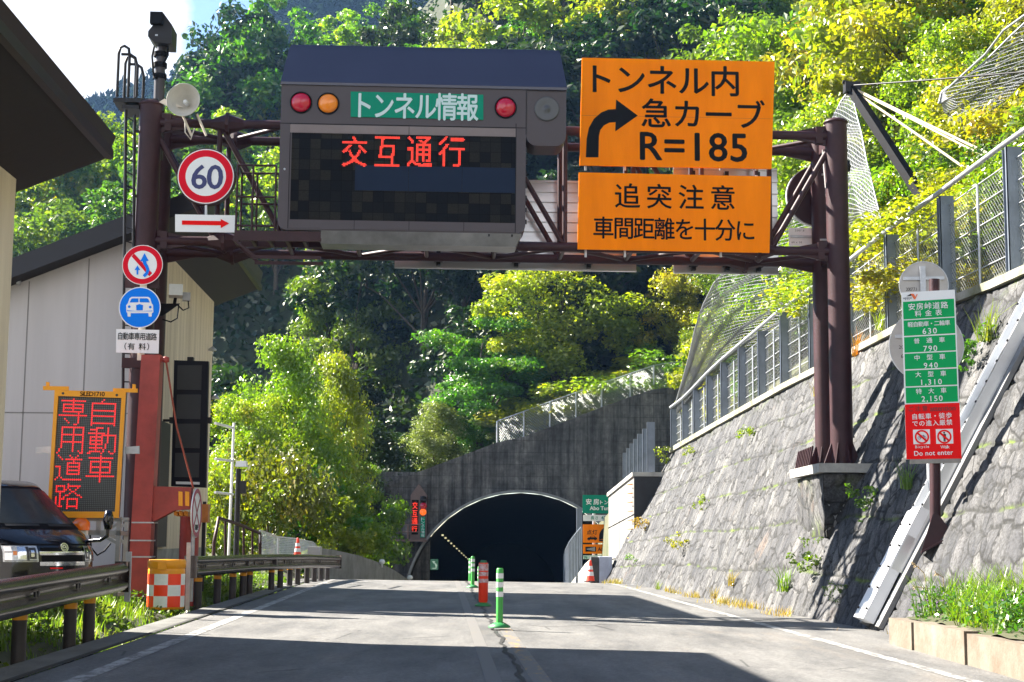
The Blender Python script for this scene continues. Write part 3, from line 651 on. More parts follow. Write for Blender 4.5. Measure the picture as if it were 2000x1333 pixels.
for v in (0, BD):                            # base plates with gusset fins
    mb = MB().box(uR-.42, uR+.42, v-.36, v+.36, zPedTop, zPedTop+.04)
    for a in range(8):
        c, s_ = math.cos(a*math.pi/4+.2), math.sin(a*math.pi/4+.2); mb.bar((uR+.2*c, v+.2*s_, zPedTop+.04), (uR+.36*c, v+.32*s_, zPedTop+.04), .025, .02); mb.hexa([(uR+.19*c-.01*s_, v+.19*s_+.01*c, zPedTop+.04), (uR+.36*c-.01*s_, v+.34*s_+.01*c, zPedTop+.04), (uR+.36*c+.01*s_, v+.34*s_-.01*c, zPedTop+.04), (uR+.19*c+.01*s_, v+.19*s_-.01*c, zPedTop+.04)], [(uR+.19*c-.01*s_, v+.19*s_+.01*c, zPedTop+.42), (uR+.21*c-.01*s_, v+.21*s_+.01*c, zPedTop+.42), (uR+.21*c+.01*s_, v+.21*s_-.01*c, zPedTop+.42), (uR+.19*c+.01*s_, v+.19*s_-.01*c, zPedTop+.42)])
    mb.build('base_plate', BROWN, gan)
# short railing spikes on the pedestal's rim
mb = MB()
for i in range(9): mb.bar((uR-.62+.02*i, -.05+.22*i, zPedTop), (uR-.55+.02*i, -.05+.22*i, zPedTop+.36), .035, .035)
mb.build('edge_spikes', BROWN, gan)
CHR = .088
for v in (0, BD):
    for z in (zt1, zb1): MB().tube([(uL, v, z), (uR, v, z)], CHR, 12).build('chord', BROWN, gan)
def brace(a, b, r=.052): MB().tube([a, b], r, 8).build('brace', BROWN, gan)
nb = 10; us = [uL+(uR-uL)*i/nb for i in range(nb+1)]
for i in range(1, nb):
    for v in (0, BD): brace((us[i], v, zb1), (us[i], v, zt1), .048)
    for z in (zb1, zt1): brace((us[i], 0, z), (us[i], BD, z), .042)
for i in range(nb):
    a, b = (us[i], us[i+1]) if i % 2 == 0 else (us[i+1], us[i])
    for z in (zb1, zt1): brace((a, 0, z), (b, BD, z), .045)
    if i in (0, nb-1):
        for v in (0, BD): brace((us[i], v, zt1 if i == 0 else zb1), (us[i+1], v, zb1 if i == 0 else zt1), .055)
    elif i % 2:
        for v in (0, BD): brace((us[i], v, zt1), (us[i+1], v, zb1), .05)
for u in (gp(445, 250).x, gp(1480, 500).x):     # bolted flange joints
    for v in (0, BD):
        for z in (zt1, zb1):
            mb = MB()
            for s_ in (-1, 1): mb.tube([(u+s_*.30, v, z), (u+s_*.03, v, z)], [CHR+.002, .19], 8, True, False)
            mb.lathe([(0, -.03), (.22, -.03), (.22, .03), (0, .03)], 10, (0, 0, 0), False); mb.xf(Matrix.Translation((u, v, z)) @ Matrix.Rotation(R_(90), 4, 'Y'), len(mb.v)-40)
            mb.build('flange_joint', BROWN, gan)
# brackets where the chords meet the posts
for u, s_ in ((uL, 1), (uR, -1)):
    for z in (zt1, zb1):
        mb = MB()
        for v in (0, BD): mb.hexa([(u+s_*.15, v-.03, z-.20), (u+s_*.75, v-.03, z-.08), (u+s_*.75, v-.03, z+.08), (u+s_*.15, v-.03, z+.20)], [(u+s_*.15, v+.03, z-.20), (u+s_*.75, v+.03, z-.08), (u+s_*.75, v+.03, z+.08), (u+s_*.15, v+.03, z+.20)])
        mb.bar((u, 0, z), (u, BD, z), .14, .2); mb.box(u-.33*(1 if s_ < 0 else -1)-.06, u-.33*(1 if s_ < 0 else -1)+.06, -.08, .08, z-.16, z+.16)
        mb.build('gusset', BROWN, gan)
# climbing ladder on the left post, cage hoop on top
def gl(px, py, off=-.1): return gp(px, py, off)
mb = MB(); la = gl(246, 215); lb = gl(240, 760); ra = gl(263, 225); rb = gl(258, 760)
mb.tube([la, lb], .028, 8); mb.tube([ra, rb], .028, 8)
for i in range(20):
    t = (i+.5)/20; mb.tube([la.lerp(lb, t), ra.lerp(rb, t)], .014, 6)
for t in (.06, .3, .52, .75): mb.bar(ra.lerp(rb, t), ra.lerp(rb, t)+Vector((.25, .1, 0)), .04, .05)
mb.build('ladder', BLKSTEEL, gan)
mb = MB(); zt_ = gl(240, 90).z; z0_ = gl(240, 190).z
for off in (-.1, .5):
    x0 = gl(230, 150).x; x1 = gl(268, 150).x; w_ = (x1-x0)
    mb.tube([(x0, off, z0_), (x0, off, zt_-.15), (x0+.03, off, zt_-.03), (x0+.1, off, zt_), (x0+.18, off, zt_-.05), (x0+.2, off, zt_-.2), (x0+.2, off, z0_)], .027, 8)
    mb.tube([(x0+.05, off, zt_-.16), (x1-.14, off, zt_-.16), (x1-.05, off, zt_-.22), (x1, off, zt_-.4), (x1, off, z0_)], .027, 8)
mb.box(x0-.06, gl(310, 190).x, -.12, .55, z0_-.1, z0_-.02); mb.box(x0+.1, gl(272, 200).x, -.12, .5, z0_-.22, z0_-.15)
mb.build('ladder_cage', BLKSTEEL, gan)
# catwalk beside the display
cx0 = gp(458, 450, -.75).x; cx1 = gp(628, 450, -.75).x; cz0 = gp(500, 468, -.75).z; czt = gp(500, 323, -.75).z
mb = MB().box(cx0, cx1, -.75, -.70, cz0-.02, cz0+.16); mb.box(cx0, cx1, -.15, -.10, cz0-.02, cz0+.16)
for i in range(6): u = cx0+(cx1-cx0)*i/5; mb.box(u-.03, u+.03, -.7, -.15, cz0-.02, cz0+.06)
for v in (-.75, -.12): mb.hexa([(cx0-.05, v, cz0), (cx0+.03, v, cz0), (cx0+.03, v+.04, cz0), (cx0-.05, v+.04, cz0)], [(cx0+.35, v, cz0-.32), (cx0+.43, v, cz0-.32), (cx0+.43, v+.04, cz0-.32), (cx0+.35, v+.04, cz0-.32)])
mb.box(cx0+.3, cx1, -.74, -.70, cz0-.34, cz0-.28); mb.box(cx0+.3, cx1, -.15, -.11, cz0-.34, cz0-.28)
mb.build('catwalk', BROWN, gan)
mb = MB(); cxe = gp(536, 450, -.75).x
for v in (-.73, -.12):
    for u in (cx0+.02, cx0+.3, cxe): mb.tube([(u, v, cz0), (u, v, czt)], .022, 6)
    for z in (czt, (czt+cz0)/2+.1, cz0+.25): mb.tube([(cx0, v, z), (cxe, v, z)], .02, 6)
mb.tube([(cx0+.02, -.73, czt), (cx0+.02, -.12, czt)], .02, 6)
mb.build('catwalk_railing', BROWN, gan)
mb = MB(); mb.tube([(uR-.05, .25, zb1+.1), (uR-.18, .25, zt1-.2)], .03, 6)
for t in (.2, .75): a = gp(1607, 300+230*t, BD); mb.lathe([(.195, -.02), (.2, -.02), (.2, .02), (.195, .02)], 20, (a.x+.0, BD, a.z))
mb.build('cable_conduit', pbr('conduit', (.4, .38, .38), .5, .3, .2, 4), gan)
MB().lathe([(0, 0), (.06, 0), (.06, .12), (.045, .2), (0, .2)], 10).build('junction_knob', BLKSTEEL, gan).location = (gp(1655, 328, 0).x, 0, gp(1655, 335, 0).z)

# ---- display board
OFF = -.78                                   # its front face in front of the truss
db = thing('information_board', 'large brown tunnel information board with red LED message, signal lamps and green title strip', 'display board', Fr(G.w(gp(790, 455, OFF).x, OFF, gp(790, 478, OFF).z), GYAW))
DF = Fr(G.w(gp(790, 455, OFF).x, OFF, gp(790, 478, OFF).z), GYAW)
def dp(px, py, y=0.0): q = DF.loc(px, py, y); return (q.x, q.z)
bx0 = dp(546, 300)[0]; bx1 = dp(1027, 300)[0]; zlow = dp(790, 453)[1]; zlip = dp(800, 171)[1]; ztop = dp(800, 92, .55)[1]; hx1 = dp(1106, 200)[0]
# main body (rounded lower corners), the hood sloping back, and the horn housing on the right
def rrect(x0, x1, z0, z1, r, n=6, low=True, high=False):
    p = []
    def arc(cx, cz, a0, a1):
        for i in range(n+1): a = a0+(a1-a0)*i/n; p.append((cx+r*math.cos(a), cz+r*math.sin(a)))
    if low: arc(x0+r, z0+r, math.pi, 1.5*math.pi); arc(x1-r, z0+r, 1.5*math.pi, 2*math.pi)
    else: p += [(x0, z0), (x1, z0)]
    if high: arc(x1-r, z1-r, 0, .5*math.pi); arc(x0+r, z1-r, .5*math.pi, math.pi)
    else: p += [(x1, z1), (x0, z1)]
    return p
MB().prism(rrect(bx0, bx1, zlow, zlip, .16), 0, .72).build('cabinet', BOXBR, db)
hp = [(0, zlip+.0), (.0, zlip+.05), (.42, ztop-.12), (.47, ztop-.03), (.56, ztop), (.72, ztop), (.72, zlip)]
mb = MB(); V = []
inset = [0, 0, .10, .13, .20, .20, 0]
k = len(hp)
Lx = [(bx0-.012+(inset[i] if hp[i][1] > ztop-.2 else 0)*.9, y-.03 if i < 2 else y, z) for i, (y, z) in enumerate(hp)]
Rx = [(hx1+.012-(inset[i] if hp[i][1] > ztop-.2 else 0)*.9, y-.03 if i < 2 else y, z) for i, (y, z) in enumerate(hp)]
mb.add(Lx+Rx, [(i, (i+1) % k, (i+1) % k+k, i+k) for i in range(k)]); mb.add(Lx, [tuple(range(k))]); mb.add(Rx, [tuple(range(k-1, -1, -1))])
HOOD = pbr('sky_tinted_hood', (.02, .02, .045), .24, 0, .1, .7, .015, 3, spec=.7)  # blue of the reflected sky put into the hood's paint colour
mb.build('hood', HOOD, db)
hz0 = dp(1068, 285)[1]
pts = rrect(bx1+.002, hx1, hz0, zlip-.002, .2, 7, True); MB().prism(pts, .02, .70).build('horn_housing', BOXBR, db)
mb = MB()
for (a, b) in (((566.6, 240), (1007, 268)),): pass
x0, z0 = dp(566, 429); x1, z1 = dp(1007, 265)
MB().box(dp(567, 250)[0], x1, -.012, .0, dp(700, 262)[1], dp(700, 246)[1]).build('trim_strip', pbr('brown_trim', (.16, .125, .125), .35, 0, .15, 2), db)
MB().box(dp(565, 440)[0], x1, -.012, .0, dp(700, 449)[1], z0).build('trim_strip', BOXBR, db)
mb = MB()
for px in (566, 1007.5): mb.box(dp(px, 300)[0]-.006, dp(px, 300)[0]+.006, -.004, .001, zlow+.02, dp(px, 242)[1])
mb.box(bx0, bx1, -.004, .001, dp(700, 244)[1]-.006, dp(700, 244)[1]+.006); mb.box(bx1-.004, bx1+.006, -.004, .02, hz0+.2, zlip-.02)
for px in (692, 799, 906): mb.box(dp(px, 430)[0]-.004, dp(px, 430)[0]+.004, -.016, -.011, dp(700, 449)[1], z0)
mb.box(dp(799, 250)[0]-.004, dp(799, 250)[0]+.004, -.016, -.011, dp(700, 262)[1], dp(700, 246)[1])
mb.build('panel_seam', BLACK, db)
# LED matrix
def led_panel_mat():
    m = bpy.data.materials.new('led_matrix'); m.use_nodes = True; t = m.node_tree; b = t.nodes['Principled BSDF']; L = t.links.new; b.inputs['Roughness'].default_value = .6; b.inputs['Specular IOR Level'].default_value = .08
    g = N(t, 'ShaderNodeTexCoord'); mp_ = N(t, 'ShaderNodeMapping'); mp_.inputs[2].default_value = (R_(90), 0, 0); mp_.inputs[3].default_value = (1/.19,)*3; L(g.outputs['Object'], mp_.inputs[0])
    fl = N(t, 'ShaderNodeVectorMath', operation='FLOOR'); L(mp_.outputs[0], fl.inputs[0]); wn = N(t, 'ShaderNodeTexWhiteNoise', noise_dimensions='2D'); L(fl.outputs[0], wn.inputs['Vector'])
    r = N(t, 'ShaderNodeValToRGB'); e = r.color_ramp.elements; e[0].color = (.008, .009, .012, 1); e[1].color = (.034, .030, .024, 1); e[0].position = .35; L(wn.outputs['Value'], r.inputs[0])
    nz_ = N(t, 'ShaderNodeTexNoise'); nz_.inputs['Scale'].default_value = 12; nz_.inputs['Detail'].default_value = 4; L(mp_.outputs[0], nz_.inputs['Vector'])
    br = N(t, 'ShaderNodeTexBrick', offset=0.0); br.inputs['Scale'].default_value = 1; br.inputs['Brick Width'].default_value = 1; br.inputs['Row Height'].default_value = 1; br.inputs['Mortar Size'].default_value = .03
    br.inputs['Color1'].default_value = br.inputs['Color2'].default_value = (1, 1, 1, 1); br.inputs['Mortar'].default_value = (.35, .35, .35, 1); L(mp_.outputs[0], br.inputs['Vector'])
    x = N(t, 'ShaderNodeMixRGB', blend_type='MULTIPLY'); x.inputs[0].default_value = 1; L(r.outputs[0], x.inputs[1]); L(br.outputs[0], x.inputs[2])
    y = N(t, 'ShaderNodeMixRGB', blend_type='MULTIPLY'); y.inputs[0].default_value = .8; L(x.outputs[0], y.inputs[1]); L(nz_.outputs[0], y.inputs[2]); 
    L(y.outputs[0], b.inputs['Base Color']); return m
LEDM = led_panel_mat()
MB().box(x0, x1, -.006, 0, z0, z1).build('led_screen', LEDM, db)
q0 = dp(692.5, 372); q1 = dp(1006.8, 329); mb = MB()
for i in range(3): w_ = (q1[0]-q0[0])/3; mb.box(q0[0]+w_*i+.004, q0[0]+w_*(i+1)-.004, -.010, -.005, q0[1], q1[1])
mb.build('blue_panel', pbr('dark_blue_panel', (.004, .012, .036), .5, 0, .1, 2, spec=.15), db)
mb = MB(); a = dp(667, 328); b = dp(908, 266); 
for chx, (c0, c1) in zip('交互通行', ((427, 572), (612, 757), (797, 940), (975, 1125))):
    a = dp(*zz(c0, 770, 520, 60, .345)); b = dp(*zz(c1, 602, 520, 60, .345)); dots_into(mb, chx, (a[0], a[1], b[0], b[1]), -.013, 20)
mb.build('led_message', LEDRED, db)
tq = [dp(*q) for q in ((685, 179.7), (944, 186), (944, 235), (685, 229))]; MB().prism(tq[::-1], -.02, 0).build('title_plate', TEAL, db)
mb = MB(); a = dp(700, 233.5); b = dp(934, 185); text_into(mb, 'トンネル情報', (a[0], a[1]+.01, b[0], b[1]), -.025, .022); mb.build('lettering', TEALT, db)
def lens(c, r, mat, nm):
    x, z = dp(*c); rr = dp(c[0]+r, c[1])[0]-x
    L_ = MB().lathe([(rr*1.0, 0), (rr*.97, .03), (rr*.75, .075), (rr*.4, .10), (0, .11)], 28); L_.xf(Matrix.Translation((x, 0, z)) @ Matrix.Rotation(R_(90), 4, 'X'))
    o = L_.build(nm, mat, db); h = MB().lathe([(rr*1.12, -.001), (rr*1.12, .03), (rr*1.01, .035), (rr*1.0, 0)], 28); h.xf(Matrix.Translation((x, 0, z)) @ Matrix.Rotation(R_(90), 4, 'X')); h.build('lens_rim', BLACK, o)
lens((588, 201), 19.5, LENSR, 'red_lamp'); lens((641, 203), 19.5, LENSA, 'amber_lamp'); lens((987.5, 211), 19.5, LENSR, 'red_lamp')
x, z = dp(1068, 213.5, .02); h = MB().lathe([(.225, .0), (.225, .03), (.205, .035), (.11, .012), (.04, .006), (.03, .03), (0, .032)], 30); h.xf(Matrix.Translation((x, .02, z)) @ Matrix.Rotation(R_(90), 4, 'X')); h.build('horn', pbr('dark_grey_horn', (.07, .072, .08), .4, 0, .15, 3), db)
# metal underside duct
mb = MB(); a = dp(626, 478)[0]; b = dp(1008, 478)[0]; z_ = dp(800, 478)[1]
mb.hexa([(a, .05, z_), (b, .05, z_), (b, .6, z_), (a, .6, z_)], [(a, .0, zlow-.002), (b+.1, .0, zlow-.002), (b+.1, .65, zlow-.002), (a, .65, zlow-.002)]); mb.build('underside_tray', pbr('brushed_steel', (.22, .22, .23), .3, .8, .4, 1.5, .02, 8), db)
mb = MB()
for i in range(8): z = zlow+.2+i*.22; mb.box(bx1, bx1+.03, .1, .14, z, z+.08)
for px in (955, 1000): mb.box(dp(px, 460)[0]-.015, dp(px, 460)[0]+.015, -.02, .02, zlow-.06, zlow-.02)
mb.build('latch', BLKSTEEL, db)
for px, py in ((556, 331),): x, z = dp(px, py); k_ = MB().lathe([(0, 0), (.02, 0), (.02, .02), (0, .02)], 8); k_.xf(Matrix.Translation((x, 0, z)) @ Matrix.Rotation(R_(90), 4, 'X')); k_.build('lock', GALV, db)

# ---- orange warning boards
OY = gp(1320, 300, -.22); OYw = G.w(OY.x, -.22, OY.z).y
S1 = Sign('warning_sign', 'large orange board reading sharp curve in tunnel R=185 with bent black arrow', 'road sign', (1137, 113), (1513, 121), (1507, 330), (1132, 323), OYw, GYAW, .05, ORANGE)
K = .3525
S1.texts([('トンネル内', zr((165, 108, 970, 272), 1100, 90, K)), ('急カーブ', zr((435, 297, 1115, 455), 1100, 90, K)), ('R=185', zr((428, 483, 1016, 637), 1100, 90, K))], BLACK, off=.018)
ar = [(125, 618), (130, 515), (142, 455), (170, 405), (210, 370), (250, 354), (291, 351), (293, 298), (413, 387), (288, 475), (290, 423), (255, 426), (225, 442), (205, 468), (198, 500), (195, 618)]
S1.poly([zz(a, b, 1100, 90, K) for a, b in ar], BLACK, 'arrow', 2)
mb = MB(); a = S1.p(1135, 226); b = S1.p(1510, 233); mb.add([(a[0], -.0015, a[1]), (b[0], -.0015, b[1]), (b[0], -.0015, b[1]+.006), (a[0], -.0015, a[1]+.006)], [(0, 1, 2, 3)]); mb.build('panel_seam', pbr('seam', (.5, .12, .004), .5, 0, .1, 3), S1.root)
S2 = Sign('warning_sign', 'lower orange board warning of rear-end collisions in two rows of black lettering', 'road sign', (1131, 337), (1506, 345), (1503, 494), (1128, 487), OYw, GYAW, .05, ORANGE)
S2.texts([('追突注意', zr((288, 768, 948, 903), 1100, 90, K)), ('車間距離を十分に', zr((168, 955, 1057, 1075), 1100, 90, K))], BLACK, off=.014)
for S, ys_ in ((S1, (170, 280)), (S2, (380, 450))):
    mb = MB()
    for py in ys_:
        a = S.p(1145, py); b = S.p(1495, py+7); mb.bar((a[0], .09, a[1]), (b[0], .09, b[1]), .06, .05)
    for px in (1145, 1222, 1410, 1480): q = S.p(px, ys_[0]-40); w_ = S.p(px, ys_[1]+50); mb.bar((q[0], .13, q[1]), (w_[0], .13, w_[1]), .05, .04)
    mb.build('back_frame', GALV, S.root)

# ---- backs of the boards facing the other way
def back_board(px0, px1, py0, py1, label):
    f = Fr(G.w(gp((px0+px1)/2, py1, BD+.3).x, BD+.3, gp((px0+px1)/2, py1, BD+.3).z), GYAW); r = thing('rear_board', label, 'road sign', f, group='backs of gantry boards')
    a = f.loc(px0, (py0+py1)/2); b = f.loc(px1, (py0+py1)/2); h = f.loc(px0, py0).z
    mb = MB().box(a.x, b.x, .05, .075, 0, h); mb.build('sheet', ALU, r)
    n = 9; mb = MB()
    for i in range(n+1): z = h*i/n; mb.box(a.x, b.x, 0, .05, max(0, z-.035), min(h, z+.035))
    mb.build('stiffener', ALU, r)
    for t in (.18, .5, .8): x = a.x+(b.x-a.x)*t; mb = MB().box(x-.04, x+.04, -.12, .0, .04, h-.1); mb.box(x-.08, x+.08, -.14, .0, .12, .2); mb.build('clamp', BLKSTEEL, r)
back_board(772, 1243, 347, 527, 'wide ribbed aluminium board back behind the gantry, between information board and orange boards')
back_board(1316, 1520, 326, 535, 'narrow ribbed aluminium board back behind the lower orange board')

# ---- speed limit sign with arrow plate
SY = G.w(0, -.35, 0).y+.02
def round_sign(nm, label, c, r, Y, yaw=GYAW, group=None, post_=True):
    s = Sign(nm, label, 'road sign', (c[0]-r, c[1]-r), (c[0]+r, c[1]-r), (c[0]+r, c[1]+r), (c[0]-r, c[1]+r), Y, yaw, rollmode=False); s.c = c; return s
S3 = round_sign('speed_limit_sign', 'round red ringed speed limit sign reading 60 on the gantry', (402, 345), 56, SY)
a = S3.p(402, 345); rr = S3.p(458, 345)[0]-a[0]; mb = MB(); mb.prism([(a[0]+rr*1.02*math.cos(2*math.pi*j/48), a[1]+rr*1.02*math.sin(2*math.pi*j/48)) for j in range(48)], 0, .16); mb.build('housing', BROWN, S3.root)
S3.disc((402, 345), 55, WHITE, 'rim', 1); S3.disc((402, 345), 53, REDS, 'red_ring', 2, r0=39.5); S3.disc((402, 345), 39.5, WHITE, 'face', 2)
S3.texts([('60', zr((1000, 862, 1160, 985), 0, 0, .375))], NAVY, off=.02, lay=3)
mb = MB(); q = S3.p(402, 400); w_ = S3.p(402, 425); mb.bar((q[0], .05, q[1]+.02), (w_[0], .05, w_[1]), .09, .04); mb.box(a[0]-.05, a[0]+.05, .16, .34, a[1]-.1, a[1]+.05); mb.build('bracket', GALV, S3.root)
S4 = Sign('arrow_plate', 'white plate with red arrow pointing right below the speed limit sign', 'road sign', (342, 419), (460.5, 421), (459, 454.5), (342, 453), SY, GYAW, .02, WHITE)
S4.poly([zz(x, y, 0, 0, .375) for x, y in ((948, 1150), (1150, 1153), (1150, 1142), (1193, 1165), (1150, 1190), (1150, 1175), (948, 1172))], REDB, 'arrow', 2)
mb = MB(); q = S4.p(402, 436); mb.box(q[0]-.04, q[0]+.04, .02, .36, q[1]-.04, q[1]+.04); mb.build('bracket', GALV, S4.root)

# ---- signs strapped to the left post
PYW = G.w(uL, -.30, 0).y
k4 = .2851
S5 = round_sign('no_overtaking_sign', 'round red ringed no overtaking sign with two blue arrows on the left gantry post', (278.4, 517.8), 39.5, PYW)
S5.disc((278.4, 517.8), 39.8, WHITE, 'rim', 1); S5.disc((278.4, 517.8), 38.4, REDS, 'red_ring', 2, r0=28.2); S5.disc((278.4, 517.8), 28.2, WHITE, 'face', 2)
S5.poly([zz(x, y, 180, 420, k4) for x, y in ((270, 285), (288, 266), (412, 400), (392, 422))], REDS, 'slash', 3)
mb_pts = [(348, 415), (366, 396), (372, 378), (362, 355), (350, 338), (346, 318), (330, 320), (360, 264), (388, 316), (372, 318), (374, 332), (386, 352), (394, 378), (386, 404), (362, 430)]
S5.poly([zz(x, y, 180, 420, k4) for x, y in mb_pts], BLUES, 'blue_arrow', 4)
S5.poly([zz(x, y, 180, 420, k4) for x, y in ((305, 410), (305, 378), (291, 380), (311, 348), (331, 380), (317, 378), (317, 410))], BLUES, 'blue_arrow', 4)
S6 = round_sign('motorway_sign', 'round blue sign with white car pictogram on the left gantry post', (273, 601), 40.5, PYW)
S6.disc((273, 601), 41, WHITE, 'rim', 1); S6.disc((273, 601), 39, BLUES, 'face', 2)
zc = lambda L_: [zz(x, y, 180, 420, k4) for x, y in L_]
S6.poly(zc([(236, 668), (234, 620), (246, 606), (258, 572), (272, 563), (385, 563), (398, 572), (408, 606), (418, 620), (420, 668), (410, 674), (246, 674)]), WHITE, 'car_pictogram', 3)
S6.poly(zc([(258, 602), (268, 578), (276, 573), (318, 573), (318, 600)]), BLUES, 'car_window', 4); S6.poly(zc([(326, 600), (326, 573), (376, 573), (386, 578), (396, 602)]), BLUES, 'car_window', 4)
S6.poly(zc([(304, 655), (302, 620), (326, 612), (350, 620), (348, 655)]), BLUES, 'car_grille', 4)
for c in ((255, 630), (399, 633)): S6.disc(zz(*c, 180, 420, k4), 2.7, BLUES, 'car_headlamp', 4, 16)
S6.poly(zc([(240, 655), (300, 660), (352, 660), (414, 657), (414, 662), (240, 661)]), BLUES, 'car_bumper', 4)
for a_, b_ in ((242, 266), (386, 410)): S6.poly(zc([(a_, 672), (b_, 672), (b_-3, 698), (a_+3, 698)]), WHITE, 'car_wheel', 3)
S7 = Sign('supplementary_plate', 'white plate with black lettering under the blue car sign', 'road sign', (227, 643), (311, 645), (309.7, 691), (226.5, 689), PYW, GYAW, .012, WHITE)
S7.texts([('自動車専用道路', zr((178, 808, 443, 858), 180, 420, k4)), ('（有 料）', zr((222, 878, 390, 926), 180, 420, k4))], BLACK, off=.012)
q = G.loc(275, 700, -.24); q2 = G.loc(281, 480, -.24)
mb = MB().box(q.x-.06, q.x+.06, -.27, -.20, q.z-.04, q2.z); mb.build('sign_strap', CREAMP, gan)
for py in (557, 712): z = gp(275, py).z; MB().box(uL-.30, uL+.30, -.235, -.19, z-.09, z+.09).build('sign_clamp', BROWN, gan)

# ---- horn loudspeaker and camera on the gantry
hc = G.loc(357.5, 195, -.55); hr = G.loc(391, 195, -.55).x-hc.x
f = Fr(G.w(hc.x, -.55, hc.z-hr), GYAW-R_(6)); t_ = thing('loudspeaker', 'off white horn loudspeaker on the gantry left of the information board', 'loudspeaker', f)
h = MB().lathe([(hr*.97, .0), (hr, .0), (hr, -.015), (hr*.80, -.14), (hr*.45, -.30), (hr*.25, -.36), (hr*.18, -.5), (0, -.5)], 36)
h.lathe([(hr*.965, -.01), (hr*.76, -.14), (hr*.40, -.28), (hr*.2, -.34), (hr*.12, -.36), (0, -.36)], 36)
h.xf(Matrix.Translation((0, 0, hr)) @ Matrix.Rotation(R_(90), 4, 'X')); h.build('horn', pbr('offwhite_horn', (.62, .59, .53), .45, 0, .15, 4), t_)
c = MB().lathe([(0, -.10), (.028, -.105), (.045, -.15), (.04, -.30), (.0, -.3)], 16); c.xf(Matrix.Translation((0, 0, hr)) @ Matrix.Rotation(R_(90), 4, 'X')); c.build('horn_core', WHITE, t_)
mb = MB().hexa([(-.30, .2, hr-.08), (-.05, .2, hr-.08), (-.05, .24, hr-.08), (-.30, .24, hr-.08)], [(-.50, .2, hr+.02), (-.40, .2, hr+.08), (-.40, .24, hr+.08), (-.50, .24, hr+.02)])
for s_ in (-.05, .22): mb.bar((s_, .15, .08), (s_+.16, .25, -.30), .05, .03)
mb.tube([(.02, .1, -.02), (.06, 0, -.3), (.15, .05, -.42), (.2, .1, -.2)], .012, 5); mb.build('bracket', CREAMP, t_)
pc = G.loc(315, 210, .55); pt = G.loc(315, 95, .55)
f = Fr(G.w(pc.x, .55, zLt-.9), GYAW); t_ = thing('traffic_camera', 'black traffic camera on a tall pole above the left end of the gantry', 'camera', f)
z_ = lambda py: G.loc(315, py, .55).z-(zLt-.9); xx = lambda px: G.loc(px, 100, .55).x-pc.x
MB().tube([(xx(315), 0, 0), (xx(313.5), 0, z_(140)), (xx(316), 0, z_(92))], [.105, .10, .085], 16).build('pole', pbr('pole_dark', (.03, .024, .03), .4, 0, .2, 4), t_)
mb = MB(); y0, y1 = -.25, .3
mb.prism([(xx(299), z_(36)), (xx(322), z_(35)), (xx(339), z_(57)), (xx(339), z_(93)), (xx(328), z_(93)), (xx(304), z_(90)), (xx(293), z_(80)), (xx(293), z_(70)), (xx(302), z_(58))][::-1], y0, y1); mb.build('camera_housing', BLKSTEEL, t_)
mb = MB().box(xx(300)-.02, xx(322), y0-.12, y0+.02, z_(58), z_(36)); mb.build('lens_hood', BLACK, t_)
mb = MB().box(xx(307), xx(312), y0-.006, y0, z_(79), z_(76)); mb.build('nameplate', GALV, t_)
mb = MB()
for py in (107, 128, 150): mb.lathe([(.09, -.05), (.13, -.05), (.13, .04), (.09, .04)], 14, (xx(314), 0, z_(py)), False)
mb.tube([(xx(303), -.1, z_(95)), (xx(300), -.12, z_(115)), (xx(304), -.12, z_(150)), (xx(310), -.12, z_(158))], .02, 6); mb.tube([(xx(328), -.05, z_(92)), (xx(330), -.08, z_(110)), (xx(322), -.1, z_(128))], .02, 6)
mb.build('cable', BLACK, t_)
wpx = [(303, 212), (331, 213)]
# small CCTV on the left post
f = Fr(G.w(gp(318, 600, -.1).x, -.1, gp(318, 605, -.1).z), GYAW+R_(10)); t_ = thing('security_camera', 'small pale boxy camera on a black arm beside the blue car sign', 'camera', f)
MB().box(.10, .34, -.35, .05, .22, .42).build('camera_body', pbr('beige_case', (.42, .42, .38), .5, 0, .15, 4), t_)
MB().box(.34, .48, -.02, .12, .18, .33).build('mount', pbr('grey_case', (.3, .3, .29), .5, 0, .2, 4), t_)
mb = MB().hexa([(-.1, -.03, -.12), (.0, -.03, -.12), (.0, .03, -.12), (-.1, .03, -.12)], [(-.1, -.03, .10), (.30, -.03, .12), (.30, .03, .12), (-.1, .03, .10)]); mb.tube([(.2, 0, .1), (.22, 0, .24)], .03, 8); mb.tube([(.44, 0, .2), (.46, 0, .05), (.36, 0, .0), (.25, 0, .1)], .014, 6); mb.tube([(.28, 0, .1), (.26, 0, -.15), (.15, 0, -.22), (0, 0, -.18)], .014, 6); mb.build('arm', BLACK, t_)

# ---- round and square sign backs on the right rear post
f = Fr(G.w(uR, BD+.25, gp(1580, 440, BD+.25).z), GYAW); t_ = thing('round_sign_back', 'dark brown back of a large round sign behind the right gantry posts', 'sign back', f)
c = f.loc(1597, 383); rr = f.loc(1600+58, 383).x-f.loc(1600, 383).x; mb = MB(); mb.prism([(c.x+rr*math.cos(2*math.pi*j/40), c.z+rr*math.sin(2*math.pi*j/40)) for j in range(40)], 0, .12); mb.build('housing', BROWN, t_)
mb = MB().ring((c.x, c.z), rr, rr+.02, .04, .14, 40); mb.build('rim', GALV, t_)
f = Fr(G.w(gp(1570, 480, BD+.22).x, BD+.22, gp(1570, 481, BD+.22).z), GYAW); t_ = thing('plate_back', 'small white plate back mounted low behind the right gantry post', 'sign back', f)
a = f.loc(1541, 462); b = f.loc(1592, 446); MB().box(a.x, b.x+.1, 0, .02, 0, b.z).build('plate', WHITE, t_); MB().box(a.x+.03, b.x, -.03, 0, b.z*.45, b.z*.58).build('rail', GALV, t_)
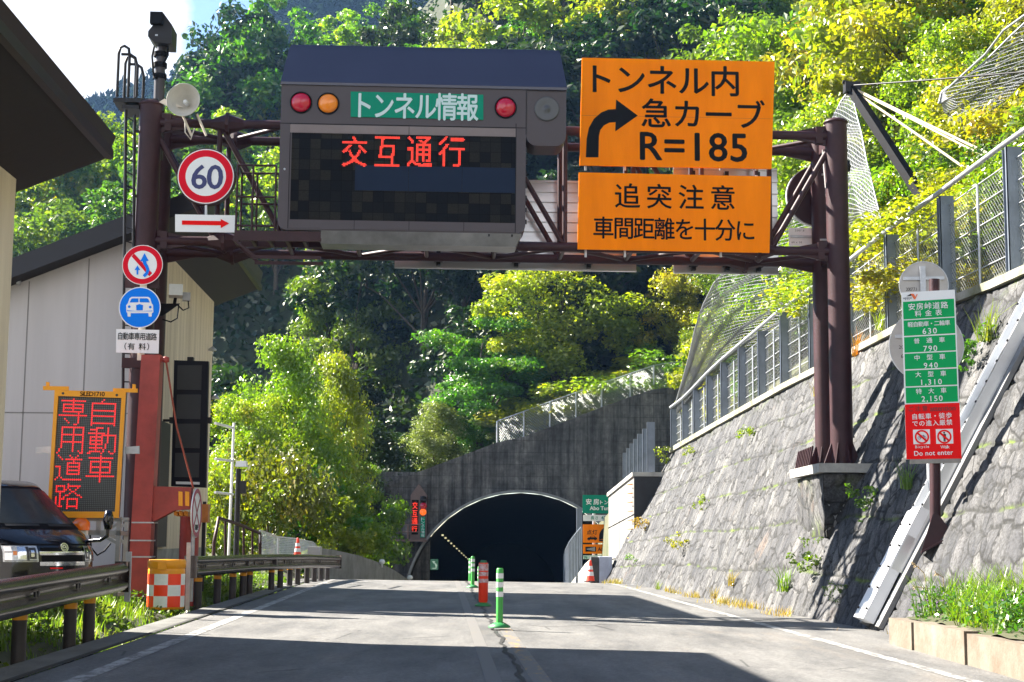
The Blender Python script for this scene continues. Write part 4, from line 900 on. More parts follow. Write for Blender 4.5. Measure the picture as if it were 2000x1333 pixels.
mb = MB(); text_into(mb, '2007.8', (a.x+.12, b.z*.8, a.x+.3, b.z*.9), -.003, 0); text_into(mb, '60 x 30', (a.x+.05, b.z*.15, a.x+.25, b.z*.25), -.003, 0); mb.build('lettering', BLACK, t_)

# ================================================================== TOLL BOARD on the right wall
tp = Vector((float(footx(21.8)+BAT*1.22), 21.8, 1.22))
f = Fr(tp, R_(-14)); tb = thing('toll_board', 'tall green and red toll price board on a brown post standing on the stone wall', 'road sign', f)
MB().tube([(0, 0, .0), f.loc(1825, 546)], .075, 16).build('post', BROWN, tb)
mb = MB().hexa([(-.2, -.2, -.15), (.25, -.2, .1), (.25, .2, .1), (-.2, .2, -.15)], [(-.2, -.2, -.12), (.25, -.2, .13), (.25, .2, .13), (-.2, .2, -.12)])
for y in (-.1, .1): mb.hexa([(-.2, y-.01, -.14), (.25, y-.01, .1), (.25, y+.01, .1), (-.2, y+.01, -.14)], [(-.03, y-.01, .4), (.05, y-.01, .4), (.05, y+.01, .4), (-.03, y+.01, .4)])
mb.build('base_gusset', BROWN, tb)
TB = Sign.__new__(Sign); c = f.w(*f.loc(1825, 897, -.12)); fa = Fr(c, R_(-14)); a = fa.loc(1760, 571.8); b = fa.loc(1864.7, 565.7)
TB.fr = Fr(c, R_(-14), math.atan2(b.z-a.z, b.x-a.x)); TB.root = bpy.data.objects.new('price_panel', None); COL.objects.link(TB.root); TB.root.parent = tb
TB.root.matrix_basis = f.mat().inverted() @ TB.fr.mat()
# the panel parts sit under the board itself as parts with their lettering below them
def reparent(o, p):
    m = p.matrix_basis.copy(); ch = list(o.children)
    return ch
kt = .31496
T = lambda x, y: zz(x, y, 1720, 500, kt)
cor = [TB.fr.loc(*T(*q)) for q in ((128, 228), (460, 210), (502, 1255), (160, 1262))]
PANEL = MB().prism([(p.x, p.z) for p in cor][::-1], 0, .05); TBm = TB.root.matrix_basis.copy()
def tbpart(mb_or_obj, nm, mat, parent=None):
    o = mb_or_obj; o.parent = parent or tb; 
    o.matrix_basis = TBm if parent is None else Matrix(); return o
def tbadd(mb, nm, mat): mb.xf(TBm); return mb.build(nm, mat, tb)
tbadd(PANEL, 'panel', WHITE)
def tquad(x0, x1, y0, y1):
    # board-aligned quad from nominal zoom coordinates along its leaning edges
    def at(t, y): lx = 128+(160-128)*(y-228)/1034; rx = 460+(502-460)*(y-210)/1045; return T(lx+(rx-lx)*t, y+(0 if True else 0)-(18*(1-(y-220)/1035)+5)*(t))
    return [TB.fr.loc(*at(x0, y0)), TB.fr.loc(*at(x1, y0)), TB.fr.loc(*at(x1, y1)), TB.fr.loc(*at(x0, y1))]
def tflat(q, lay, nm, mat): mb = MB().prism([(p.x, p.z) for p in q][::-1], -.003*lay, -.003*lay+.002); return tbadd(mb, nm, mat)
for y0, y1 in ((287, 396), (402, 498), (506, 602), (609, 705), (713, 811), (819, 915)): tflat(tquad(.025, .975, y0, y1), 1, 'green_panel', GREENS)
tflat(tquad(.0, 1, 922, 1262), 1, 'red_panel', REDB)
def ttext(items, mat, off=.012):
    mb = MB()
    for body, r in items:
        a = TB.p(*T((r[0]+r[2])/2, r[3])); b = TB.p(*T((r[0]+r[2])/2, r[1])); l = TB.p(*T(r[0], (r[1]+r[3])/2)); q = TB.p(*T(r[2], (r[1]+r[3])/2)); text_into(mb, body, (l[0], a[1], q[0], b[1]), -.0075, off)
    tbadd(mb, 'lettering', mat)
ttext([('安房峠道路', (172, 290, 418, 332)), ('料金表', (212, 336, 380, 374)), ('軽自動車・二輪車', (168, 405, 430, 437)), ('630', (260, 449, 348, 484)), ('普通車', (206, 508, 398, 541)), ('790', (266, 558, 350, 592)),
       ('中型車', (210, 612, 400, 646)), ('940', (268, 663, 354, 696)), ('大型車', (215, 716, 406, 750)), ('1,310', (252, 766, 379, 805)), ('特大車', (219, 821, 408, 855)), ('2,150', (254, 869, 384, 908)),
       ('自転車・徒歩', (197, 976, 441, 1012)), ('での進入厳禁', (197, 1019, 444, 1054)), ('Bicycle', (215, 1176, 300, 1198)), ('Walk', (371, 1176, 427, 1195)), ('Do not enter', (208, 1208, 449, 1237))], WHITE)
ttext([('ご注意', (174, 932, 290, 964)), ('attention', (306, 932, 464, 962))], DKRED)
ttext([('NEXCO', (140, 259, 192, 268))], BLACK, .03); ttext([('中日本', (152, 270, 180, 276))], BLACK, .01)
def tpoly(pts, lay, nm, mat): mb = MB().prism([TB.p(*T(*q)) for q in pts], -.003*lay, -.003*lay+.002); return tbadd(mb, nm, mat)
tpoly([(160, 252), (186, 236), (200, 236), (190, 248)], 2, 'emblem', BLACK); tpoly([(186, 236), (206, 237), (216, 255), (222, 240), (230, 238), (214, 272), (205, 268)], 3, 'emblem', pbr('orange_red_ink', (.75, .12, .02), .4, 0, .05, 3))
tflat(tquad(.135, .44, 1080, 1170), 2, 'pictogram_plate', WHITE); tflat(tquad(.55, .86, 1080, 1170), 2, 'pictogram_plate', WHITE)
for cx, cy in ((256, 1124), (395, 1122)):
    a = TB.p(*T(cx, cy)); rr = TB.p(*T(cx+45, cy))[0]-a[0]; mb = MB().ring(a, rr*.76, rr, -.0125, -.0105, 36); s_ = rr*.62; w_ = rr*.10
    if cx < 300:
        for dx in (-.42, .42): mb2 = None
        bk = MB()
        for dx in (-.36, .36): bk.ring((a[0]+dx*rr, a[1]-.12*rr), rr*.17, rr*.23, -.0095, -.008, 16)
        for p_, q_ in (((-.36, -.12), (-.1, .22)), ((-.1, .22), (.28, .22)), ((.28, .3), (.36, -.12)), ((-.1, .22), (.02, -.12)), ((-.36, -.12), (.02, -.12)), ((.02, -.12), (.28, .22))): bk.bar((a[0]+p_[0]*rr, -.009, a[1]+p_[1]*rr), (a[0]+q_[0]*rr, -.009, a[1]+q_[1]*rr), .006, .002, (0, 1, 0))
        tbadd(bk, 'bicycle_pictogram', NAVY)
    else:
        wk = MB().prism([(a[0]+rr*x_, a[1]+rr*z_) for x_, z_ in ((-.22, .38), (.22, .38), (.24, -.12), (.16, -.12), (.14, .2), (.13, -.7), (.02, -.7), (0, -.2), (-.02, -.7), (-.13, -.7), (-.14, .2), (-.16, -.12), (-.24, -.12))], -.010, -.008)
        wk.prism([(a[0]+rr*.13*math.cos(j*.524), a[1]+rr*(.56+.13*math.sin(j*.524))) for j in range(12)], -.010, -.008); tbadd(wk, 'walker_pictogram', BLACK)
    mb.hexa([(a[0]-s_-w_, -.0125, a[1]+s_-w_), (a[0]-s_+w_, -.0125, a[1]+s_+w_), (a[0]-s_+w_, -.0105, a[1]+s_+w_), (a[0]-s_-w_, -.0105, a[1]+s_-w_)], [(a[0]+s_-w_, -.0125, a[1]-s_-w_), (a[0]+s_+w_, -.0125, a[1]-s_+w_), (a[0]+s_+w_, -.0105, a[1]-s_+w_), (a[0]+s_-w_, -.0105, a[1]-s_-w_)])
    tbadd(mb, 'prohibition_ring', REDB)
q = [TB.p(*T(*p_)) for p_ in ((180, 1263), (500, 1256), (500, 1283), (180, 1290))]; tbadd(MB().prism(q[::-1], .0, .05), 'lower_bracket', pbr('rusty_galvanised', (.28, .26, .24), .6, .3, .3, 8), )
q = [TB.p(*T(*p_)) for p_ in ((150, 330), (450, 315), (450, 335), (150, 350))]; tbadd(MB().prism(q[::-1], .05, .1), 'bracket', GALV)
bpy.data.objects.remove(TB.root)
# round sign backs behind it on their own post
f = Fr((float(footx(22.7)+BAT*1.4)-.02, 22.7, 1.3), R_(-8)); rb_ = thing('double_sign_post', 'galvanised post carrying two round grey sign backs behind the toll board', 'sign back', f)
a = f.loc(1806, 525); b = f.loc(1812, 1000); MB().tube([(a.x, .03, .0), (a.x, .03, a.z)], .045, 10).build('post', GALV, rb_)
DISCB = pbr('sign_back_grey', (.42, .40, .38), .5, .2, .15, 3)
for (cx, cy, r_) in ((1804, 558, 47), (1809, 676, 72)):
    c = f.loc(cx, cy); rr = f.loc(cx+r_, cy).x-c.x; d_ = MB().prism([(c.x+rr*math.cos(2*math.pi*j/44), c.z+rr*math.sin(2*math.pi*j/44)) for j in range(44)], -.02, -.005).build('sign_disc', DISCB, rb_)
    MB().ring((c.x, c.z), rr, rr+.012, -.03, 0, 44).build('rim', GALV, d_)
    h = .22*rr; MB().box(c.x-rr*.85, c.x+rr*.85, -.05, -.021, c.z+h, c.z+h+.05).build('rail', GALV, d_)
    mb = MB(); text_into(mb, '2007.7.1', (c.x-rr*.75, c.z+h-.16, c.x-rr*.3, c.z+h-.11), -.022, 0); text_into(mb, '60x', (c.x-rr*.7, c.z+h-.3, c.x-rr*.45, c.z+h-.24), -.022, 0); mb.build('lettering', BLACK, d_)
a = f.loc(1804, 600); MB().box(a.x-.05, a.x+.03, -.09, -.05, a.z-1.2, f.loc(1804, 522).z).build('channel', GALV, rb_)

# ---- metal drainage chute down the wall
ch = thing('drain_chute', 'silver metal chute running down the stone wall with a white cover plate at its foot', 'chute', loc=(float(footx(22.6)), 22.6, 0))
wnrm = Vector((-.88, 0, .475))
def wp(Y, z, h=0.0): return Vector((float(footx(Y))+BAT*z, Y, z))+wnrm*h
CY0, CW = 22.75, .40
def cpt(z, lat, h): Y = CY0-lat-.012*z; return wp(Y, z, h)-ch.location
sec = [(0, .02), (0, .20), (.045, .20), (.06, .06), (.12, .05), (.30, .05), (.37, .06), (.385, .20), (.43, .20), (.43, .02)]
mb = MB(); zs_ = [.75, 5.45]; V = []
for z in zs_: V += [cpt(z, l, h+.04) for l, h in sec]
k = len(sec); mb.add(V, [(i, (i+1) % k, (i+1) % k+k, i+k) for i in range(k)]); mb.add(V[:k], [tuple(range(k))]); mb.add(V[k:], [tuple(range(k))])
mb.build('channel', pbr('bright_steel', (.66, .68, .71), .3, .8, .15, 2, .02, 12), ch)
mb = MB(); mb.hexa([cpt(.02, -.06, .08), cpt(.02, .40, .08), cpt(.02, .40, .25), cpt(.02, -.06, .25)], [cpt(1.55, -.02, .12), cpt(1.62, .44, .12), cpt(1.62, .44, .27), cpt(1.55, -.02, .27)]); mb.build('cover_plate', pbr('bright_cover', (.74, .76, .79), .45, .1, .08, 1.5), ch)
mb = MB()
for i in range(18):
    z = .15+i*.3
    for l in (.02, .40):
        p = cpt(z, l, .27 if z < 1.6 else .235); MB().bar(p-wnrm*.01, p+wnrm*.022, .032, .032).build('bolt', BLKSTEEL, ch)
mb = MB(); mb.hexa([cpt(0, .43, .0), cpt(0, .62, .0), cpt(0, .62, .07), cpt(0, .43, .07)], [cpt(5.4, .43, 0), cpt(5.4, .62, 0), cpt(5.4, .62, .07), cpt(5.4, .43, .07)]); mb.hexa([cpt(0, -.12, .0), cpt(0, -.0, .0), cpt(0, -.0, .12), cpt(0, -.12, .12)], [cpt(5.4, -.12, 0), cpt(5.4, -.0, 0), cpt(5.4, -.0, .12), cpt(5.4, -.12, .12)]); mb.build('mortar_edge', CONCD, ch)

# ---- planter kerb, bottom right
pk = thing('planter_kerb', 'low weathered concrete kerb wall of a planting bed at the foot of the stone wall', 'kerb', loc=(4.8, 19.4, 0))
KB = pbr('stained_kerb', (.16, .14, .112), .85, 0, .35, 1.8, .4, 18, dirt=(.10, .07, .045))
yk = [19.5, 18.4, 17.4, 16.3, 15.0, 13.6, 12.2, 10.8]
for i, (a, b) in enumerate(zip(yk[:-1], yk[1:])):
    xa = 4.74+.004*(19.5-a)+.02*(i % 2); MB().box(xa-4.8, xa+.22-4.8, b-19.4+.012, a-19.4-.012, -.1, .29+.012*(i % 3)).build('kerb_block', KB, pk)
MB().box(.02, 1.0, 19.5-19.4-.2, 19.5-19.4, -.1, .27).build('kerb_return', KB, pk)
xs = np.arange(4.9, 7.4, .12); ys = np.arange(8, 19.4, .12); Xg, Yg = np.meshgrid(xs, ys, indexing='ij'); Zg = .26+.28*(Xg-4.9)*.5+.08*vnoise(Xg*3, Yg*3, 8)
obj('planting_bed', np_mesh('planting_bed', np.stack([Xg, Yg, Zg], -1).reshape(-1, 3), grid_faces(len(xs), len(ys)), SOIL, True), kind='structure')

# ---- fence of H posts on the wall
fr_ = thing('rockfall_fence', 'tall fence of grey H posts and wire mesh on top of the stone wall', 'fence', loc=(float(wtopx(25)), 25, float(wtopz(25))))
o0 = Vector(fr_.location)
def tY(px):
    """distance at which the coping line is seen at this column"""
    best = min((abs(project((float(wtopx(y))+.12, y, float(wtopz(y))))[0]-px), y) for y in np.arange(15, 52, .02)); return best[1]
PXT = [(2140, 190), (1985, 290), (1852, 385), (1745, 460), (1660, 525), (1592, 572), (1535, 612), (1491, 648), (1452, 680), (1417, 709), (1389, 735), (1363, 762), (1341, 783), (1318, 800)]
tops = []
for px, py in PXT:
    Y = tY(px) if px < 2100 else 21.9; b = Vector((float(wtopx(Y))+.12, Y, float(wtopz(Y))+.1)); h = atY(px, py, Y).z; t_ = Vector((b.x, Y, h)); tops.append((b, t_))
    w_ = .13; mb = MB(); bl = b-o0
    mb.box(bl.x-w_, bl.x+w_, bl.y-.1, bl.y-.085, bl.z-.05, h-o0.z); mb.box(bl.x-w_, bl.x+w_, bl.y+.085, bl.y+.1, bl.z-.05, h-o0.z); mb.box(bl.x-.008, bl.x+.008, bl.y-.085, bl.y+.085, bl.z-.05, h-o0.z)
    mb.box(bl.x-w_-.004, bl.x-w_+.02, bl.y-.1, bl.y-.05, bl.z-.05, h-o0.z)
    mb.build('post', FENCE, fr_)
mb = MB().tube([t_-o0+Vector((-.13, 0, .06)) for b, t_ in tops], .045, 8); mb.build('top_rail', GALV, fr_)
for (b0, t0), (b1, t1) in zip(tops[:-1], tops[1:]):
    A0 = b0-o0+Vector((.05, 0, 0)); B0 = b1-o0+Vector((.05, 0, 0)); H0 = (t0-b0).z*.9; H1 = (t1-b1).z*.9; w_ = (B0-A0).length; h_ = (H0+H1)/2
    P = lambda u, v: A0.lerp(B0, u/w_)+Vector((0, 0, (H0+(H1-H0)*u/w_)*v/h_+.02))
    chain_panel(P, w_, h_, .0026, .095, WIRE, 'wire_mesh', fr_)
    mb = MB()
    for k in range(6): v = h_*k/5; mb.tube([P(0, v)-Vector((.02, 0, 0)), P(w_, v)-Vector((.02, 0, 0))], .012, 5)
    mb.tube([P(w_/2, 0)-Vector((.04, 0, 0)), P(w_/2, h_)-Vector((.04, 0, 0))], .026, 6); mb.build('panel_rail', GALV, fr_)

# ---- rock-fall net, its mast and ropes
nt_ = Vector((0, 0, 0)); NT = atY(1662, 172, 36.0); NB = atY(1812, 362, 33.5)
mast = thing('net_mast', 'black steel mast leaning over the hillside and holding up the grey rock fall net', 'mast', loc=NB)
mb = MB().bar(Vector((0, 0, -.5)), NT-NB, .2, .2); mb.build('mast', BLACK, mast); mb = MB().box(-.16, .2, -.15, .15, -.12, .12); mb.xf(Matrix.Translation(NT-NB)); mb.tube([NT-NB+Vector((-.2, 0, .15)), NT-NB+Vector((.25, 0, .02))], .05, 6); mb.build('mast_head', BLKSTEEL, mast)
def net(name, label, left, right, Yl, Yr, r, nu, nv, sag, mat, tail=None):
    """net spread between two edge curves (photo pixels with depths); diamonds of wire"""
    A = [atY(px, py, y) for (px, py), y in zip(left, Yl)]; B = [atY(px, py, y) for (px, py), y in zip(right, Yr)]
    def curve(C, t):
        k = t*(len(C)-1); i = min(int(k), len(C)-2); return C[i].lerp(C[i+1], k-i)
    t_ = thing(name, label, 'net', loc=A[-1]); mb = MB(); o = A[-1]
    def P(u, v):
        p = curve(A, v).lerp(curve(B, v), u); s_ = math.sin(math.pi*u)*sag*(.3+.7*v); rip = .08*math.sin(u*9+v*5)*(.3+v)
        return p+Vector((rip*.5, rip, -s_+.06*math.sin(u*31+v*11)))-o
    nd = lambda i, j: P(min(1, max(0, (i+.5*(j % 2))/nu)), j/nv)
    def wire(p0, p1, r):
        mb.add([p0+Vector((-r, 0, -r*.5)), p0+Vector((r, -r, r*.5)), p1+Vector((r, -r, r*.5)), p1+Vector((-r, 0, -r*.5))], [(0, 1, 2, 3)]); mb.add([p0+Vector((0, -r, r)), p0+Vector((0, r, -r)), p1+Vector((0, r, -r)), p1+Vector((0, -r, r))], [(0, 1, 2, 3)])
    for j in range(nv):
        for i in range(nu+1):
            k = i+(j % 2); wire(nd(i, j), nd(k, j+1), r)
            if k > 0: wire(nd(i, j), nd(k-1, j+1), r)
    mb.build('net_wire', mat, t_)
    e1 = MB().tube([P(0, k/14) for k in range(15)], .025, 5); e1.tube([P(k/8, 0) for k in range(9)], .02, 5); e1.build('border_rope', mat, t_)
NETW = pbr('net_steel', (.26, .27, .28), .5, .3, .2, 2)
net('rockfall_net', 'grey wire rock fall net draped from the black mast down behind the fence', [(1662, 172), (1628, 225), (1600, 330), (1560, 400), (1480, 480), (1400, 545), (1365, 620), (1345, 710), (1322, 785)], [(1752, 560), (1725, 575), (1690, 580), (1620, 595), (1540, 650), (1480, 690), (1430, 725), (1380, 755), (1324, 795)], [36, 36.2, 37, 38, 40, 42, 44, 46.5, 48.5], [32.6, 32.9, 33.4, 35, 38, 40.5, 43, 45.5, 48.5], .010, 46, 130, .25, NETW)
net('rockfall_net', 'grey wire rock fall net hanging on the upper slope at the right edge', [(2060, 0), (1930, 110), (1842, 182), (1835, 200)], [(2060, 120), (1990, 170), (1940, 215), (1880, 240)], [33, 35, 37, 37], [32, 33.5, 35, 36.5], .008, 30, 56, .2, NETW)
ROPE = pbr('pale_rope', (.62, .52, .36), .8, 0, .15, 8)
def cable(nm, label, pts, r, mat, group=None):
    P = [atY(*q) for q in pts]; o = obj(nm, MB().tube([p-P[-1] for p in P], r, 6).mesh(nm, mat), loc=P[-1]); tag(o, label, 'rope', group); return o
cable('stay_rope', 'lower pale stay rope from the mast head to the slope', [(1664, 176, 36), (1780, 255, 34.5), (1892, 334, 33)], .03, ROPE)
cable('stay_rope', 'upper pale stay rope from the mast head running furthest right', [(1664, 172, 36), (1800, 238, 34.4), (1975, 322, 32.5)], .034, ROPE)
cable('stay_rope', 'middle pale stay rope between the other two', [(1666, 174, 36), (1800, 243, 34.2), (1935, 312, 32.5)], .024, ROPE)
cable('support_cable', 'thin dark cable from the mast head out to the right edge', [(1655, 168, 36), (1800, 158, 34), (2080, 134, 31)], .022, BLKSTEEL)
cable('support_cable', 'twisted grey cable along the top of the upper net', [(1842, 182, 37), (1925, 106, 35), (1960, 60, 34), (2070, -20, 32)], .03, NETW)

# ---- second retaining block with its row of posts, beyond the wall
X0, Y0, Y1 = 3.86, 48.3, 57.0; z0 = pw(1240, 930, Y0)[1]; z1 = pw(1197, 970, Y1)[1]
rb2 = thing('concrete_retaining_wall', 'pale concrete retaining wall with shade-darkened end face beyond the stone wall', 'wall', loc=(X0, Y0, -.6))
mb = MB(); bot = lambda y: float(roadz(y))-.5
q = lambda x, y, z: (x-X0, y-Y0, z+.6)
mb.hexa([q(X0, Y0, -.8), q(X0+3, Y0, -.8), q(X0+3, Y0, z0), q(X0, Y0, z0)], [q(X0-.25, Y1, -2.6), q(X0+3, Y1, -2.6), q(X0+3, Y1, z1), q(X0-.25, Y1, z1)])
mb.build('wall_body', pbr('streaked_concrete', (.24, .235, .22), .85, 0, .5, 1.6, .3, 18, dirt=(.10, .095, .09), stretch=(1, 1, .3)), rb2)
mb = MB()
for (a, b, c, d) in (((X0-.05, Y0-.04, z0), (X0-.3, Y1, z1), .0, 0),):
    mb.hexa([q(X0-.06, Y0-.05, z0-.01), q(X0+3, Y0-.05, z0-.01), q(X0+3, Y0-.05, z0+.12), q(X0-.06, Y0-.05, z0+.12)], [q(X0-.31, Y1, z1-.01), q(X0+3, Y1, z1-.01), q(X0+3, Y1, z1+.12), q(X0-.31, Y1, z1+.12)])
mb.build('cap', CONC, rb2); MB().box(-.004, 2.9, -.012, -.002, -.2, z0+.58).build('end_face', pbr('shaded_end_concrete', (.03, .03, .031), .9, 0, .4, 1.5, .3, 20), rb2)  # end face darkened in colour to stand for shade on the near end
mb = MB()
for f_ in (.36, .68): mb.hexa([q(X0-.012, Y0, -.6+(z0+.6)*f_), q(X0, Y0, -.6+(z0+.6)*f_), q(X0, Y0, -.57+(z0+.6)*f_), q(X0-.012, Y0, -.57+(z0+.6)*f_)], [q(X0-.262, Y1, -.9+(z1+.9)*f_), q(X0-.25, Y1, -.9+(z1+.9)*f_), q(X0-.25, Y1, -.87+(z1+.9)*f_), q(X0-.262, Y1, -.87+(z1+.9)*f_)])
mb.build('joint', BLACK, rb2)
for i in range(7):
    z = z0-.25-i*.28; o_ = MB().tube([(-.02, .45, 0), (-.16, .42, 0), (-.16, .1, 0), (-.02, .08, 0)], .018, 6).build('step_iron', pbr('orange_iron', (.75, .28, .06), .5, 0, .2, 5), rb2); o_.location = (0, .15, z+.6)
for px, py, i in ((1271, 825, 0), (1262, 838, 1), (1252, 848, 2), (1244, 858, 3), (1237, 867, 4), (1230, 876, 5), (1223, 885, 6)):
    Y = 48.9+i*1.25; p = atY(px, py, Y); zb = z0+(z1-z0)*(Y-Y0)/(Y1-Y0)+.1
    t_ = thing('steel_post', 'bare grey H section post on the concrete retaining wall', 'post', loc=(p.x, Y, zb), group='bare posts on the concrete retaining wall'); h = p.z-zb
    t_['label'] = ['nearest and tallest', 'second nearest', 'third nearest', 'middle', 'third farthest', 'second farthest', 'farthest and shortest'][i]+' bare grey H section post on the concrete retaining wall'
    mb = MB().box(-.12, .12, -.1, -.085, 0, h); mb.box(-.12, .12, .085, .1, 0, h); mb.box(-.008, .008, -.085, .085, 0, h); mb.box(-.125, -.10, -.1, -.04, 0, h); mb.build('post', FENCE, t_)

# ---- parapet with bar fence at the tunnel approach, blocks and cone
pr_ = thing('parapet_wall', 'pale concrete parapet with bar railing leading to the right side of the tunnel mouth', 'wall', loc=(2.6, 50, -.3)); o0 = Vector(pr_.location)
pp = [(50.0, 2.62, .62), (54, 2.48, .36), (58, 2.36, -.05), (62, 2.27, -.5), (66, 2.2, -1.0), (71.8, 2.2, -1.7)]
pp = [(Y, atY(px, 1000, Y).x, z) for (Y, x, z), px in zip(pp, (1156, 1143, 1130, 1117, 1106, 1096))]
mb = MB()
for (Y, x, z), (Y2, x2, z2) in zip(pp[:-1], pp[1:]):
    A_ = lambda Y, x, z: [Vector((x, Y, float(roadz(Y))-.6))-o0, Vector((x+.28, Y, float(roadz(Y))-.6))-o0, Vector((x+.28, Y, z))-o0, Vector((x, Y, z))-o0]
    mb.hexa(A_(Y, x, z), A_(Y2, x2, z2))
mb.build('parapet', CONC, pr_)
mb = MB(); tp_ = []
for i in range(15):
    Y = 58+13.5*i/14; x = np.interp(Y, [p[0] for p in pp], [p[1] for p in pp])+.12; z = float(np.interp(Y, [p[0] for p in pp], [p[2] for p in pp])); zt = atY(1130-35*i/14, 1030+53*i/14, Y).z; b = Vector((x, Y, z))-o0; t_ = Vector((x, Y, zt))-o0; tp_.append(t_); mb.tube([b, t_], .035, 6)
mb.tube(tp_, .04, 6); mb.build('bar_railing', FENCE, pr_)
mb = MB().box(-.12, .1, -.1, .1, 0, 3.6); mb.xf(Matrix.Translation(Vector((atY(1132, 1000, 61).x, 61, -1.2))-o0)); mb.build('end_post', FENCE, pr_)
bl = thing('concrete_block', 'square concrete block painted pale blue grey beside the traffic cone', 'block', loc=(2.9, 48.5, -.2)); a = atY(1171, 1100, 48.4).x; b = atY(1196, 1100, 48.4).x; zt = pw(1180, 1088, 48.4)[1]
MB().box(a-2.9, b-2.9, 0, .9, -.2, zt+.2).build('painted_face', pbr('blue_grey_paint', (.36, .40, .5), .8, 0, .2, 3, .2, 20), bl); MB().box(atY(1155, 1100, 48.4).x-2.9, a-2.9-.002, .05, .9, -.2, zt+.19).build('dark_end', pbr('shade_dark_concrete', (.06, .06, .062), .9, 0, .3, 4, .2, 20), bl)  # dark end coloured for the shade on that face
def cone(label, px, pyb, Y, h, zb=None):
    b = atY(px, pyb, Y); t_ = thing('traffic_cone', label, 'traffic cone', loc=(b.x, Y, b.z))
    MB().lathe([(h*.20, .03), (h*.055, h*.97), (h*.05, h), (0, h)], 20).build('cone', pbr('cone_orange', (.9, .05, .015), .45, 0, .1, 5), t_); mb = MB()
    for a, c in ((.30, .48), (.58, .74)):
        r0 = h*(.20-.148*a)+.004; r1 = h*(.20-.148*c)+.004; mb.lathe([(r0, h*a), (r1, h*c)], 20)
    mb.build('reflective_band', WHITE, t_); MB().lathe([(h*.30, 0), (h*.30, .035), (h*.2, .045), (0, .045)], 8, smooth=False).build('base', RUBBER, t_)
cone('orange and white traffic cone leaning by the concrete block at the tunnel approach', 1153, 1138, 46.5, .66); cone('orange and white traffic cone standing behind the left guardrail', 581, 1090, 43, .55)

# ---- tunnel name and light-up signs
TY = 66
ts = Sign('tunnel_name_sign', 'green tunnel name sign partly hidden behind the concrete retaining wall', 'road sign', (1138, 967), (1262, 968), (1262, 1004), (1138, 1003), TY, 0, .05, TEAL)
k3 = .17253; Z3 = lambda r: zr(r, 1080, 920, k3)
ts.texts([('安房', Z3((375, 318, 520, 382))), ('トンネル', Z3((535, 335, 745, 380))), ('Abo Tunnel', Z3((418, 402, 705, 445)))], WHITE, off=.03)
t2 = Sign('length_plate', 'white plate giving the tunnel length below the green name sign', 'road sign', (1139, 1006), (1262, 1006.5), (1262, 1018.5), (1139, 1018), TY, 0, .04, WHITE); t2.texts([('長さ', Z3((428, 515, 510, 552))), ('4370m', Z3((546, 512, 690, 552)))], TEAL, off=.02)
t3 = Sign('headlight_sign', 'orange sign telling drivers to light up with car and tunnel pictogram', 'road sign', (1138.5, 1024.5), (1230, 1025), (1230, 1061), (1139, 1060.5), TY, 0, .05, ORANGE); t3.texts([('点灯', Z3((385, 668, 500, 722)))], BLACK, off=.02)
P3 = lambda L_: [zz(x, y, 1080, 920, k3) for x, y in L_]
t3.poly(P3([(385, 770), (400, 755), (418, 752), (430, 737), (468, 737), (485, 753), (500, 758), (500, 778), (385, 778)]), BLACK, 'car_pictogram', 2); t3.disc(zz(408, 778, 1080, 920, k3), 1.7, BLACK, 'car_wheel', 3, 14); t3.disc(zz(478, 778, 1080, 920, k3), 1.7, BLACK, 'car_wheel', 3, 14); t3.poly(P3([(425, 751), (434, 741), (464, 741), (476, 752)]), ORANGE, 'car_window', 3)
arc = [(520, 775)]+[(640-118*math.cos(a*.157), 745-118*math.sin(a*.157)) for a in range(0, 21)]+[(760, 775)]; t3.poly(P3(arc), BLACK, 'tunnel_pictogram', 2); t3.poly(P3([(522, 778), (640, 755), (760, 755), (760, 795), (522, 797)]), BLACK, 'tunnel_road', 2); t3.poly(P3([(530, 778), (640, 757), (720, 757), (720, 780)]), ORANGE, 'light_beam', 3)
t4 = Sign('radio_sign', 'small orange radio sign reading AM with a striped black pictogram', 'road sign', (1139, 1063.5), (1220, 1064), (1220, 1082.5), (1139, 1082), TY, 0, .05, ORANGE); t4.texts([('AM', Z3((508, 868, 588, 908)))], BLACK, off=.02)
t4.poly(P3([(368, 860), (487, 860), (487, 915), (368, 915)]), BLACK, 'radio_pictogram', 2); mb = MB()
for i in range(8):
    x = 385+i*12; hh = 6+i*2.5; q = [t4.p(*zz(a_, b_, 1080, 920, k3)) for a_, b_ in ((x, 887-hh), (x+4, 887-hh), (x+4, 887+hh), (x, 887+hh))]; mb.prism(q[::-1], -.014, -.012)
mb.build('radio_waves', WHITE, t4.root)
t5 = Sign('small_plate', 'small pale plate with a green letter N lowest under the radio sign', 'road sign', (1139, 1085), (1215, 1085.5), (1215, 1093), (1139, 1092.5), TY, 0, .03, pbr('pale_green_sheet', (.55, .72, .62), .4, 0, .05, 2)); t5.texts([('N', Z3((358, 962, 385, 995)))], TEAL, off=.03)
spst = thing('sign_pole', 'grey pole pair holding the stacked tunnel signs', 'pole', loc=(atY(1160, 1000, TY+.2).x, TY+.2, float(roadz(TY))))
MB().tube([(0, 0, 0), (0, 0, pw(1160, 972, TY)[1]-float(roadz(TY)))], .07, 10).build('pole', GALV, spst); MB().tube([(1.2, 0, 0), (1.2, 0, pw(1160, 972, TY)[1]-float(roadz(TY)))], .07, 10).build('pole', GALV, spst)

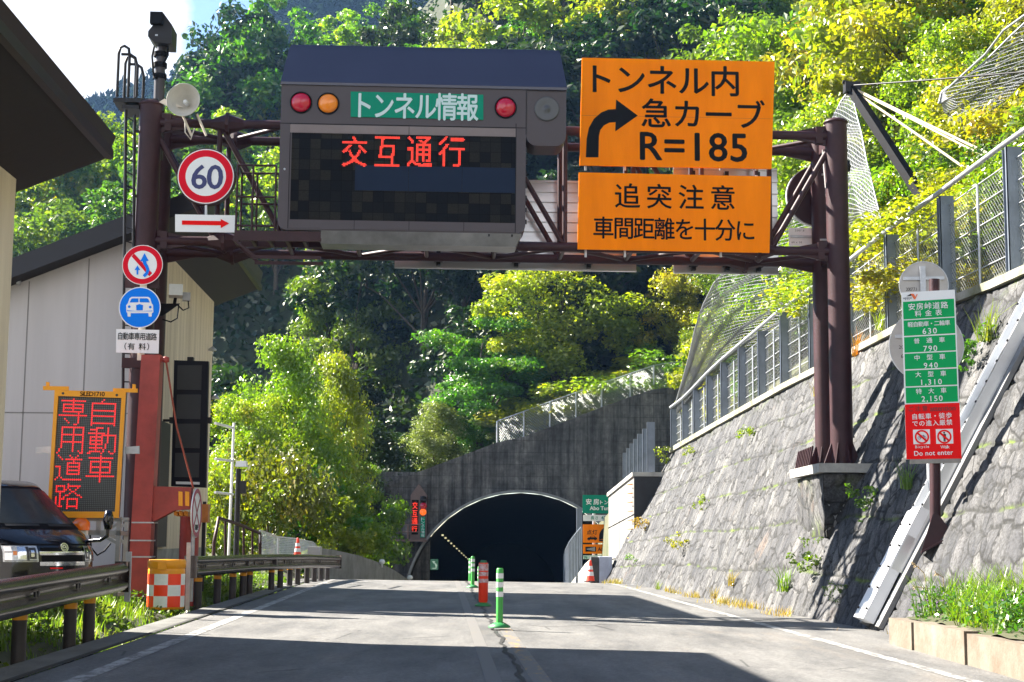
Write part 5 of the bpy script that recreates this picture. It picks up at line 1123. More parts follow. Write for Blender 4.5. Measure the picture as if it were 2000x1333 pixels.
# ---- electronic sign on the portal, left of the arch
f = Fr(atY(818, 1055, PY-.45)); es_ = thing('tunnel_signal_sign', 'brown house shaped signal cabinet with vertical red LED text on the portal', 'signal', f)
k2 = .18760; Z2 = lambda x, y: zz(x, y, 730, 900, k2)
e = lambda x, y, yy=0: (lambda q: (q.x, q.z))(f.loc(*Z2(x, y), yy))
PC = pbr('cabinet_brown', (.13, .085, .085), .5, 0, .2, 3)
MB().prism([e(378, 818), e(548, 818), e(552, 360), e(470, 240), (e(384, 360)[0], e(384, 360)[1])], 0, .42).build('cabinet', PC, es_)
MB().prism([e(392, 770), e(462, 770), e(468, 410), e(394, 410)], -.006, 0).build('led_screen', BLACK, es_); mb = MB()
for chx, (a, b, c, d) in zip('交互通行', ((402, 432, 458, 502), (400, 518, 456, 586), (396, 600, 456, 662), (394, 680, 452, 742))): q = e(a, d); w_ = e(c, b); text_into(mb, chx, (q[0], q[1], w_[0], w_[1]), -.012, .012)
mb.build('led_message', LEDRED, es_)
MB().prism([e(482, 808), e(545, 808), e(548, 368), e(482, 368)], -.02, 0).build('signal_panel', pbr('signal_panel', (.06, .04, .045), .5, 0, .2, 3), es_)
for (x, y), m_, nm in (((517, 405), BLKSTEEL, 'dark_lamp'), ((517, 473), LENSR, 'red_lamp'), ((513, 536), emit('amber_glow', (1, .16, .01), .2), 'amber_lamp')):
    a = e(x, y); l_ = MB().lathe([(.16, 0), (.13, .06), (0, .1)], 18); l_.xf(Matrix.Translation((a[0], -.02, a[1])) @ Matrix.Rotation(R_(90), 4, 'X')); l_.build(nm, m_, es_)
MB().prism([e(484, 800), e(532, 800), e(534, 588), e(490, 588)], -.03, -.015).build('title_plate', TEAL, es_); mb = MB()
for i, chx in enumerate('トンネル情報'): q = e(494, 590+(i+1)*34); w_ = e(528, 590+i*34+5); text_into(mb, chx, (q[0], q[1], w_[0], w_[1]), -.034, .02)
mb.build('lettering', TEALT, es_)
mb = MB(); a = e(205, 818); b = e(560, 818); mb.box(a[0], b[0], -.7, .45, a[1]-.1, a[1])
for x in (210, 225, 350, 360): q = e(x, 665, -.65); mb.tube([(q[0], -.65, a[1]), (q[0], -.65, q[1])], .03, 6)
for y in (665, 742): q = e(215, y, -.65); w_ = e(505, y, -.65); mb.tube([(q[0], -.65, q[1]), (w_[0], -.65, q[1])], .025, 6); mb.tube([(q[0], -.65, q[1]), (q[0], .4, q[1])], .025, 6)
mb.build('service_platform', PC, es_)
# ================================================================== LEFT SIDE
CLAD = pbr('bounce_cream_cladding', (.76, .66, .50), .8, 0, .14, 1.1, .04, 30, stretch=(2.5, 2.5, .15), dirt=(.60, .50, .37))  # cream brightened in colour for light bounced off the road
CLAD_SHADE = pbr('shade_grey_cladding', (.50, .48, .49), .8, 0, .10, .9, .03, 30, stretch=(2.5, 2.5, .15))  # same cladding greyed in colour for the shaded gable side
ROOF = pbr('dark_roof_sheet', (.006, .007, .015), .5, 0, .25, 1.2, .05, 20, stretch=(.4, 4, 4))
SOFF = pbr('dark_soffit_boards', (.006, .006, .011), .7, 0, .25, 1.5, .1, 10, stretch=(.3, 6, 3))
def wallx(Y): return -6.71-.045*(Y-20.3)           # face of the buildings towards the road
def building(name, label, Yn, Yf, zc0, zc1, xl, oh, thick, zoh, parts=True, vo=.55):
    """lean-to roof rising towards the road; zc0 = eave of wall at road side near end (far end zc1)"""
    root = thing(name, label, 'building', loc=(wallx(Yn), Yn, 0)); o = Vector(root.location)
    xn, xf = wallx(Yn), wallx(Yf); sl = .40
    a = lambda x, y, z: Vector((x, y, z))-o
    # walls
    zl = lambda x, zc, xr: zc-(xr-x)*sl
    mb = MB(); mb.add([a(xn, Yn, -.4), a(xf, Yf, -.4), a(xf, Yf, zc1), a(xn, Yn, zc0)], [(0, 1, 2, 3)]); mb.build('road_side_wall', CLAD, root)
    mb = MB(); mb.add([a(xl, Yn, -.4), a(xn, Yn, -.4), a(xn, Yn, zc0), a(xl, Yn, zl(xl, zc0, xn))], [(0, 1, 2, 3)])
    mb.add([a(xl, Yf, -.4), a(xf, Yf, -.4), a(xf, Yf, zc1), a(xl, Yf, zl(xl, zc1, xf))], [(3, 2, 1, 0)])
    mb.add([a(xl, Yn, -.4), a(xl, Yf, -.4), a(xl, Yf, zl(xl, zc1, xf)), a(xl, Yn, zl(xl, zc0, xn))], [(3, 2, 1, 0)]); mb.build('gable_wall', CLAD_SHADE, root)
    mb = MB(); x = xn-1.15
    while x > xl+.2:
        mb.add([a(x-.012, Yn-.004, -.3), a(x+.012, Yn-.004, -.3), a(x+.012, Yn-.004, zl(x, zc0, xn)-.05), a(x-.012, Yn-.004, zl(x, zc0, xn)-.05)], [(0, 1, 2, 3)]); x -= 1.15
    mb.add([a(xl, Yn-.004, 3.55), a(xn, Yn-.004, 3.55), a(xn, Yn-.004, 3.575), a(xl, Yn-.004, 3.575)], [(0, 1, 2, 3)]); mb.build('panel_joint', pbr('joint_grey', (.22, .21, .21), .8, 0, .2, 3), root)
    mb = MB()
    for k in range(1, 22): Y = Yn+(Yf-Yn)*k/22; mb.add([a(wallx(Y)+.004, Y-.006, -.3), a(wallx(Y)+.004, Y+.006, -.3), a(wallx(Y)+.004, Y+.006, zc1-.05), a(wallx(Y)+.004, Y-.006, zc1-.05)], [(0, 1, 2, 3)])
    mb.build('wall_stain', pbr('rust_streak', (.30, .22, .14), .9, 0, .5, 1.2, stretch=(1, 1, .2)), root)
    mb = MB(); mb.add([a(xn+.006, Yn, -.4), a(xf+.006, Yf, -.4), a(xf+.006, Yf, .95), a(xn+.006, Yn, .95)], [(0, 1, 2, 3)]); mb.build('plinth', CONC, root)
    # roof slab
    def rp(x, y, zc, xr): return a(x, y, zc+(x-xr)*sl)
    y0, y1 = Yn-vo, Yf+vo; xr0, xr1 = wallx(y0), wallx(y1); z0 = zc0+(zc1-zc0)*(y0-Yn)/(Yf-Yn); z1 = zc0+(zc1-zc0)*(y1-Yn)/(Yf-Yn)
    lo_ = [rp(xl-.6, y0, z0, xr0), rp(xr0+oh, y0, z0, xr0), rp(xr1+oh, y1, z1, xr1), rp(xl-.6, y1, z1, xr1)]; up = Vector((0, 0, thick))
    hi_ = [p+up+(Vector((.10, 0, 0)) if i in (1, 2) else Vector()) for i, p in enumerate(lo_)]
    MB().hexa([lo_[0], lo_[1], lo_[2], lo_[3]], hi_).build('roof', ROOF, root)
    n_ = 14; mb = MB()
    mb.add([p-Vector((0, 0, .004)) for p in lo_], [(0, 3, 2, 1)]); so = mb.build('soffit', SOFF, root)
    mb = MB().bar(lo_[1]+Vector((.05, .1, .02)), lo_[2]+Vector((.05, -.1, .02)), .10, .14); mb.build('gutter', ROOF, root)
    return root, a
# corner points measured in the picture set the heights
zcN = atY(33, 350, 20.3).z; zcF1 = atY(432, 590, 38.3).z; zcF0 = zcF1+.02
nb_, an = building('service_building', 'cream clad building with dark overhanging roof cut by the left edge of the photo', 3.0, 20.3, zcN-.1, zcN, -14, 1.10, .30, 0)
fb_, af = building('service_building', 'cream clad building with shade-grey gable and dark sloping roof behind the left gantry posts', 29.6, 38.3, zcF0, zcF1, -19, 1.05, .42, 0)
# window strip, door and small fittings on the far building's road side
DKF = pbr('dark_window_frame', (.007, .008, .016), .45, 0, .15, 3, spec=.2); GLS = pbr('grey_blind_glass', (.045, .048, .052), .4, 0, .12, 1.5, spec=.25)
q = lambda y, z, h=0.0: af(wallx(y)+h, y, z)
f = Fr(atY(371, 952, 31.4), GYAW); hp_ = thing('hanging_panel', 'tall black framed panel with four dark panes hung beside the red gate post', 'panel', f)
g4 = lambda px, py, y=0.0: (lambda q_: (q_.x, q_.z))(f.loc(px, py, y))
MB().prism([g4(334, 950), g4(402, 953), g4(407, 706), g4(340, 704)], 0, .14).build('frame', DKF, hp_)
for i in range(4):
    y0_ = 714+57*i; MB().prism([g4(345.5-1.6*i, y0_+47), g4(393-1.6*i, y0_+48), g4(394.5-1.6*i, y0_), g4(347-1.6*i, y0_)], -.008, .002).build('pane', GLS, hp_)
MB().prism([g4(344, 946), g4(390, 947), g4(390, 942), g4(344, 941)], -.03, .0).build('white_strip', WHITE, hp_)
for px, py in ((336, 821), (406, 821), (371, 703)): c_ = g4(px, py); MB().box(c_[0]-.06, c_[0]+.06, .02, .2, c_[1]-.06, c_[1]+.06).build('bracket', BLKSTEEL, hp_)
mb = MB(); c_ = g4(336, 821); mb.tube([(c_[0]-.02, .12, c_[1]), (c_[0]-.2, .12, c_[1])], .03, 6); mb.build('hinge_arm', BLKSTEEL, hp_)
def wy(px): return min((abs(project((wallx(y), y, 3))[0]-px), y) for y in np.arange(29.6, 38.3, .02))[1]
yc, yd = 29.9, wy(324); m_ = MB().hexa([q(yc, 1.0, .0), q(yd, 1.0, .0), q(yd, 1.0, .08), q(yc, 1.0, .08)], [q(yc, 3.55, .0), q(yd, 3.55, .0), q(yd, 3.55, .08), q(yc, 3.55, .08)]); m_.build('door', DKF, fb_)
for px, py in ((398, 676), (398, 550), (415, 770)):
    y = wy(px); z = atY(px, py, y).z; m_ = MB().lathe([(0, 0), (.10, -.08), (.10, -.12), (0, -.1)], 10, q(y, z, .12)); m_.build('vent_cap', GALV, fb_)
y = 29.55; m_ = MB().lathe([(0, 0), (.05, 0), (.05, .1), (0, .12)], 10, af(atY(36, 557, 29.5).x, 29.5, atY(36, 557, 29.5).z)); m_.build('wall_lamp', GALV, fb_)
m_ = MB(); p = [(405, 945), (436, 770)]
# thin guy wires
obj_ = MB()
# ---- gate mechanism: red post with stub arm
GY = 26.6
gb = atZ(277, 1166, .12); f = Fr((atY(279, 1166, GY).x, GY, .05), R_(3)); gt = thing('barrier_gate', 'red steel gate post with stub arm and amber reflectors beside the left gantry post', 'gate', f)
g = lambda px, py, y=0.0: (lambda q_: (q_.x, q_.z))(f.loc(px, py, y))
mb = MB(); A_ = [g(248, 1166), g(288, 1166), g(313, 693), g(276, 693)]
mb.prism([(p[0], p[1]) for p in A_], 0, .36); mb.build('post', REDP, gt)
A_ = [(292, 950), (372, 952), (372, 995), (340, 997), (297, 1020)]; MB().prism([g(*p) for p in A_][::-1], .05, .30).build('arm', REDP, gt)
for x0_, x1_ in ((348, 356), (361, 369)): MB().prism([g(x0_, 988), g(x1_, 989), g(x1_, 961), g(x0_, 960)], .03, .049).build('reflector', YELLOW, gt)
mb = MB()
for py in (1021, 1056, 1088):
    a = g(262 if py < 1050 else 258, py); b = g(299 if py < 1050 else 294, py); mb.box(a[0]-.04, b[0]+.02, -.012, .37, a[1]-.012, a[1]+.012)
mb.build('band', GALV, gt)
mb = MB()
for px in (340, 350, 360): a = g(px, 1000, .3); mb.prism([(a[0], a[1]-.06), (a[0]+.06, a[1]-.08), (a[0]+.06, a[1]), (a[0], a[1]+.02)], .3, .6)
mb.build('hazard_bar', YELLOW, gt)
mb = MB(); a = g(313, 703, .15); b = g(324, 703, .15); mb.tube([(a[0]-.05, .15, a[1]), (b[0], .15, b[1])], .05, 8); mb.lathe([(0, -.06), (.06, -.04), (.06, .04), (0, .06)], 10, (b[0], .15, b[1])); mb.build('pulley', REDP, gt)
mb = MB(); c = g(378, 955, .15); mb.tube([(b[0], .15, b[1]), ((b[0]+c[0])/2-.05, .15, (b[1]+c[1])/2-.05), (c[0], .15, c[1])], .018, 6); mb.build('cable', pbr('red_cable', (.3, .06, .03), .6, 0, .2, 4), gt)
# red column and round disc sign seen almost edge on behind the gate
f = Fr((atY(368, 1100, 27.6).x, 27.6, .0), 0); rc = thing('red_column', 'short dark red column standing behind the gate arm', 'post', f); a = f.loc(365, 1000)
MB().tube([(0, 0, 0), (0, 0, a.z)], .17, 14).build('column', REDP, rc); MB().lathe([(.0, 0), (.24, 0), (.24, .03), (0, .03)], 14, (0, 0, .62)).build('collar', REDP, rc)
f = Fr((atY(381, 1100, 27.0).x, 27.0, .1), R_(90)); sd = thing('prohibition_sign', 'round red rimmed sign with a cross seen nearly edge on above the guardrail', 'road sign', f); z = atY(381, 1002, 27).z-.1
mb = MB(); rr = .43; mb.prism([(rr*math.cos(2*math.pi*j/40), z+rr*math.sin(2*math.pi*j/40)) for j in range(40)], 0, .02); mb.build('panel', WHITE, sd)
mb = MB().ring((0, z), rr*.80, rr*.98, -.006, -.002, 40); 
for s_ in (1, -1): mb.bar((-.24, -.004, z-.24*s_), (.24, -.004, z+.24*s_), .05, .003, (0, 1, 0))
mb.build('red_marking', pbr('faded_red', (.42, .08, .12), .6, 0, .2, 4), sd); mb = MB(); text_into(mb, '路線外', (-.14, z-.30, .14, z-.2), -.008, .01); mb.build('lettering', BLACK, sd)
MB().tube([(0, .05, 0), (0, .05, z+.2)], .035, 8).build('pole', GALV, sd)
f = Fr((atY(397, 1000, 29).x, 29, .2), 0); am = thing('warning_lamp', 'amber warning lamp box mounted behind the round sign', 'lamp', f); z = atY(397, 1003, 29).z-.2
MB().box(-.11, .09, 0, .2, z-.17, z+.17).build('lamp_body', pbr('amber_box', (.45, .16, .03), .5, 0, .3, 6), am); MB().tube([(0, .1, 0), (0, .1, z+.22)], .035, 8).build('pole', BLKSTEEL, am)

# ---- LED message board on its trestle
LY_ = 25.2
S8 = Sign('led_message_sign', 'yellow framed portable LED board with red vertical lettering beside the black van', 'display board', (108, 763), (246, 766), (231, 1012.5), (94, 1010.5), LY_, R_(4), .14, pbr('board_backing', (.10, .10, .11), .6, 0, .2, 4), part='backing')
kl = .21763; ZL = lambda x, y: zz(x, y, 80, 740, kl)
LP = lambda x, y: S8.p(*ZL(x, y))
YF = pbr('yellow_frame', (.9, .36, .006), .4, 0, .08, 3)
inner = [LP(160, 157), LP(727, 175), LP(668, 1194), LP(92, 1192)]; outer = [LP(128, 105), LP(765, 120), LP(700, 1250), LP(60, 1248)]
mb = MB()
for i in range(4):
    j = (i+1) % 4; quad = [outer[i], outer[j], inner[j], inner[i]]; mb.prism(quad[::-1], -.05, .0)
mb.build('frame', YF, S8.root)
for (x0_, x1_, y, px) in ((22, 250, 85, 62), (650, 868, 105, 836)):
    mb = MB().prism([LP(x0_, y+18), LP(x1_, y+20), LP(x1_, y-14), LP(x0_, y-18)], -.03, .02); mb.prism([LP(px-14, y-10), LP(px+14, y-10), LP(px+14, y-52), LP(px-14, y-56)], -.02, .02); mb.build('hanger', YF, S8.root)
for x, y in ((204, 134), (686, 150), (133, 1214), (622, 1216)): S8.disc(ZL(x, y), 2.6, pbr('frame_screw', (.04, .045, .035), .5, 0, .2, 4), 'screw', 15, 14)
mb = MB(); a = LP(357, 157); b = LP(578, 122); text_into(mb, 'SiLED1710', (a[0], a[1], b[0], b[1]), -.054, .015); mb.build('lettering', BLACK, S8.root)
def dotmat():
    m = bpy.data.materials.new('led_dots'); m.use_nodes = True; t = m.node_tree; b = t.nodes['Principled BSDF']; b.inputs['Roughness'].default_value = .45
    g_ = N(t, 'ShaderNodeTexCoord'); mp_ = N(t, 'ShaderNodeMapping'); mp_.inputs[2].default_value = (R_(90), 0, 0); mp_.inputs[3].default_value = (1/DP,)*3; t.links.new(g_.outputs['Object'], mp_.inputs[0])
    fr_n = N(t, 'ShaderNodeVectorMath', operation='FRACTION'); t.links.new(mp_.outputs[0], fr_n.inputs[0]); sp = N(t, 'ShaderNodeVectorMath', operation='DISTANCE'); 
    sx = N(t, 'ShaderNodeSeparateXYZ'); cx = N(t, 'ShaderNodeCombineXYZ'); t.links.new(fr_n.outputs[0], sx.inputs[0]); t.links.new(sx.outputs[0], cx.inputs[0]); t.links.new(sx.outputs[1], cx.inputs[1]); sp.inputs[1].default_value = (.5, .5, 0); t.links.new(cx.outputs[0], sp.inputs[0])
    r = N(t, 'ShaderNodeValToRGB'); e_ = r.color_ramp.elements; e_[0].position = .30; e_[1].position = .40; e_[0].color = (.10, .11, .11, 1); e_[1].color = (.018, .02, .02, 1); t.links.new(sp.outputs['Value'], r.inputs[0]); t.links.new(r.outputs[0], b.inputs['Base Color']); return m
DP = (inner[1][0]-inner[0][0])/33.5
MB().prism(inner[::-1], -.012, -.004).build('dot_screen', dotmat(), S8.root)
GL = {'自': ['.......#........', '......#.........', '.#############..', '.#...........#..', '.#...........#..', '.#...........#..', '.#############..', '.#...........#..', '.#...........#..', '.#############..', '.#...........#..', '.#...........#..', '.#...........#..', '.#############..', '.#...........#..'],
 '動': ['....####..#.....', '.####.....#.....', '....#.....#.....', '#########.#.....', '....#..########.', '.#######..#...#.', '.#..#..#..#...#.', '.#######..#...#.', '.#..#..#..#...#.', '.#######.#....#.', '....#....#....#.', '.#######.#....#.', '....#...#.....#.', '.######.#..#..#.', '##.....#....##..'],
 '車': ['.......#........', '.#############..', '.......#........', '..###########...', '..#....#....#...', '..#....#....#...', '..###########...', '..#....#....#...', '..#....#....#...', '..###########...', '.......#........', '###############.', '.......#........', '.......#........', '.......#........'],
 '専': ['.......#........', '.#############..', '.......#........', '..###########...', '..#....#....#...', '..###########...', '..#....#....#...', '..###########...', '..........#.....', '###############.', '..........#.....', '...#......#.....', '....#.....#.....', '.....#....#.....', '........##......'],
 '用': ['..############..', '..#.....#....#..', '..#.....#....#..', '..#.....#....#..', '..############..', '..#.....#....#..', '..#.....#....#..', '..#.....#....#..', '..############..', '..#.....#....#..', '..#.....#....#..', '..#.....#....#..', '.#......#....#..', '.#......#..#.#..', '#...........##..'],
 '道': ['.#.....#...#....', '..#.....#.#.....', '...#.#########..', '.........#......', '......#######...', '......#.....#...', '###...#######...', '..#...#.....#...', '..#...#######...', '..#...#.....#...', '..#...#######...', '..#.............', '.#.#............', '#...##########..', '................'],
 '路': ['.......#........', '.#####.#######..', '.#...#.#....#...', '.#...##.#..#....', '.#####...##.....', '...#....#..#....', '...#..##....##..', '.#.#.#........#.', '.#.###.######...', '.#.#...#....#...', '.#.#...#....#...', '.#.#...#....#...', '.####..######...', '##.....#....#...', '................']}
for col_, word in ((0, '専用道路'), (1, '自動車')):
    for k_, chx in enumerate(word):
        mb = MB(); hx = [(math.cos(j*math.pi/3), math.sin(j*math.pi/3)) for j in range(6)]
        for r_, row in enumerate(GL[chx]):
            for c_, v_ in enumerate(row):
                if v_ != '#': continue
                # bilinear place on the dot screen
                s_ = (.6+16*col_+c_+.5)/33.2; t_ = (.9+15.6*k_+r_+.5)/63
                p0_ = (inner[0][0]+(inner[1][0]-inner[0][0])*s_, inner[0][1]+(inner[1][1]-inner[0][1])*s_); p1_ = (inner[3][0]+(inner[2][0]-inner[3][0])*s_, inner[3][1]+(inner[2][1]-inner[3][1])*s_)
                x_ = p0_[0]+(p1_[0]-p0_[0])*t_; z_ = p0_[1]+(p1_[1]-p0_[1])*t_
                mb.add([(x_+DP*.47*a_, -.017, z_+DP*.47*b_) for a_, b_ in hx], [(0, 1, 2, 3, 4, 5)])
        mb.build('led_character', LEDRED2, S8.root)
for (x0_, x1_, y) in ((-65, 100, 640), (740, 870, 640)):
    mb = MB().hexa([(*[LP(x0_, y+30)[0]], .12, LP(x0_, y+30)[1]), (LP(x1_, y+30)[0], .12, LP(x1_, y+30)[1]), (LP(x1_, y+30)[0], .18, LP(x1_, y+30)[1]), (LP(x0_, y+30)[0], .18, LP(x0_, y+30)[1])], [(LP(x0_, y-30)[0], .12, LP(x0_, y-30)[1]), (LP(x1_, y-40)[0], .12, LP(x1_, y-40)[1]), (LP(x1_, y-40)[0], .18, LP(x1_, y-40)[1]), (LP(x0_, y-30)[0], .18, LP(x0_, y-30)[1])]); mb.build('side_bracket', GALV, S8.root)
mb = MB(); zg = .25-S8.fr.o.z; w2 = .60
for y in (.05, .75):
    mb.box(-w2, w2, y, y+.07, -.28, -.20); mb.box(-w2, w2, y, y+.07, -.05, .02)
    for x in (-w2, -.35, -.15, .2, w2-.07): mb.box(x, x+.07, y, y+.07, zg if abs(x) > .5 else -.28, -.02)
    mb.bar((-w2+.05, y+.03, -.27), (-.1, y+.03, -.02), .05, .05); mb.bar((w2-.05, y+.03, -.4), (w2-.35, y+.03, -.25), .05, .05); mb.bar((w2, y+.03, -.05), (w2-.3, y+.03, -.27), .04, .04)
for x in (-w2, w2-.07): mb.box(x, x+.07, .05, .8, -.28, -.21); mb.box(x, x+.07, .05, .8, zg, zg+.06)
mb.build('trestle', pbr('grey_steel', (.30, .31, .32), .5, .4, .2, 5), S8.root)
f = Fr(atY(158, 1036, 25.1), 0); bc = thing('rotating_beacon', 'orange rotating beacon on a small white box under the LED board', 'beacon', f)
MB().lathe([(.14, 0), (.145, .05), (.14, .13), (.08, .19), (0, .20)], 20).build('dome', pbr('orange_dome', (.85, .16, .008), .15, 0, .1, 5, coat=.5), bc); MB().box(-.09, .10, -.06, .08, -.08, -.002).build('box', WHITE, bc)
p_ = [atY(*q) for q in ((176, 1045, 25.3), (178, 1070, 25.3), (190, 1085, 25.3), (205, 1076, 25.3), (216, 1062, 25.4))]; tag(obj('power_cable', MB().tube([q-p_[0] for q in p_], .015, 6).mesh('power_cable', BLACK), loc=p_[0]), 'black power cable looping under the LED board trestle', 'cable')

# ---- guardrails
RAILM = pbr('brown_rail', (.12, .095, .09), .26, .45, .45, 3, .04, 14, dirt=(.05, .038, .036), stretch=(1, .25, 2))
PIPE = pbr('rail_post', (.05, .042, .045), .45, .2, .3, 4)
def guardrail(label, pts, posts, ends, flip=1):
    """pts: (px, py_top, Y) along the top edge"""
    P = [atY(*q) for q in pts]; o = Vector((P[0].x, P[0].y, 0)); t_ = thing('guardrail', label, 'guardrail', loc=o)
    # profile across: (out towards the road, down)
    prof = [(.0, 0), (.035, -.006), (.075, -.03), (.10, -.065), (.10, -.09), (.075, -.115), (.02, -.145), (.005, -.175), (.02, -.205), (.075, -.235), (.10, -.26), (.10, -.285), (.075, -.32), (.035, -.344), (0, -.35)]
    rows = []
    for i, p in enumerate(P):
        d = (P[min(i+1, len(P)-1)]-P[max(0, i-1)]); d.z = 0; d.normalize(); n = Vector((d.y, -d.x, 0))*flip; rows.append([p-o+n*a+Vector((0, 0, b)) for a, b in prof])
    k = len(prof); mb = MB()
    for i in range(len(rows)-1):
        for th in (0, -.006): mb.add([v+Vector((th, 0, 0)) for v in rows[i]]+[v+Vector((th, 0, 0)) for v in rows[i+1]], [(j, j+1, j+1+k, j+k) for j in range(k-1)], True)
    mb.build('beam', RAILM, t_)
    for e in ends:
        i = 0 if e == 0 else len(P)-1; d = (P[1]-P[0] if e == 0 else P[-1]-P[-2]); d.z = 0; d.normalize(); n = Vector((d.y, -d.x, 0)); s_ = -1 if e == 0 else 1; p = P[i]-o; mb = MB(); V = []
        for a in range(7): an_ = a/6*math.pi*.75; q = p+d*s_*(.05+.18*math.sin(an_))+n*(.09-.22*(1-math.cos(an_))*.5)*1.0; V += [q+Vector((0, 0, .015)), q+Vector((0, 0, -.365))]
        for th in (0, .01): mb.add([v+n*th for v in V], [(2*a, 2*a+1, 2*a+3, 2*a+2) for a in range(6)], True)
        mb.build('end_cap', RAILM, t_)
    for px, Y in posts:
        b = atY(px, 1150, Y); g0_ = float(ground_z(b.x, Y))-.15; mb = MB().tube([(b.x-o.x-.12, Y-o.y, g0_), (b.x-o.x-.12, Y-o.y, .62+float(roadz(Y)))], .07, 14); p_ = mb.build('post', PIPE, t_)
        zr_ = .43+float(roadz(Y)); MB().tube([(b.x-o.x-.12, Y-o.y, zr_), (b.x-o.x-.12, Y-o.y, zr_+.065)], .0725, 14).build('reflector_band', YELLOW, p_)
        MB().box(b.x-o.x-.08, b.x-o.x-.005, Y-o.y-.05, Y-o.y+.05, .55+float(roadz(Y)), .72+float(roadz(Y))).build('bracket', PIPE, p_)
    mb = MB()
    for i in range(len(P)-1):
        d = P[i+1]-P[i]; n = Vector((d.y, -d.x, 0)).normalized()*.05
        for t in (.3, .36): q = P[i].lerp(P[i+1], t)-o+n+Vector((0, 0, -.175)); mb.box(q.x-.01, q.x+.01, q.y-.025, q.y+.025, q.z-.025, q.z+.025)
    mb.build('bolt_row', BLKSTEEL, t_)
    return t_
guardrail('brown steel guardrail in front of the black van at the left edge', [(-200, 1150, 10.6), (-60, 1140, 12.0), (30, 1128, 13.6), (120, 1115, 15.6), (190, 1106, 17.6), (236, 1100, 19.3)], [(-40, 12.6), (66, 14.9), (161, 17.2), (196, 18.6)], (1,))
guardrail('brown steel guardrail along the left verge leading towards the tunnel', [(376, 1087, 26.5), (432, 1085.5, 29), (490, 1083.5, 32), (545, 1083, 35.5), (600, 1083, 39.5), (660, 1086, 44.5)], [(400, 27.5), (437, 29.2), (466, 30.8), (486, 31.6), (498, 32.4), (540, 34.8), (557, 36.2), (575, 37.6), (590, 38.7), (608, 40.2), (622, 41.5), (635, 42.5), (647, 43.5)], (0, 1))
for label, px, py0, py1, Y in (('thin galvanised stake at the end of the near guardrail', 249, 1078, 1160, 19.8), ('thin galvanised stake at the start of the far guardrail beside the drum', 366, 1060, 1185, 26.2)):
    b = atY(px, py1, Y); t = atY(px+3, py0, Y); o_ = obj('marker_stake', MB().bar((0, 0, -.1), t-b, .07, .03, (0, 1, 0)).mesh('marker_stake', GALV), loc=b); tag(o_, label, 'stake')

# ---- crash cushion drum
b = atY(323, 1190, 25.3); dr = thing('crash_drum', 'plastic crash drum with orange lid and red and white checks by the verge', 'barrel', loc=(b.x, 25.3, b.z))
rr = 36/3000*25.3; H = 95/3000*25.3
MB().lathe([(0, .0), (rr*.93, .0), (rr*.97, .03), (rr*.98, H*.76), (rr*.98, H*.80), (rr*.94, H*.82), (rr*1.0, H*.83), (rr*1.02, H*.95), (rr*.98, H*.99), (0, H)], 36).build('barrel', YELLOW, dr)
n = 8; mbs = {0: MB(), 1: MB()}
for r_ in range(3):
    for j in range(n):
        a0 = 2*math.pi*j/n+.30; k = 8; z0, z1 = H*(.05+.22*r_), H*(.05+.22*(r_+1)); V = []
        for q in range(k+1): a = a0+2*math.pi/n*q/k; rad = rr*.988; V += [(rad*math.cos(a), rad*math.sin(a), z0), (rad*math.cos(a), rad*math.sin(a), z1)]
        mbs[(r_+j) % 2].add(V, [(2*q, 2*q+2, 2*q+3, 2*q+1) for q in range(k)], True)
mbs[0].build('red_checks', pbr('fluorescent_red', (1.0, .055, .01), .35, 0, .05, 5), dr); mbs[1].build('white_checks', pbr('dirty_white', (.8, .82, .78), .5, 0, .15, 5), dr)
MB().box(-rr*.25, rr*.2, -rr*1.06, -rr*.99, H*.80, H*.94).build('lid_clip', YELLOW, dr)

# ---- black van
vh = Vector((.83, -.55, 0)).normalized(); vr = Vector((-vh.y, vh.x, 0))   # heading and its left
vc = atY(127, 1100, 22.6); vz = .12
vf = thing('parked_van', 'black van parked between the buildings with its nose towards the road', 'van', loc=(vc.x, 22.6, vz), yaw=math.atan2(vh.y, vh.x))
# local: x forward (0 at the nose), y to its left, z up
prof = [(-.10, .22), (-.02, .28), (0, .50), (-.01, .70), (-.03, .86), (-.10, .98), (-.30, 1.12), (-.42, 1.19), (-1.18, 1.84), (-1.5, 1.93), (-3.0, 1.97), (-4.4, 1.95), (-4.62, 1.85), (-4.68, 1.1), (-4.66, .3), (-4.5, .24)]
def vsec(t):
    """t in -1..1 across the width"""
    w_ = .845; out_ = []
    for x, z in prof:
        nar = 1.0 if z < 1.15 else 1-.17*(z-1.15)/.8
        bul = .36*abs(t)**2.6 if x > -1.3 else (.05*abs(t)**4 if x > -4.3 else -.06*abs(t)**3)
        if -1.3 < x < -.25: bul *= .75
        out_.append((x-bul, t*w_*nar, z-(.05*abs(t)**6 if z > 1.8 else 0)))
    return out_
ts_ = np.linspace(-1, 1, 25); secs = [vsec(t) for t in ts_]; k = len(prof)
mb = MB(); V = [p for s_ in secs for p in s_]
mb.add(V, [(i*k+j, i*k+(j+1), (i+1)*k+(j+1), (i+1)*k+j) for i in range(24) for j in range(k-1)], True)
mb.add(secs[0], [tuple(range(k))]); mb.add(secs[-1], [tuple(range(k-1, -1, -1))])
VB = pbr('black_car_paint', (.004, .004, .007), .18, 0, .1, 2, coat=.5, spec=.4); mb.build('body', VB, vf)
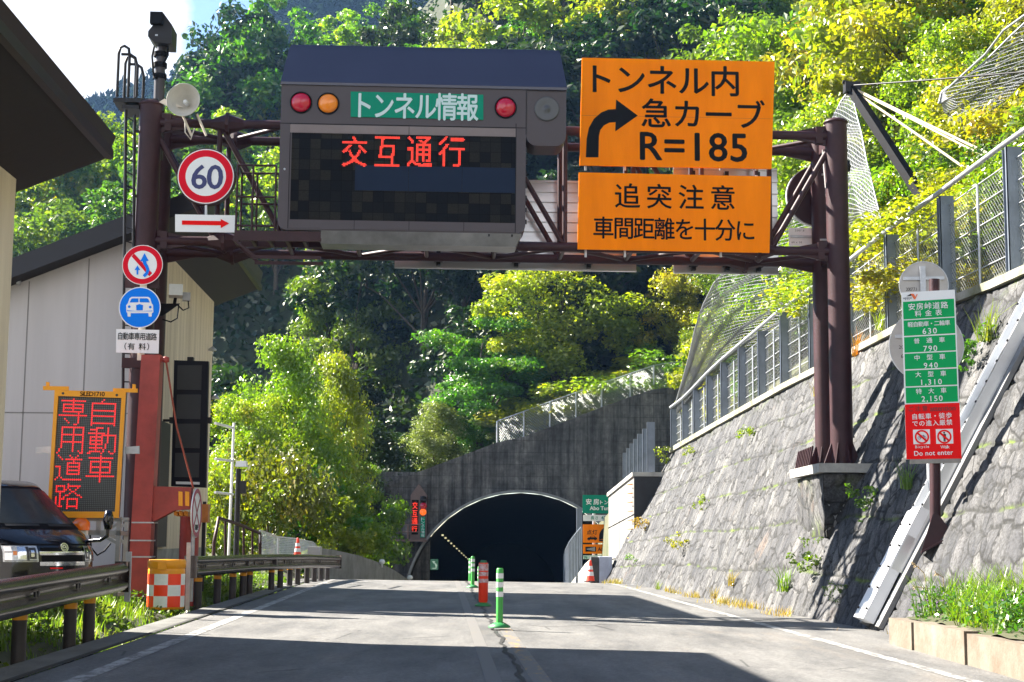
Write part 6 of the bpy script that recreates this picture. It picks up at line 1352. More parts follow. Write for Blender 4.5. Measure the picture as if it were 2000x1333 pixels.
def vsurf(x0i, x1i, t0, t1, off, nt_=10, nz_=6):
    """patch of the surface between two profile indexes (float) and two width positions"""
    G_ = []
    for a in range(nt_+1):
        t = t0+(t1-t0)*a/nt_; s_ = vsec(t); s2 = vsec(t+.01); row = []
        for b_ in range(nz_+1):
            q = x0i+(x1i-x0i)*b_/nz_; i = min(int(q), k-2); f_ = q-i; p = Vector(s_[i]).lerp(Vector(s_[i+1]), f_); p2 = Vector(s2[i]).lerp(Vector(s2[i+1]), f_); tz = (Vector(s_[i+1])-Vector(s_[i])).normalized(); nn = (p2-p).cross(tz).normalized()
            if nn.x < 0 and x1i < 9: nn = -nn
            row.append(p+nn*off)
        G_.append(row)
    V = [p for r_ in G_ for p in r_]; return MB().add(V, [tuple(x) for x in grid_faces(nt_+1, nz_+1)], True)
VG = pbr('van_glass', (.03, .034, .036), .15, 0, .3, 1.2, spec=.18)
vsurf(7.0, 7.99, -.97, .97, .004).build('windscreen_surround', BLACK, vf); vsurf(7.12, 7.92, -.86, .86, .012).build('windscreen', VG, vf)
for t0, t1 in ((-.75, -.15), (.05, .65)): vsurf(7.04, 7.09, t0, t1, .03, 8, 2).build('wiper', RUBBER, vf)
vsurf(3.15, 4.75, -.97, -.50, .012, 12, 5).build('headlight', pbr('headlight_glass', (.55, .57, .6), .12, .5, .5, 14, .3, 20, coat=1), vf); vsurf(3.15, 4.75, .50, .97, .012, 12, 5).build('headlight', MATS['headlight_glass'], vf)
HLD = pbr('lamp_dark', (.05, .05, .055), .2, .3, .3, 9); HLB = pbr('lamp_mirror', (.8, .8, .82), .1, .9, .1, 6); HLA = pbr('lamp_amber', (.7, .2, .03), .2, 0, .1, 6)
for s_ in (-1, 1):
    for (a_, b_, t0, t1, m_) in ((3.3, 3.95, .86, .95, HLB), (4.05, 4.65, .86, .95, HLB), (3.75, 4.1, .80, .85, HLA), (3.4, 4.6, .68, .79, HLB), (3.3, 4.6, .635, .67, HLD), (3.4, 4.5, .53, .63, HLD), (3.6, 4.2, .56, .61, HLB), (3.2, 3.28, .52, .95, HLD), (4.0, 4.04, .68, .95, HLD)):
        vsurf(a_, b_, *sorted((s_*t0, s_*t1)), .018, 6, 4).build('lamp_cell', m_, vf)
CHR2 = pbr('chrome', (.75, .76, .78), .12, .95, .1, 6)
vsurf(3.75, 4.05, -.48, .48, .016, 12, 3).build('grille_bar', CHR2, vf); vsurf(2.85, 3.15, -.48, .48, .016, 12, 3).build('grille_bar', CHR2, vf)
vsurf(4.05, 4.55, -.44, .44, .008, 12, 3).build('grille_gap', BLACK, vf); vsurf(3.15, 3.75, -.44, .44, .008, 12, 3).build('grille_gap', BLACK, vf)
em = MB().ring((0, 0), .055, .068, -.012, 0, 24); V0 = len(em.v); em.ring((0, .015), .018, .028, -.012, 0, 16); em.ring((0, -.005), .03, .04, -.011, 0, 20); em.xf(Matrix.Translation((-.035, 0, .93)) @ Matrix.Rotation(R_(90), 4, 'Z') @ Matrix.Rotation(R_(-18), 4, 'X')); em.build('emblem', CHR2, vf)
vsurf(2.62, 2.72, -.30, -.05, .012, 6, 2).build('bumper_mark', REDB, vf); vsurf(4.85, 5.0, -.96, .96, .006, 16, 2).build('bonnet_seam', BLACK, vf)
mb = MB().tube([(-.38, .70, 1.02), (-.10, .74, 1.04), (.02, .76, 1.10), (.03, .76, 1.22)], .028, 8); mb.lathe([(0, -.15), (.05, -.14), (.085, 0), (.05, .14), (0, .15)], 14, (.02, .77, 1.34)); mb.build('fender_mirror', VB, vf)
mb = MB().tube([(-1.2, -.80, 1.28), (-1.1, -.92, 1.3)], .03, 6); mb.box(-1.22, -1.08, -1.05, -.88, 1.22, 1.5); mb.build('door_mirror', VB, vf)
swm = MB().ring((0, 0), .165, .195, -.015, .015, 24); swm.xf(Matrix.Translation((-1.0, -.36, 1.28)) @ Matrix.Rotation(R_(90), 4, 'Z') @ Matrix.Rotation(R_(40), 4, 'X')); swm.build('steering_wheel', BLACK, vf)
for x, s_ in ((-.78, 1), (-.78, -1), (-3.7, 1), (-3.7, -1)):
    w_ = MB().lathe([(.18, -.10), (.31, -.09), (.33, -.04), (.33, .04), (.31, .09), (.18, .10)], 28); w_.xf(Matrix.Translation((x, s_*.74, .33)) @ Matrix.Rotation(R_(90), 4, 'X')); wo = w_.build('wheel', RUBBER, vf); h = MB().lathe([(0, -.07), (.18, -.09), (.18, .09), (0, .07)], 20); h.xf(Matrix.Translation((x, s_*.74, .33)) @ Matrix.Rotation(R_(90), 4, 'X')); h.build('rim', CHR2, wo)
mb = MB()
for s_ in (-1, 1): mb.tube([(-1.22, s_*.852, .35), (-1.22, s_*.855, 1.1), (-1.45, s_*.80, 1.6), (-1.6, s_*.76, 1.85)], .008, 4)
mb.build('door_seam', BLACK, vf)
for s_ in (-1, 1):
    mb = MB().add([(-1.45, s_*.853, 1.16), (-2.4, s_*.853, 1.16), (-2.4, s_*.755, 1.78), (-1.62, s_*.755, 1.78)], [(0, 1, 2, 3)]); mb.build('side_window', VG, vf)

# ---- left parapet wall beyond the rail, box, fences, handrail, lamp, pipes
pl = [(625, 1071, 45.5), (650, 1074, 47.5), (700, 1085, 51.5), (740, 1099, 55), (770, 1114, 58), (800, 1134, 62.5), (812, 1146, 69)]
P = [atY(*q) for q in pl]; o0 = Vector((P[0].x, P[0].y, -1)); lp = thing('parapet_wall', 'dark curving concrete parapet on the left edge of the road dipping to the tunnel', 'wall', loc=o0); mb = MB()
for a, b in zip(P[:-1], P[1:]):
    A_ = lambda p: [Vector((p.x-.28, p.y, float(roadz(p.y))-.7))-o0, Vector((p.x, p.y, float(roadz(p.y))-.7))-o0, Vector((p.x, p.y, p.z))-o0, Vector((p.x-.28, p.y, p.z))-o0]
    mb.hexa(A_(a), A_(b))
mb.build('parapet', CONCD, lp)
for px, py, Y in ((746, 1097, 55), (801, 1127, 62.5)):
    b = atY(px, py+6, Y)-o0; MB().lathe([(0, -.1), (.03, -.1), (.03, .0), (.09, .03), (.11, .1), (.08, .17), (0, .19)], 12, b).build('delineator_head', WHITE, lp)
bx = atY(613, 1086, 44.8); t_ = thing('metal_box', 'small grey metal box at the start of the left parapet', 'box', loc=bx); MB().box(-.18, .18, 0, .4, -.3, .24).build('cabinet', pbr('grey_box', (.33, .34, .36), .5, .3, .15, 4), t_); MB().box(-.19, .19, -.01, .41, .24, .26).build('lid', GALV, t_)
# low chain link fence
lf = thing('chain_link_fence', 'low chain link fence with grey posts behind the left guardrail', 'fence', loc=atY(500, 1085, 44)); o0 = Vector(lf.location)
pts = [(508, 1036, 1088, 42), (543, 1049, 1088, 44), (582, 1053, 1088, 46), (612, 1060, 1088, 48), (622, 1070, 1088, 49)]
for px, a, b, Y in pts: MB().tube([atY(px, b+8, Y)-o0, atY(px, a, Y)-o0], .03, 6).build('post', GALV, lf)
for (p, a, b, Y), (p2, a2, b2, Y2) in zip(pts[:-1], pts[1:]):
    A0 = atY(p, b, Y)-o0; A1 = atY(p, a, Y)-o0; B0 = atY(p2, b2, Y2)-o0; B1 = atY(p2, a2, Y2)-o0; w_ = (B0-A0).length; h_ = max((A1-A0).length, .01)
    chain_panel(lambda u, v: A0.lerp(B0, u/w_).lerp(A1.lerp(B1, u/w_), v/h_), w_, h_, .006, .1, WIRE, 'wire_mesh', lf); MB().tube([A1, B1], .02, 5).build('top_rail', GALV, lf)
hrl = thing('handrail', 'dark brown sloping handrail at the corner of the cream building', 'railing', loc=atY(418, 1090, 40)); o0 = Vector(hrl.location); mb = MB()
tp_ = [(418, 1060, 39), (427, 1012, 39.2), (465, 1024, 40.5), (508, 1042, 42)]; T_ = [atY(*q)-o0 for q in tp_]; mb.tube([atY(417, 1095, 39)-o0]+T_+[atY(508, 1095, 42)-o0], .045, 8); mb.build('rail', BROWN, hrl)
for px, py, Y in ((440, 1016, 39.7), (476, 1028, 40.9), (493, 1036, 41.5)): MB().tube([atY(px, 1095, Y)-o0, atY(px, py, Y)-o0], .035, 6).build('baluster', BROWN, hrl)
lm = thing('lamp_post', 'dark lamp post with white square lantern beyond the handrail', 'street lamp', loc=atY(461, 1092, 43)); o0 = Vector(lm.location); MB().tube([Vector((0, 0, -.3)), atY(466, 916, 43)-o0], .075, 10).build('pole', BLKSTEEL, lm)
c = atY(472, 908, 43)-o0; mb = MB().hexa([c+Vector((-.16, -.15, -.06)), c+Vector((.16, -.15, -.06)), c+Vector((.16, .15, -.06)), c+Vector((-.16, .15, -.06))], [c+Vector((-.13, -.12, .1)), c+Vector((.13, -.12, .1)), c+Vector((.13, .12, .1)), c+Vector((-.13, .12, .1))]); mb.build('lantern', WHITE, lm); MB().box(-.02, .18, -.05, .05, 1.8, 2.15).build('control_box', BLKSTEEL, lm).location = (.04, 0, 0)
sc_ = thing('pipe_frame', 'thin white pipe frame standing beside the far corner of the cream building', 'frame', loc=atY(446, 1092, 41)); o0 = Vector(sc_.location); mb = MB().tube([Vector((0, 0, -.3)), atY(457, 826, 41)-o0], .035, 8)
for py in (832, 897, 962): mb.tube([atY(420, py-5 if py < 850 else py, 39)-o0, atY(455, py+4, 41)-o0], .035, 6)
mb.build('pipes', WHITE, sc_)

# ---- delineator posts on the centre line
def delin(label, px, pyt, pyb, Y, kind):
    b = atY(px, pyb, Y); H = atY(px, pyt, Y).z-b.z; t_ = thing('delineator_post', label, 'delineator', loc=(b.x, Y, b.z), group='delineator posts on the centre line')
    if kind == 'green':
        c = pbr('green_plastic', (.045, .33, .05), .4, 0, .12, 4); r_ = .047; MB().lathe([(r_*1.25, .03), (r_, .08), (r_, H-.015), (r_*.8, H), (0, H)], 20).build('post', c, t_)
        for a in (.56, .72, .87): MB().lathe([(r_+.002, H*a-.035), (r_+.002, H*a+.035)], 20).build('reflective_band', pbr('silver_band', (.7, .71, .72), .35, .2, .1, 9), t_)
    else:
        c = pbr('orange_plastic', (.92, .045, .008), .4, 0, .08, 4); MB().lathe([(.055, .03), (.085, .1), (.088, H*.6), (.088, H*.93), (.08, H*.96)], 20).build('post', c, t_); MB().lathe([(.05, H*.93), (.06, H), (.04, H+.012), (0, H+.012)], 16).build('cap', pbr('dark_green_plastic', (.02, .16, .06), .5, 0, .15, 4), t_)
        for a, h in ((.86, .1), (.71, .05), (.56, .05)): MB().lathe([(.0905, H*a-h/2-.01), (.0905, H*a+h/2+.01)], 20).build('reflective_band', pbr('scuffed_silver', (.55, .56, .6), .4, .2, .5, 25, dirt=(.6, .1, .05)), t_)
    g_ = pbr('dark_green_base', (.02, .2, .05), .5, 0, .15, 4); MB().lathe([(.15, 0), (.15, .018), (.10, .05), (.06, .07), (.05, .07)], 22).build('base', g_, t_)
delin('nearest green delineator post with three silver bands', 975.5, 1110, 1226, 21.2, 'green'); delin('scuffed orange delineator post with a dark green cap', 943.5, 1096, 1184, 28.3, 'orange')
delin('green delineator post standing at the road crest behind the orange one', 923, 1087, 1148, 38.5, 'green')
delin('green delineator post half hidden left behind the crest post', 918, 1091, 1152, 47, 'green'); delin('farthest green delineator post low behind the orange one', 935, 1107, 1155, 54, 'green')
# ================================================================== PLANTS
def crown(name, seed, H, R, z0, nl, leaf, m, clumps=40, flat=.75, spread=.9, droop=0, shape='round'):
    """leaf rhombs in clumps through the crown's volume; base at z = 0"""
    rg = np.random.default_rng(seed); zc = (H+z0)/2; hz = (H-z0)/2
    C = []
    while len(C) < clumps:
        d = rg.normal(size=3); d /= np.linalg.norm(d); k_ = rg.random()**.45
        c = d*k_*np.array([R, R, hz])
        if shape == 'upright': c[:2] *= .85-.5*max(0, c[2]/hz)
        if shape == 'cone': c[:2] = d[:2]/max(.3, np.hypot(*d[:2]))*R*(1-(c[2]+hz)/(2*hz))*rg.uniform(.5, 1)
        if shape == 'umbrella': c[2] = c[2]*.5+hz*.35*(1-(c[0]**2+c[1]**2)/R**2)
        C.append(c)
    C = np.array(C); cr = R*rg.uniform(.20, .40, clumps)*spread
    idx = rg.integers(0, clumps, nl); d = rg.normal(size=(nl, 3)); d /= np.linalg.norm(d, axis=1)[:, None]; rad = rg.random(nl)**.4
    P = C[idx]+d*(rad*cr[idx])[:, None]*np.array([1, 1, flat]); P[:, 2] += zc; P[:, 2] = np.maximum(P[:, 2], .02)
    P[:, 2] -= droop*np.hypot(P[:, 0], P[:, 1])/R
    n = d*.7+rg.normal(size=(nl, 3))*.7+np.array([0, 0, .55]); n /= np.linalg.norm(n, axis=1)[:, None]
    a = np.cross(n, rg.normal(size=(nl, 3))); a /= np.linalg.norm(a, axis=1)[:, None]; b = np.cross(n, a)
    s = leaf*rg.uniform(.35, 1.5, nl)[:, None]
    V = np.stack([P-a*s*.75, P-b*s*.42+n*s*.1, P+a*s*.75, P+b*s*.42+n*s*.1], 1).reshape(-1, 3)
    return np_mesh(name, V, np.arange(nl*4).reshape(-1, 4), m), C+np.array([0, 0, zc])
def trunkmesh(name, seed, C, H, r, m, limbs=9, lean=.0):
    rg = random.Random(seed); mb = MB(); top = H*.82; pts = [Vector((math.sin(i*1.3+seed)*.03*H*i/6+lean*i/6*H, math.cos(i*1.7+seed)*.03*H*i/6, top*i/6)) for i in range(7)]; pts[0].z = -.6
    mb.tube(pts, [r*(1.25 if i == 0 else 1)*(1-.8*i/6) for i in range(7)], 8)
    for c in rg.sample(list(C), min(limbs, len(C))):
        c = Vector(c); k_ = max(1, min(5, int(c.z/top*4))); s_ = pts[k_-0]; s_ = pts[max(1, k_-1)]; mb.tube([s_, s_.lerp(c, .5)+Vector((0, 0, .05*H)), c], [r*.4, r*.22, r*.06], 5)
    return mb.mesh(name, m)
GRN = leafmat('leaf_green', (.03, .08, .010), (.075, .155, .016), (.19, .23, .02), .5)
LIME = leafmat('leaf_lime', (.06, .12, .010), (.17, .25, .016), (.38, .33, .02), .5)
YEL = leafmat('leaf_yellow', (.10, .14, .010), (.25, .26, .014), (.45, .33, .018), .5)
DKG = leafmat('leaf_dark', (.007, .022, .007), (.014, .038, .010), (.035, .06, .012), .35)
PALE = leafmat('leaf_pale', (.07, .11, .035), (.16, .20, .08), (.28, .30, .13), .4)
ORA = leafmat('leaf_autumn', (.12, .10, .012), (.32, .16, .015), (.42, .13, .02), .5)
CON = leafmat('leaf_conifer', (.012, .028, .014), (.022, .045, .02), (.035, .06, .02), .2)
OLV = leafmat('leaf_olive', (.05, .07, .010), (.11, .12, .012), (.30, .21, .016), .45)
KIND = {}
def kind(nm, seed, H, R, z0, nl, leaf, shape='round', clumps=40, flat=.75, spread=.9, r=None, limbs=9, droop=0):
    cm, C = crown(nm+'_crown', seed, H, R, z0, nl, leaf, GRN, clumps, flat, spread, droop, shape); tm = trunkmesh(nm+'_trunk', seed, C, H, r or H*.018, BARK, limbs)
    KIND[nm] = (cm, tm, H)
kind('broad_a', 1, 9.5, 4.3, 2.2, 7000, .27, clumps=46); kind('broad_b', 2, 11, 4.0, 2.5, 7500, .27, clumps=60, spread=.75)
kind('broad_c', 3, 8.5, 4.6, 1.5, 7000, .26, 'umbrella', 40, .6); kind('tall_a', 4, 12.5, 3.3, 3, 7000, .27, 'upright', 50, .8)
kind('layer_a', 5, 10, 4.4, 2.2, 6500, .25, 'round', 34, .35, .95); kind('tall_b', 6, 13.5, 3.6, 5, 6000, .27, 'upright', 36, .7, .85)
kind('conifer', 7, 15, 2.8, 1.5, 7000, .26, 'cone', 70, .45, .7, limbs=0)
kind('near_a', 11, 7.0, 2.7, .8, 26000, .088, clumps=70, spread=.8); kind('near_b', 12, 6.0, 2.6, .4, 24000, .085, 'upright', 60, .8, .85)
kind('near_c', 13, 7.5, 3.0, 1.6, 20000, .105, 'round', 40, .42, .85); kind('bush_a', 14, 2.6, 1.6, .1, 7000, .085, clumps=40); kind('bush_b', 15, 2.2, 1.9, .05, 7000, .08, 'umbrella', 44)
kind('bush_c', 16, 3.6, 1.5, .2, 8000, .09, 'upright', 46)
TREES = []
def tree(k_, base, h, leafm, yaw=None, wide=1.0, name='tree', desc=None, trunk=True, group=None):
    cm, tm, H = KIND[k_]; s = h/H; r_ = bpy.data.objects.new(name, None); COL.objects.link(r_); r_.location = base; r_.scale = (s*wide, s*wide, s); r_.rotation_euler = (0, 0, yaw if yaw is not None else rnd.uniform(0, 6.28))
    c = bpy.data.objects.new('crown', cm); COL.objects.link(c); c.parent = r_; c.material_slots[0].link = 'OBJECT'; c.material_slots[0].material = leafm
    if trunk: t = bpy.data.objects.new('trunk', tm); COL.objects.link(t); t.parent = r_
    TREES.append((r_, Vector(base), h, leafm, name, desc, group)); return r_
def at_tree(k_, px, pyt, pyb, Y, leafm, wide=1.0, name='tree', desc=None, yaw=None, trunk=True):
    b = atY(px, pyb, Y); t = atY(px, pyt, Y); b.z = (float(ground_z(b.x, Y)) if Y < 72.5 else float(hill_z(b.x, Y)))-.15; return tree(k_, b, t.z-b.z, leafm, yaw, wide, name, desc, trunk)
# trees singled out in the photo ---------------------------------------------------------------------
at_tree('near_b', 540, 655, 1105, 60, LIME, .72, desc='lime green bushy tree right of the cream building, rounded and sunlit')
at_tree('near_b', 640, 690, 1080, 63, LIME, .55, desc='lime green tree joined to the right of the rounded sunlit one')
at_tree('near_a', 475, 750, 1100, 57, LIME, .8, desc='lime tree close against the corner of the cream building')
at_tree('near_c', 670, 812, 1090, 66, GRN, .62, desc='feathery mid green tree left of the tunnel portal')
at_tree('bush_b', 520, 868, 1115, 52, OLV, .62, desc='large yellowish bush above the left guardrail')
at_tree('bush_a', 450, 905, 1110, 50, LIME, .8, desc='lime bush behind the lamp post')
at_tree('bush_c', 605, 905, 1110, 56, GRN, 1.1, desc='green upright bush between the yellowish bush and the portal')
at_tree('bush_c', 690, 935, 1125, 60, LIME, .85, desc='sprawling lime bush in front of the left end of the portal')
at_tree('bush_a', 715, 960, 1120, 64, GRN, .75, desc='green bush overhanging the left parapet beside the signal cabinet')
at_tree('bush_c', 655, 960, 1120, 54, LIME, 1.0, desc='small lime bush right above the end of the left parapet')
at_tree('near_c', 690, 470, 800, 93, GRN, .9, desc='open branched green tree just below the gantry left of centre')
at_tree('tall_b', 640, 495, 790, 97, LIME, .9, desc='tall lime crowned tree showing under the information board')
at_tree('near_a', 1090, 500, 790, 78, YEL, 1.25, desc='bright yellow green tree above the middle of the portal')
at_tree('near_c', 940, 620, 850, 76.5, GRN, 1.2, desc='layered green tree left of the bright yellow green tree')
at_tree('near_b', 845, 785, 925, 76, PALE, 1.25, desc='pale grey green tree above the left slope of the portal')
at_tree('near_b', 930, 765, 905, 76.5, GRN, 1.1, desc='fresh green tree on the portal top, left end of its fence')
at_tree('bush_c', 1010, 775, 870, 75.5, PALE, 2.1, desc='pale yellow shrub behind the left end of the portal fence')
at_tree('bush_b', 1075, 785, 850, 75, YEL, 2.1, desc='yellow shrub behind the chain link fence on the portal')
at_tree('bush_a', 1130, 755, 830, 75, PALE, 2.1, desc='pale shrub behind the middle of the portal fence')
at_tree('bush_b', 1190, 735, 810, 75, LIME, 2.1, desc='lime shrub behind the right half of the portal fence')
at_tree('bush_c', 1245, 690, 790, 75.5, YEL, 2.1, desc='yellow lime shrub behind the right part of the portal fence')
at_tree('bush_a', 1310, 680, 775, 75, LIME, 2.1, desc='lime shrub at the right end of the portal fence')
at_tree('near_a', 1345, 500, 720, 79, YEL, 1.0, desc='yellow orange tree left of the lower net edge')
at_tree('near_b', 1375, 610, 760, 74.5, LIME, 1.0, desc='yellow lime tree at the foot of the grey net')
at_tree('near_a', 1440, 470, 700, 76, GRN, 1.0, desc='green tree behind the middle of the grey net')
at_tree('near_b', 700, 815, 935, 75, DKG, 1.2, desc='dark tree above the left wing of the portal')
for k_, px, pt, m_, d_ in (('broad_b', 520, -10, GRN, 'tallest green tree on the ridge just left of the information board'), ('broad_a', 468, 25, DKG, 'dense dark green tree on the skyline between loudspeaker and information board'), ('broad_b', 405, 92, DKG, 'dark green tree on the skyline right of the loudspeaker'), ('broad_c', 335, 185, GRN, 'green tree on the skyline behind the loudspeaker'), ('broad_a', 275, 215, YEL, 'yellow green tree behind the ladder cage'),
        ('broad_c', 205, 240, LIME, 'lime tree between the near roof tip and the ladder'), ('broad_a', 140, 290, LIME, 'lime tree under the tip of the near roof'), ('broad_b', 80, 330, GRN, 'green tree in the gap between the two roofs'), ('broad_c', 25, 355, LIME, 'lime tree at the left end of the gap between the roofs'), ('tall_a', 440, 210, LIME, 'upright lime tree above the speed limit sign'), ('broad_a', 370, 250, GRN, 'green tree right behind the speed limit sign')):
    at_tree(k_, px, pt, pt+250, 125 if pt < 200 or px < 300 else 112, m_, .85 if px > 330 else 1.05, desc=d_)
# right slope above the wall
rs = [('near_c', 1640, 10, 330, 58, LIME), ('near_a', 1560, 40, 400, 62, GRN), ('near_a', 1720, -40, 300, 55, YEL), ('near_a', 1800, -120, 240, 52, LIME), ('near_c', 1890, -160, 200, 50, YEL), ('near_a', 1980, -160, 210, 48, LIME), ('near_b', 1640, 190, 470, 48, LIME),
      ('bush_b', 1730, 330, 450, 40, LIME), ('bush_a', 1790, 330, 420, 38, YEL), ('bush_b', 1850, 300, 400, 37, LIME), ('bush_a', 1920, 250, 380, 36, GRN), ('bush_b', 1985, 180, 360, 36, YEL), ('bush_a', 1560, 440, 600, 48, GRN), ('bush_b', 1600, 520, 620, 42, LIME), ('bush_b', 1700, 430, 560, 37, LIME), ('bush_c', 1680, 320, 520, 41, GRN),
      ('bush_b', 1770, 400, 520, 34, YEL), ('bush_a', 1840, 400, 520, 32, YEL), ('bush_b', 1910, 370, 500, 30, YEL), ('bush_a', 1975, 350, 480, 29, LIME), ('bush_b', 1500, 560, 660, 48, LIME), ('bush_a', 1450, 620, 720, 50, YEL), ('near_a', 1900, 20, 260, 43, LIME), ('near_b', 1990, -30, 200, 42, YEL), ('bush_b', 1690, 520, 640, 36, LIME), ('bush_b', 1800, 500, 590, 30, YEL)]
for k_, px, a, b, Y, m_ in rs:
    g_ = atY(px, b, Y); z = float(ground_z(g_.x, Y)) if Y < 72 else float(hill_z(g_.x, Y)); h = atY(px, a, Y).z-z
    if h < .8: h = .8
    tree(k_, (g_.x, Y, z-.1), h, m_, None, 1.0 if k_[0] == 'n' else min(1.6, max(1., 2.6/h)), name='shrub' if k_[0] == 'b' else 'tree')
for i in range(34):
    Y = 20+29*i/33+rnd.uniform(-.4, .4); e = rnd.uniform(1.9, 4.0); X = float(wtopx(Y))+e; Z = float(ground_z(X, Y))
    tree(rnd.choice(['bush_a', 'bush_b', 'bush_c', 'bush_b']), (X, Y, Z-.1), rnd.uniform(1.2, 2.3), rnd.choice([LIME, YEL, YEL, LIME, GRN, PALE]), None, rnd.uniform(.9, 1.3), name='shrub')
# forest on the hill: rows of individual trees
cand = []
rf = random.Random(21)
row = 0
for Yr in (82, 84.5, 87, 90, 94.5, 100, 107, 115, 124, 135):
    wx = Yr*.40; st = (4.6 if Yr < 92 else 5.4)+Yr*.014; x = -wx-4+rf.uniform(0, 3)
    while x < wx+6:
        X = x+rf.uniform(-1.4, 1.4); Y = Yr+rf.uniform(-2.5, 2.5); Z = float(hill_z(X, Y)); px, py = project((X, Y, Z+6))
        x += st*rf.uniform(.8, 1.2)
        if px < -80 or px > 2080 or py < -170: continue
        if Y > 130 and X < -10 and Z < float(ridge_z(X))-12: pass
        
        sh = .55 if (Yr < 90 and -24 < X < -2) else 1.0
        hot = vnoise(X*.07+3, Y*.07, 9); k_ = rf.choice(['broad_a', 'broad_b', 'broad_c', 'tall_a', 'layer_a', 'broad_a', 'broad_b'])
        low = Yr < 95
        u = rf.random()
        if low and abs(px-900) < 480: m_ = DKG if u < .93 else GRN  # darker leaves put the forest's deep shade into the colour here
        elif hot > .62: m_ = YEL if u < .45 else LIME
        elif hot > .4: m_ = LIME if u < .55 else (GRN if u < .9 else PALE)
        else: m_ = GRN if u < .6 else (LIME if u < .85 else DKG)
        if u > .965: m_ = ORA
        if u < .035: k_ = 'conifer'; m_ = CON
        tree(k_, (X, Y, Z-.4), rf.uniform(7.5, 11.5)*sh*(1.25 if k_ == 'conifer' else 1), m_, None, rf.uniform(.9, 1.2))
print('TREES', len(TREES))
# names and labels: by look and by what each stands beside, then by order among its like
CN = {'leaf_green': 'green', 'leaf_lime': 'lime green', 'leaf_yellow': 'yellow green', 'leaf_dark': 'dark green', 'leaf_pale': 'pale green', 'leaf_autumn': 'orange tinted', 'leaf_conifer': 'dark conifer', 'leaf_olive': 'olive green'}
def zone(px, py, Y):
    if px < 215: return 'above the far building roof' if py > 190 else 'beyond the near roof'
    if px < 545: return 'behind the speed limit sign' if py > 250 else 'on the ridge above the loudspeaker'
    if px < 1110: return 'above the information board' if py < 130 else ('hidden behind the information board' if py < 480 else 'in the shade above the tunnel')
    if px < 1530: return 'above the orange boards' if py < 150 else ('behind the orange boards' if py < 480 else 'in the shade right of the tunnel')
    return 'on the right slope above the fence' if Y < 72 else 'high on the right hillside'
ORD = ['leftmost', 'second from left', 'third from left', 'fourth from left', 'fifth from left', 'sixth from left', 'seventh from left', 'eighth from left', 'ninth from left', 'tenth from left']+['%dth from left' % i for i in range(11, 40)]
buck = {}
for r_, b, h, m_, nm, desc, gp_ in TREES:
    px, py = project(b+Vector((0, 0, h*.7)))
    if desc: tag(r_, desc, 'tree' if h > 3.2 else 'shrub', 'trees and shrubs round the tunnel'); continue
    buck.setdefault((CN[m_.name], nm, zone(px, py, b.y)), []).append((px, r_))
for (c, nm, z), L_ in buck.items():
    L_.sort(key=lambda q: q[0])
    for i, (px, r_) in enumerate(L_):
        lab = f'{c} {nm} {z}' if len(L_) == 1 else f'{ORD[i]} of the {c} {nm}s {z}'
        tag(r_, lab, nm, 'trees on the hillside' if nm == 'tree' else 'shrubs on the right slope')
# distant forest on the far ridge: one mass
rg = np.random.default_rng(5); n = 9000; X = rg.uniform(-300, 60, n); Y = rg.uniform(345, 445, n); Z = ridge2(X, Y); h = rg.uniform(4, 8, n); w_ = h*rg.uniform(.22, .42, n)
V = []; F = []
for q in range(7):
    a0 = rg.uniform(0, 6.28, n); r0 = w_*rg.uniform(.5, 1.1, n); z0 = Z+h*rg.uniform(-.1, .75, n); dx = np.cos(a0)*r0; dy = np.sin(a0)*r0; t = rg.uniform(.25, .5, n)*h
    V.append(np.stack([np.stack([X-dx*.3, Y-dy*.3, z0], -1), np.stack([X+dx-dy*.4, Y+dy+dx*.4, z0+t*.2], -1), np.stack([X+dx*.2, Y+dy*.2, z0+t], -1), np.stack([X+dx*.6+dy*.5, Y+dy*.6-dx*.5, z0+t*.5], -1)], 1).reshape(-1, 3))
V = np.concatenate(V)
o_ = obj('distant_forest', np_mesh('distant_forest', V, np.arange(len(V)).reshape(-1, 4), pbr('far_foliage', (.012, .024, .012), .95, 0, .4, .3, spec=.0))); tag(o_, 'bluish distant forest covering the far ridge at upper left', 'forest', None, 'stuff')

# ---- undergrowth on the hill
n = 70000; Y = 80+70*rg.random(n)**1.3; X = rg.uniform(-1, 1, n)*Y*.40; k_ = vnoise(X*.35, Y*.35, 14)+.35*rg.random(n) > .45; X, Y = X[k_], Y[k_]; n = len(X)
P_ = np.stack([X, Y, hill_z(X, Y)+rg.random(n)**2*1.1], -1); nn = rg.normal(size=(n, 3))*.7+np.array([0, -.3, .6]); nn /= np.linalg.norm(nn, axis=1)[:, None]; a_ = np.cross(nn, rg.normal(size=(n, 3))); a_ /= np.linalg.norm(a_, axis=1)[:, None]; b_ = np.cross(nn, a_); s_ = rg.uniform(.12, .38, n)[:, None]
tag(obj('undergrowth', np_mesh('undergrowth', np.stack([P_-a_*s_, P_-b_*s_*.6, P_+a_*s_, P_+b_*s_*.6], 1).reshape(-1, 3), np.arange(n*4).reshape(-1, 4), DKG)), 'dark leafy undergrowth covering the forested hillside', 'undergrowth', None, 'stuff')
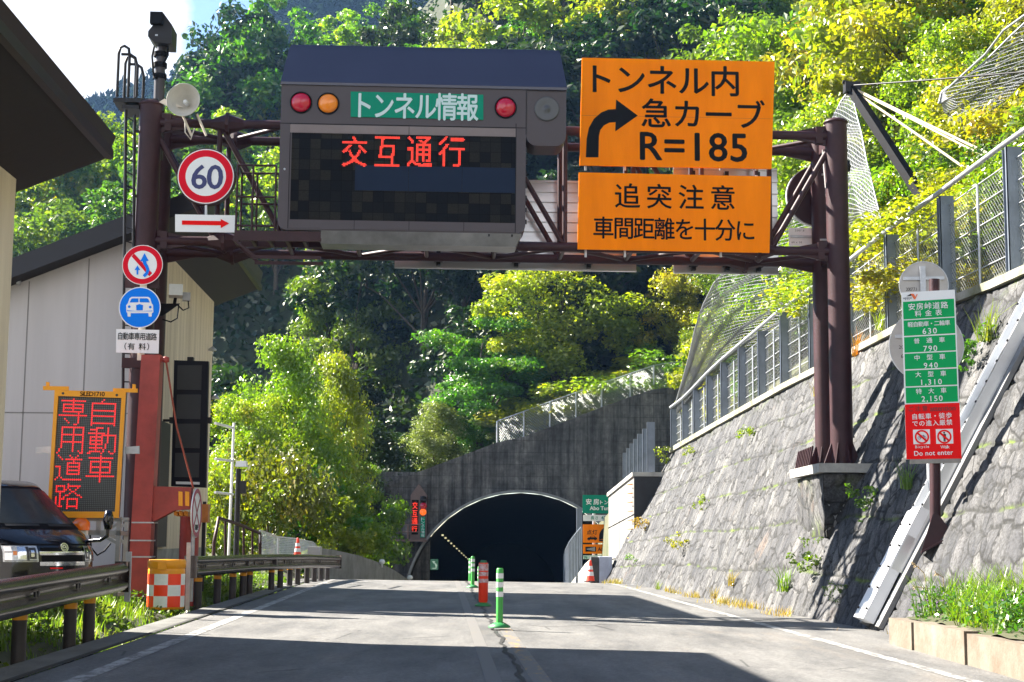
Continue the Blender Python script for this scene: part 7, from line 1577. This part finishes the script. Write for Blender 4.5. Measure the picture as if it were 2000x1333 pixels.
# ---- grass and weeds
def blades(name, pts, hmin, hmax, wid, m, lean=.5, seed=0):
    rg = np.random.default_rng(seed); P = np.asarray(pts, float); n = len(P); a = rg.uniform(0, 6.283, n); h = rg.uniform(hmin, hmax, n); l_ = rg.uniform(.1, lean, n)*h; d = np.stack([np.cos(a), np.sin(a), 0*a], -1); s_ = np.stack([-np.sin(a), np.cos(a), 0*a], -1)*wid; up = np.array([0, 0, 1.])
    m1 = P+up*(h*.55)[:, None]+d*(l_*.35)[:, None]; m2 = P+up*h[:, None]+d*l_[:, None]
    V = np.stack([P-s_, P+s_, m1+s_*.8, m1-s_*.8, m1-s_*.8, m1+s_*.8, m2+s_*.08, m2-s_*.08], 1).reshape(-1, 3); return np_mesh(name, V, np.arange(n*8).reshape(-1, 4), m)
def herb(name, pts, hmax, leaf, m, seed=0, per=14):
    rg = np.random.default_rng(seed); P = np.repeat(np.asarray(pts, float), per, 0); n = len(P); P = P+rg.normal(size=(n, 3))*np.array([.06, .06, 0])+np.stack([0*P[:, 0], 0*P[:, 0], rg.uniform(.02, hmax, n)], -1)
    nn = rg.normal(size=(n, 3))*.6+np.array([0, 0, .8]); nn /= np.linalg.norm(nn, axis=1)[:, None]; a = np.cross(nn, rg.normal(size=(n, 3))); a /= np.linalg.norm(a, axis=1)[:, None]; b = np.cross(nn, a); s_ = leaf*rg.uniform(.5, 1.3, n)[:, None]
    V = np.stack([P-a*s_, P-b*s_*.55, P+a*s_, P+b*s_*.55], 1).reshape(-1, 3); return np_mesh(name, V, np.arange(n*4).reshape(-1, 4), m)
rg = np.random.default_rng(3)
def scatter(n, y0, y1, d0, d1, dens=.45, seed=1):
    Y = y0+(y1-y0)*rg.random(n)**1.0; D = d0+(d1-d0)*rg.random(n); X = roadx(Y)-D; k_ = vnoise(X*1.1, Y*1.1, seed) > dens; X, Y = X[k_], Y[k_]; return np.stack([X, Y, ground_z(X, Y)], -1)
GRS = leafmat('grass_blade', (.06, .12, .012), (.15, .22, .02), (.36, .32, .08), .45)
HRB = leafmat('herb_leaf', (.03, .09, .012), (.07, .15, .02), (.18, .22, .03), .4)
tag(obj('verge_grass', blades('verge_grass', scatter(26000, 11, 47, 4.72, 8.0, .42, 1), .07, .26, .007, GRS, .7, 1)), 'green grass along the left verge under the guardrails', 'grass', None, 'stuff')
tag(obj('verge_weeds', herb('verge_weeds', scatter(2600, 11, 46, 4.85, 8.0, .5, 2), .32, .04, HRB, 2)), 'low leafy weeds along the left verge', 'weeds', None, 'stuff')
n = 9000; X = rg.uniform(5.0, 7.0, n); Y = rg.uniform(8.5, 19.3, n); Z = .26+.14*(X-4.9); k_ = vnoise(X*1.6, Y*1.2, 6) > .38
tag(obj('planter_grass', blades('planter_grass', np.stack([X, Y, Z], -1)[k_], .18, .62, .009, GRS, 1.1, 4)), 'long green grass growing in the planting bed', 'grass', None, 'stuff')
n = 700; X = rg.uniform(4.95, 6.6, n); Y = rg.uniform(9, 19.3, n); Z = .26+.14*(X-4.9)
tag(obj('planter_weeds', herb('planter_weeds', np.stack([X, Y, Z], -1), .38, .035, HRB, 6, 16)), 'leafy weeds growing in the planting bed', 'weeds', None, 'stuff')
FLW = pbr('lilac_petal', (.12, .06, .17), .7, 0, .2, 9); n = 60; X = rg.uniform(4.95, 6.2, n); Y = rg.uniform(12, 19.3, n); Z = .26+.14*(X-4.9)+.22
tag(obj('planter_flowers', herb('planter_flowers', np.stack([X, Y, Z], -1), .12, .018, FLW, 8, 7)), 'small lilac flowers among the planting bed weeds', 'flowers', None, 'stuff')
# dry grass and leaves at the foot of the wall
n = 2600; Y = rg.uniform(21.5, 47, n); X = footx(Y)-.06-np.abs(rg.normal(size=n))*.22; k_ = vnoise(X*2, Y*.9, 12) > .5
tag(obj('wall_foot_grass', blades('wall_foot_grass', np.stack([X, Y, roadz(Y)-.07], -1)[k_], .05, .22, .007, leafmat('dry_grass', (.12, .13, .03), (.30, .24, .06), (.42, .30, .12), .4), .9, 9)), 'dry grass tufts along the foot of the stone wall', 'grass', None, 'stuff')
# weeds growing out of the wall, each its own plant (photo pixel, size, kind)
def wall_at(px, py):
    d = ray(px, py); t = 20.0
    for _ in range(60):
        p = CAM+d*t; e_ = p.x-float(footx(p.y))-BAT*p.z; t -= e_/max(.05, d.x+.086*d.y-BAT*d.z)*.9
    return CAM+d*t
def weed_mesh(seed, dry): 
    q = np.zeros((46, 3)); return blades('weed_blades', q+np.random.default_rng(seed).normal(size=(46, 3))*np.array([.05, .05, .01]), .18, .5, .008, dry, 1.1, seed)
def sprig_mesh(seed, m):
    cm, C = crown('sprig_leaves', seed, .6, .34, .02, 260, .045, m, 14, .8, .9); return cm
wl = [(1258, 1040, .8, 'orange leaved', 's', ORA), (1335, 1078, .8, 'yellow flowering', 's', YEL), (1375, 1000, .6, 'yellowish', 's', YEL), (1240, 1100, .5, 'small bright green', 's', LIME), (1540, 1150, .9, 'grassy green', 'g', GRS), (1590, 1120, .9, 'trailing dark green', 's', GRN), (1462, 865, .8, 'thin yellow green', 's', LIME), (1435, 1140, .6, 'dry reddish', 'g', MATS['dry_grass']), (1352, 895, .6, 'small yellow', 's', YEL),
      (1690, 1015, .9, 'leggy green', 's', GRN), (1900, 720, 1.0, 'dark leafy', 's', GRN), (1935, 660, 1.1, 'long bladed grassy', 'g', GRS), (1780, 950, .8, 'grassy tuft beside the toll board', 'g', GRS), (1680, 690, .9, 'orange dry', 'g', ORA), (1290, 1150, .5, 'low green', 'g', GRS), (1400, 1165, .5, 'low dry', 'g', MATS['dry_grass']), (1640, 1175, .5, 'stubby green', 's', GRN), (1305, 905, .9, 'mossy yellow', 's', YEL), (1600, 770, .7, 'pale dry', 'g', MATS['dry_grass']), (1725, 640, .9, 'yellowing grassy', 'g', YEL)]
for i, (px, py, s_, d_, t_, m_) in enumerate(wl):
    p = wall_at(px, py); me = weed_mesh(40+i, m_) if t_ == 'g' else sprig_mesh(40+i, m_); o_ = obj('wall_plant', me, loc=p+Vector((-.06, 0, -.05))); o_.scale = (s_*1.25,)*3; tag(o_, f'{d_} plant sprouting from the stone wall', 'plant', 'plants on the stone wall')
for i, (pts, lab) in enumerate((([(1812, 1160, 20.6), (1805, 1120, 20.5), (1782, 1098, 20.4)], 'upper dry pampas stalk bending over the planting bed'), ([(1845, 1165, 20.2), (1842, 1128, 20.1), (1826, 1118, 20.0)], 'short dry pampas stalk between the two longer ones'), ([(1830, 1170, 20.3), (1815, 1150, 20.2), (1786, 1146, 20.2)], 'lowest dry pampas stalk leaning left over the planting bed'))):
    P_ = [atY(*q) for q in pts]; o_ = P_[0]; mb = MB().tube([q-o_ for q in P_], [.006, .006, .004], 5); d_ = (P_[2]-P_[1])
    for k in range(14):
        b_ = P_[1].lerp(P_[2], .35+.65*k/14)-o_; mb.tube([b_, b_+d_*.12+Vector((rnd.uniform(-.03, .03), 0, rnd.uniform(-.05, .02)))], [.007, .002], 4, False)
    tag(obj('pampas_stalk', mb.mesh('pampas_stalk', pbr('dry_stalk', (.42, .32, .18), .8, 0, .2, 9)), loc=o_), lab, 'plant')
# orphan helper away
bpy.data.objects.remove(_to)
# air between the near things and the far ridge
hz_ = MB().box(-330, 290, -40, 540, -8, 205).build('haze', bpy.data.materials.new('haze'), None); hz_['kind'] = 'stuff'; hz_['label'] = 'thin bluish haze filling the valley'; hz_['category'] = 'haze'
hm = hz_.data.materials[0]; hm.use_nodes = True; t = hm.node_tree; t.nodes.clear(); o_ = N(t, 'ShaderNodeOutputMaterial'); v_ = N(t, 'ShaderNodeVolumePrincipled'); v_.inputs['Color'].default_value = (.3, .55, 1, 1); v_.inputs['Density'].default_value = .00016; v_.inputs['Anisotropy'].default_value = .3; t.links.new(v_.outputs[0], o_.inputs['Volume'])
for m_ in bpy.data.materials:
    if m_.name == 'haze': m_.cycles.homogeneous_volume = True
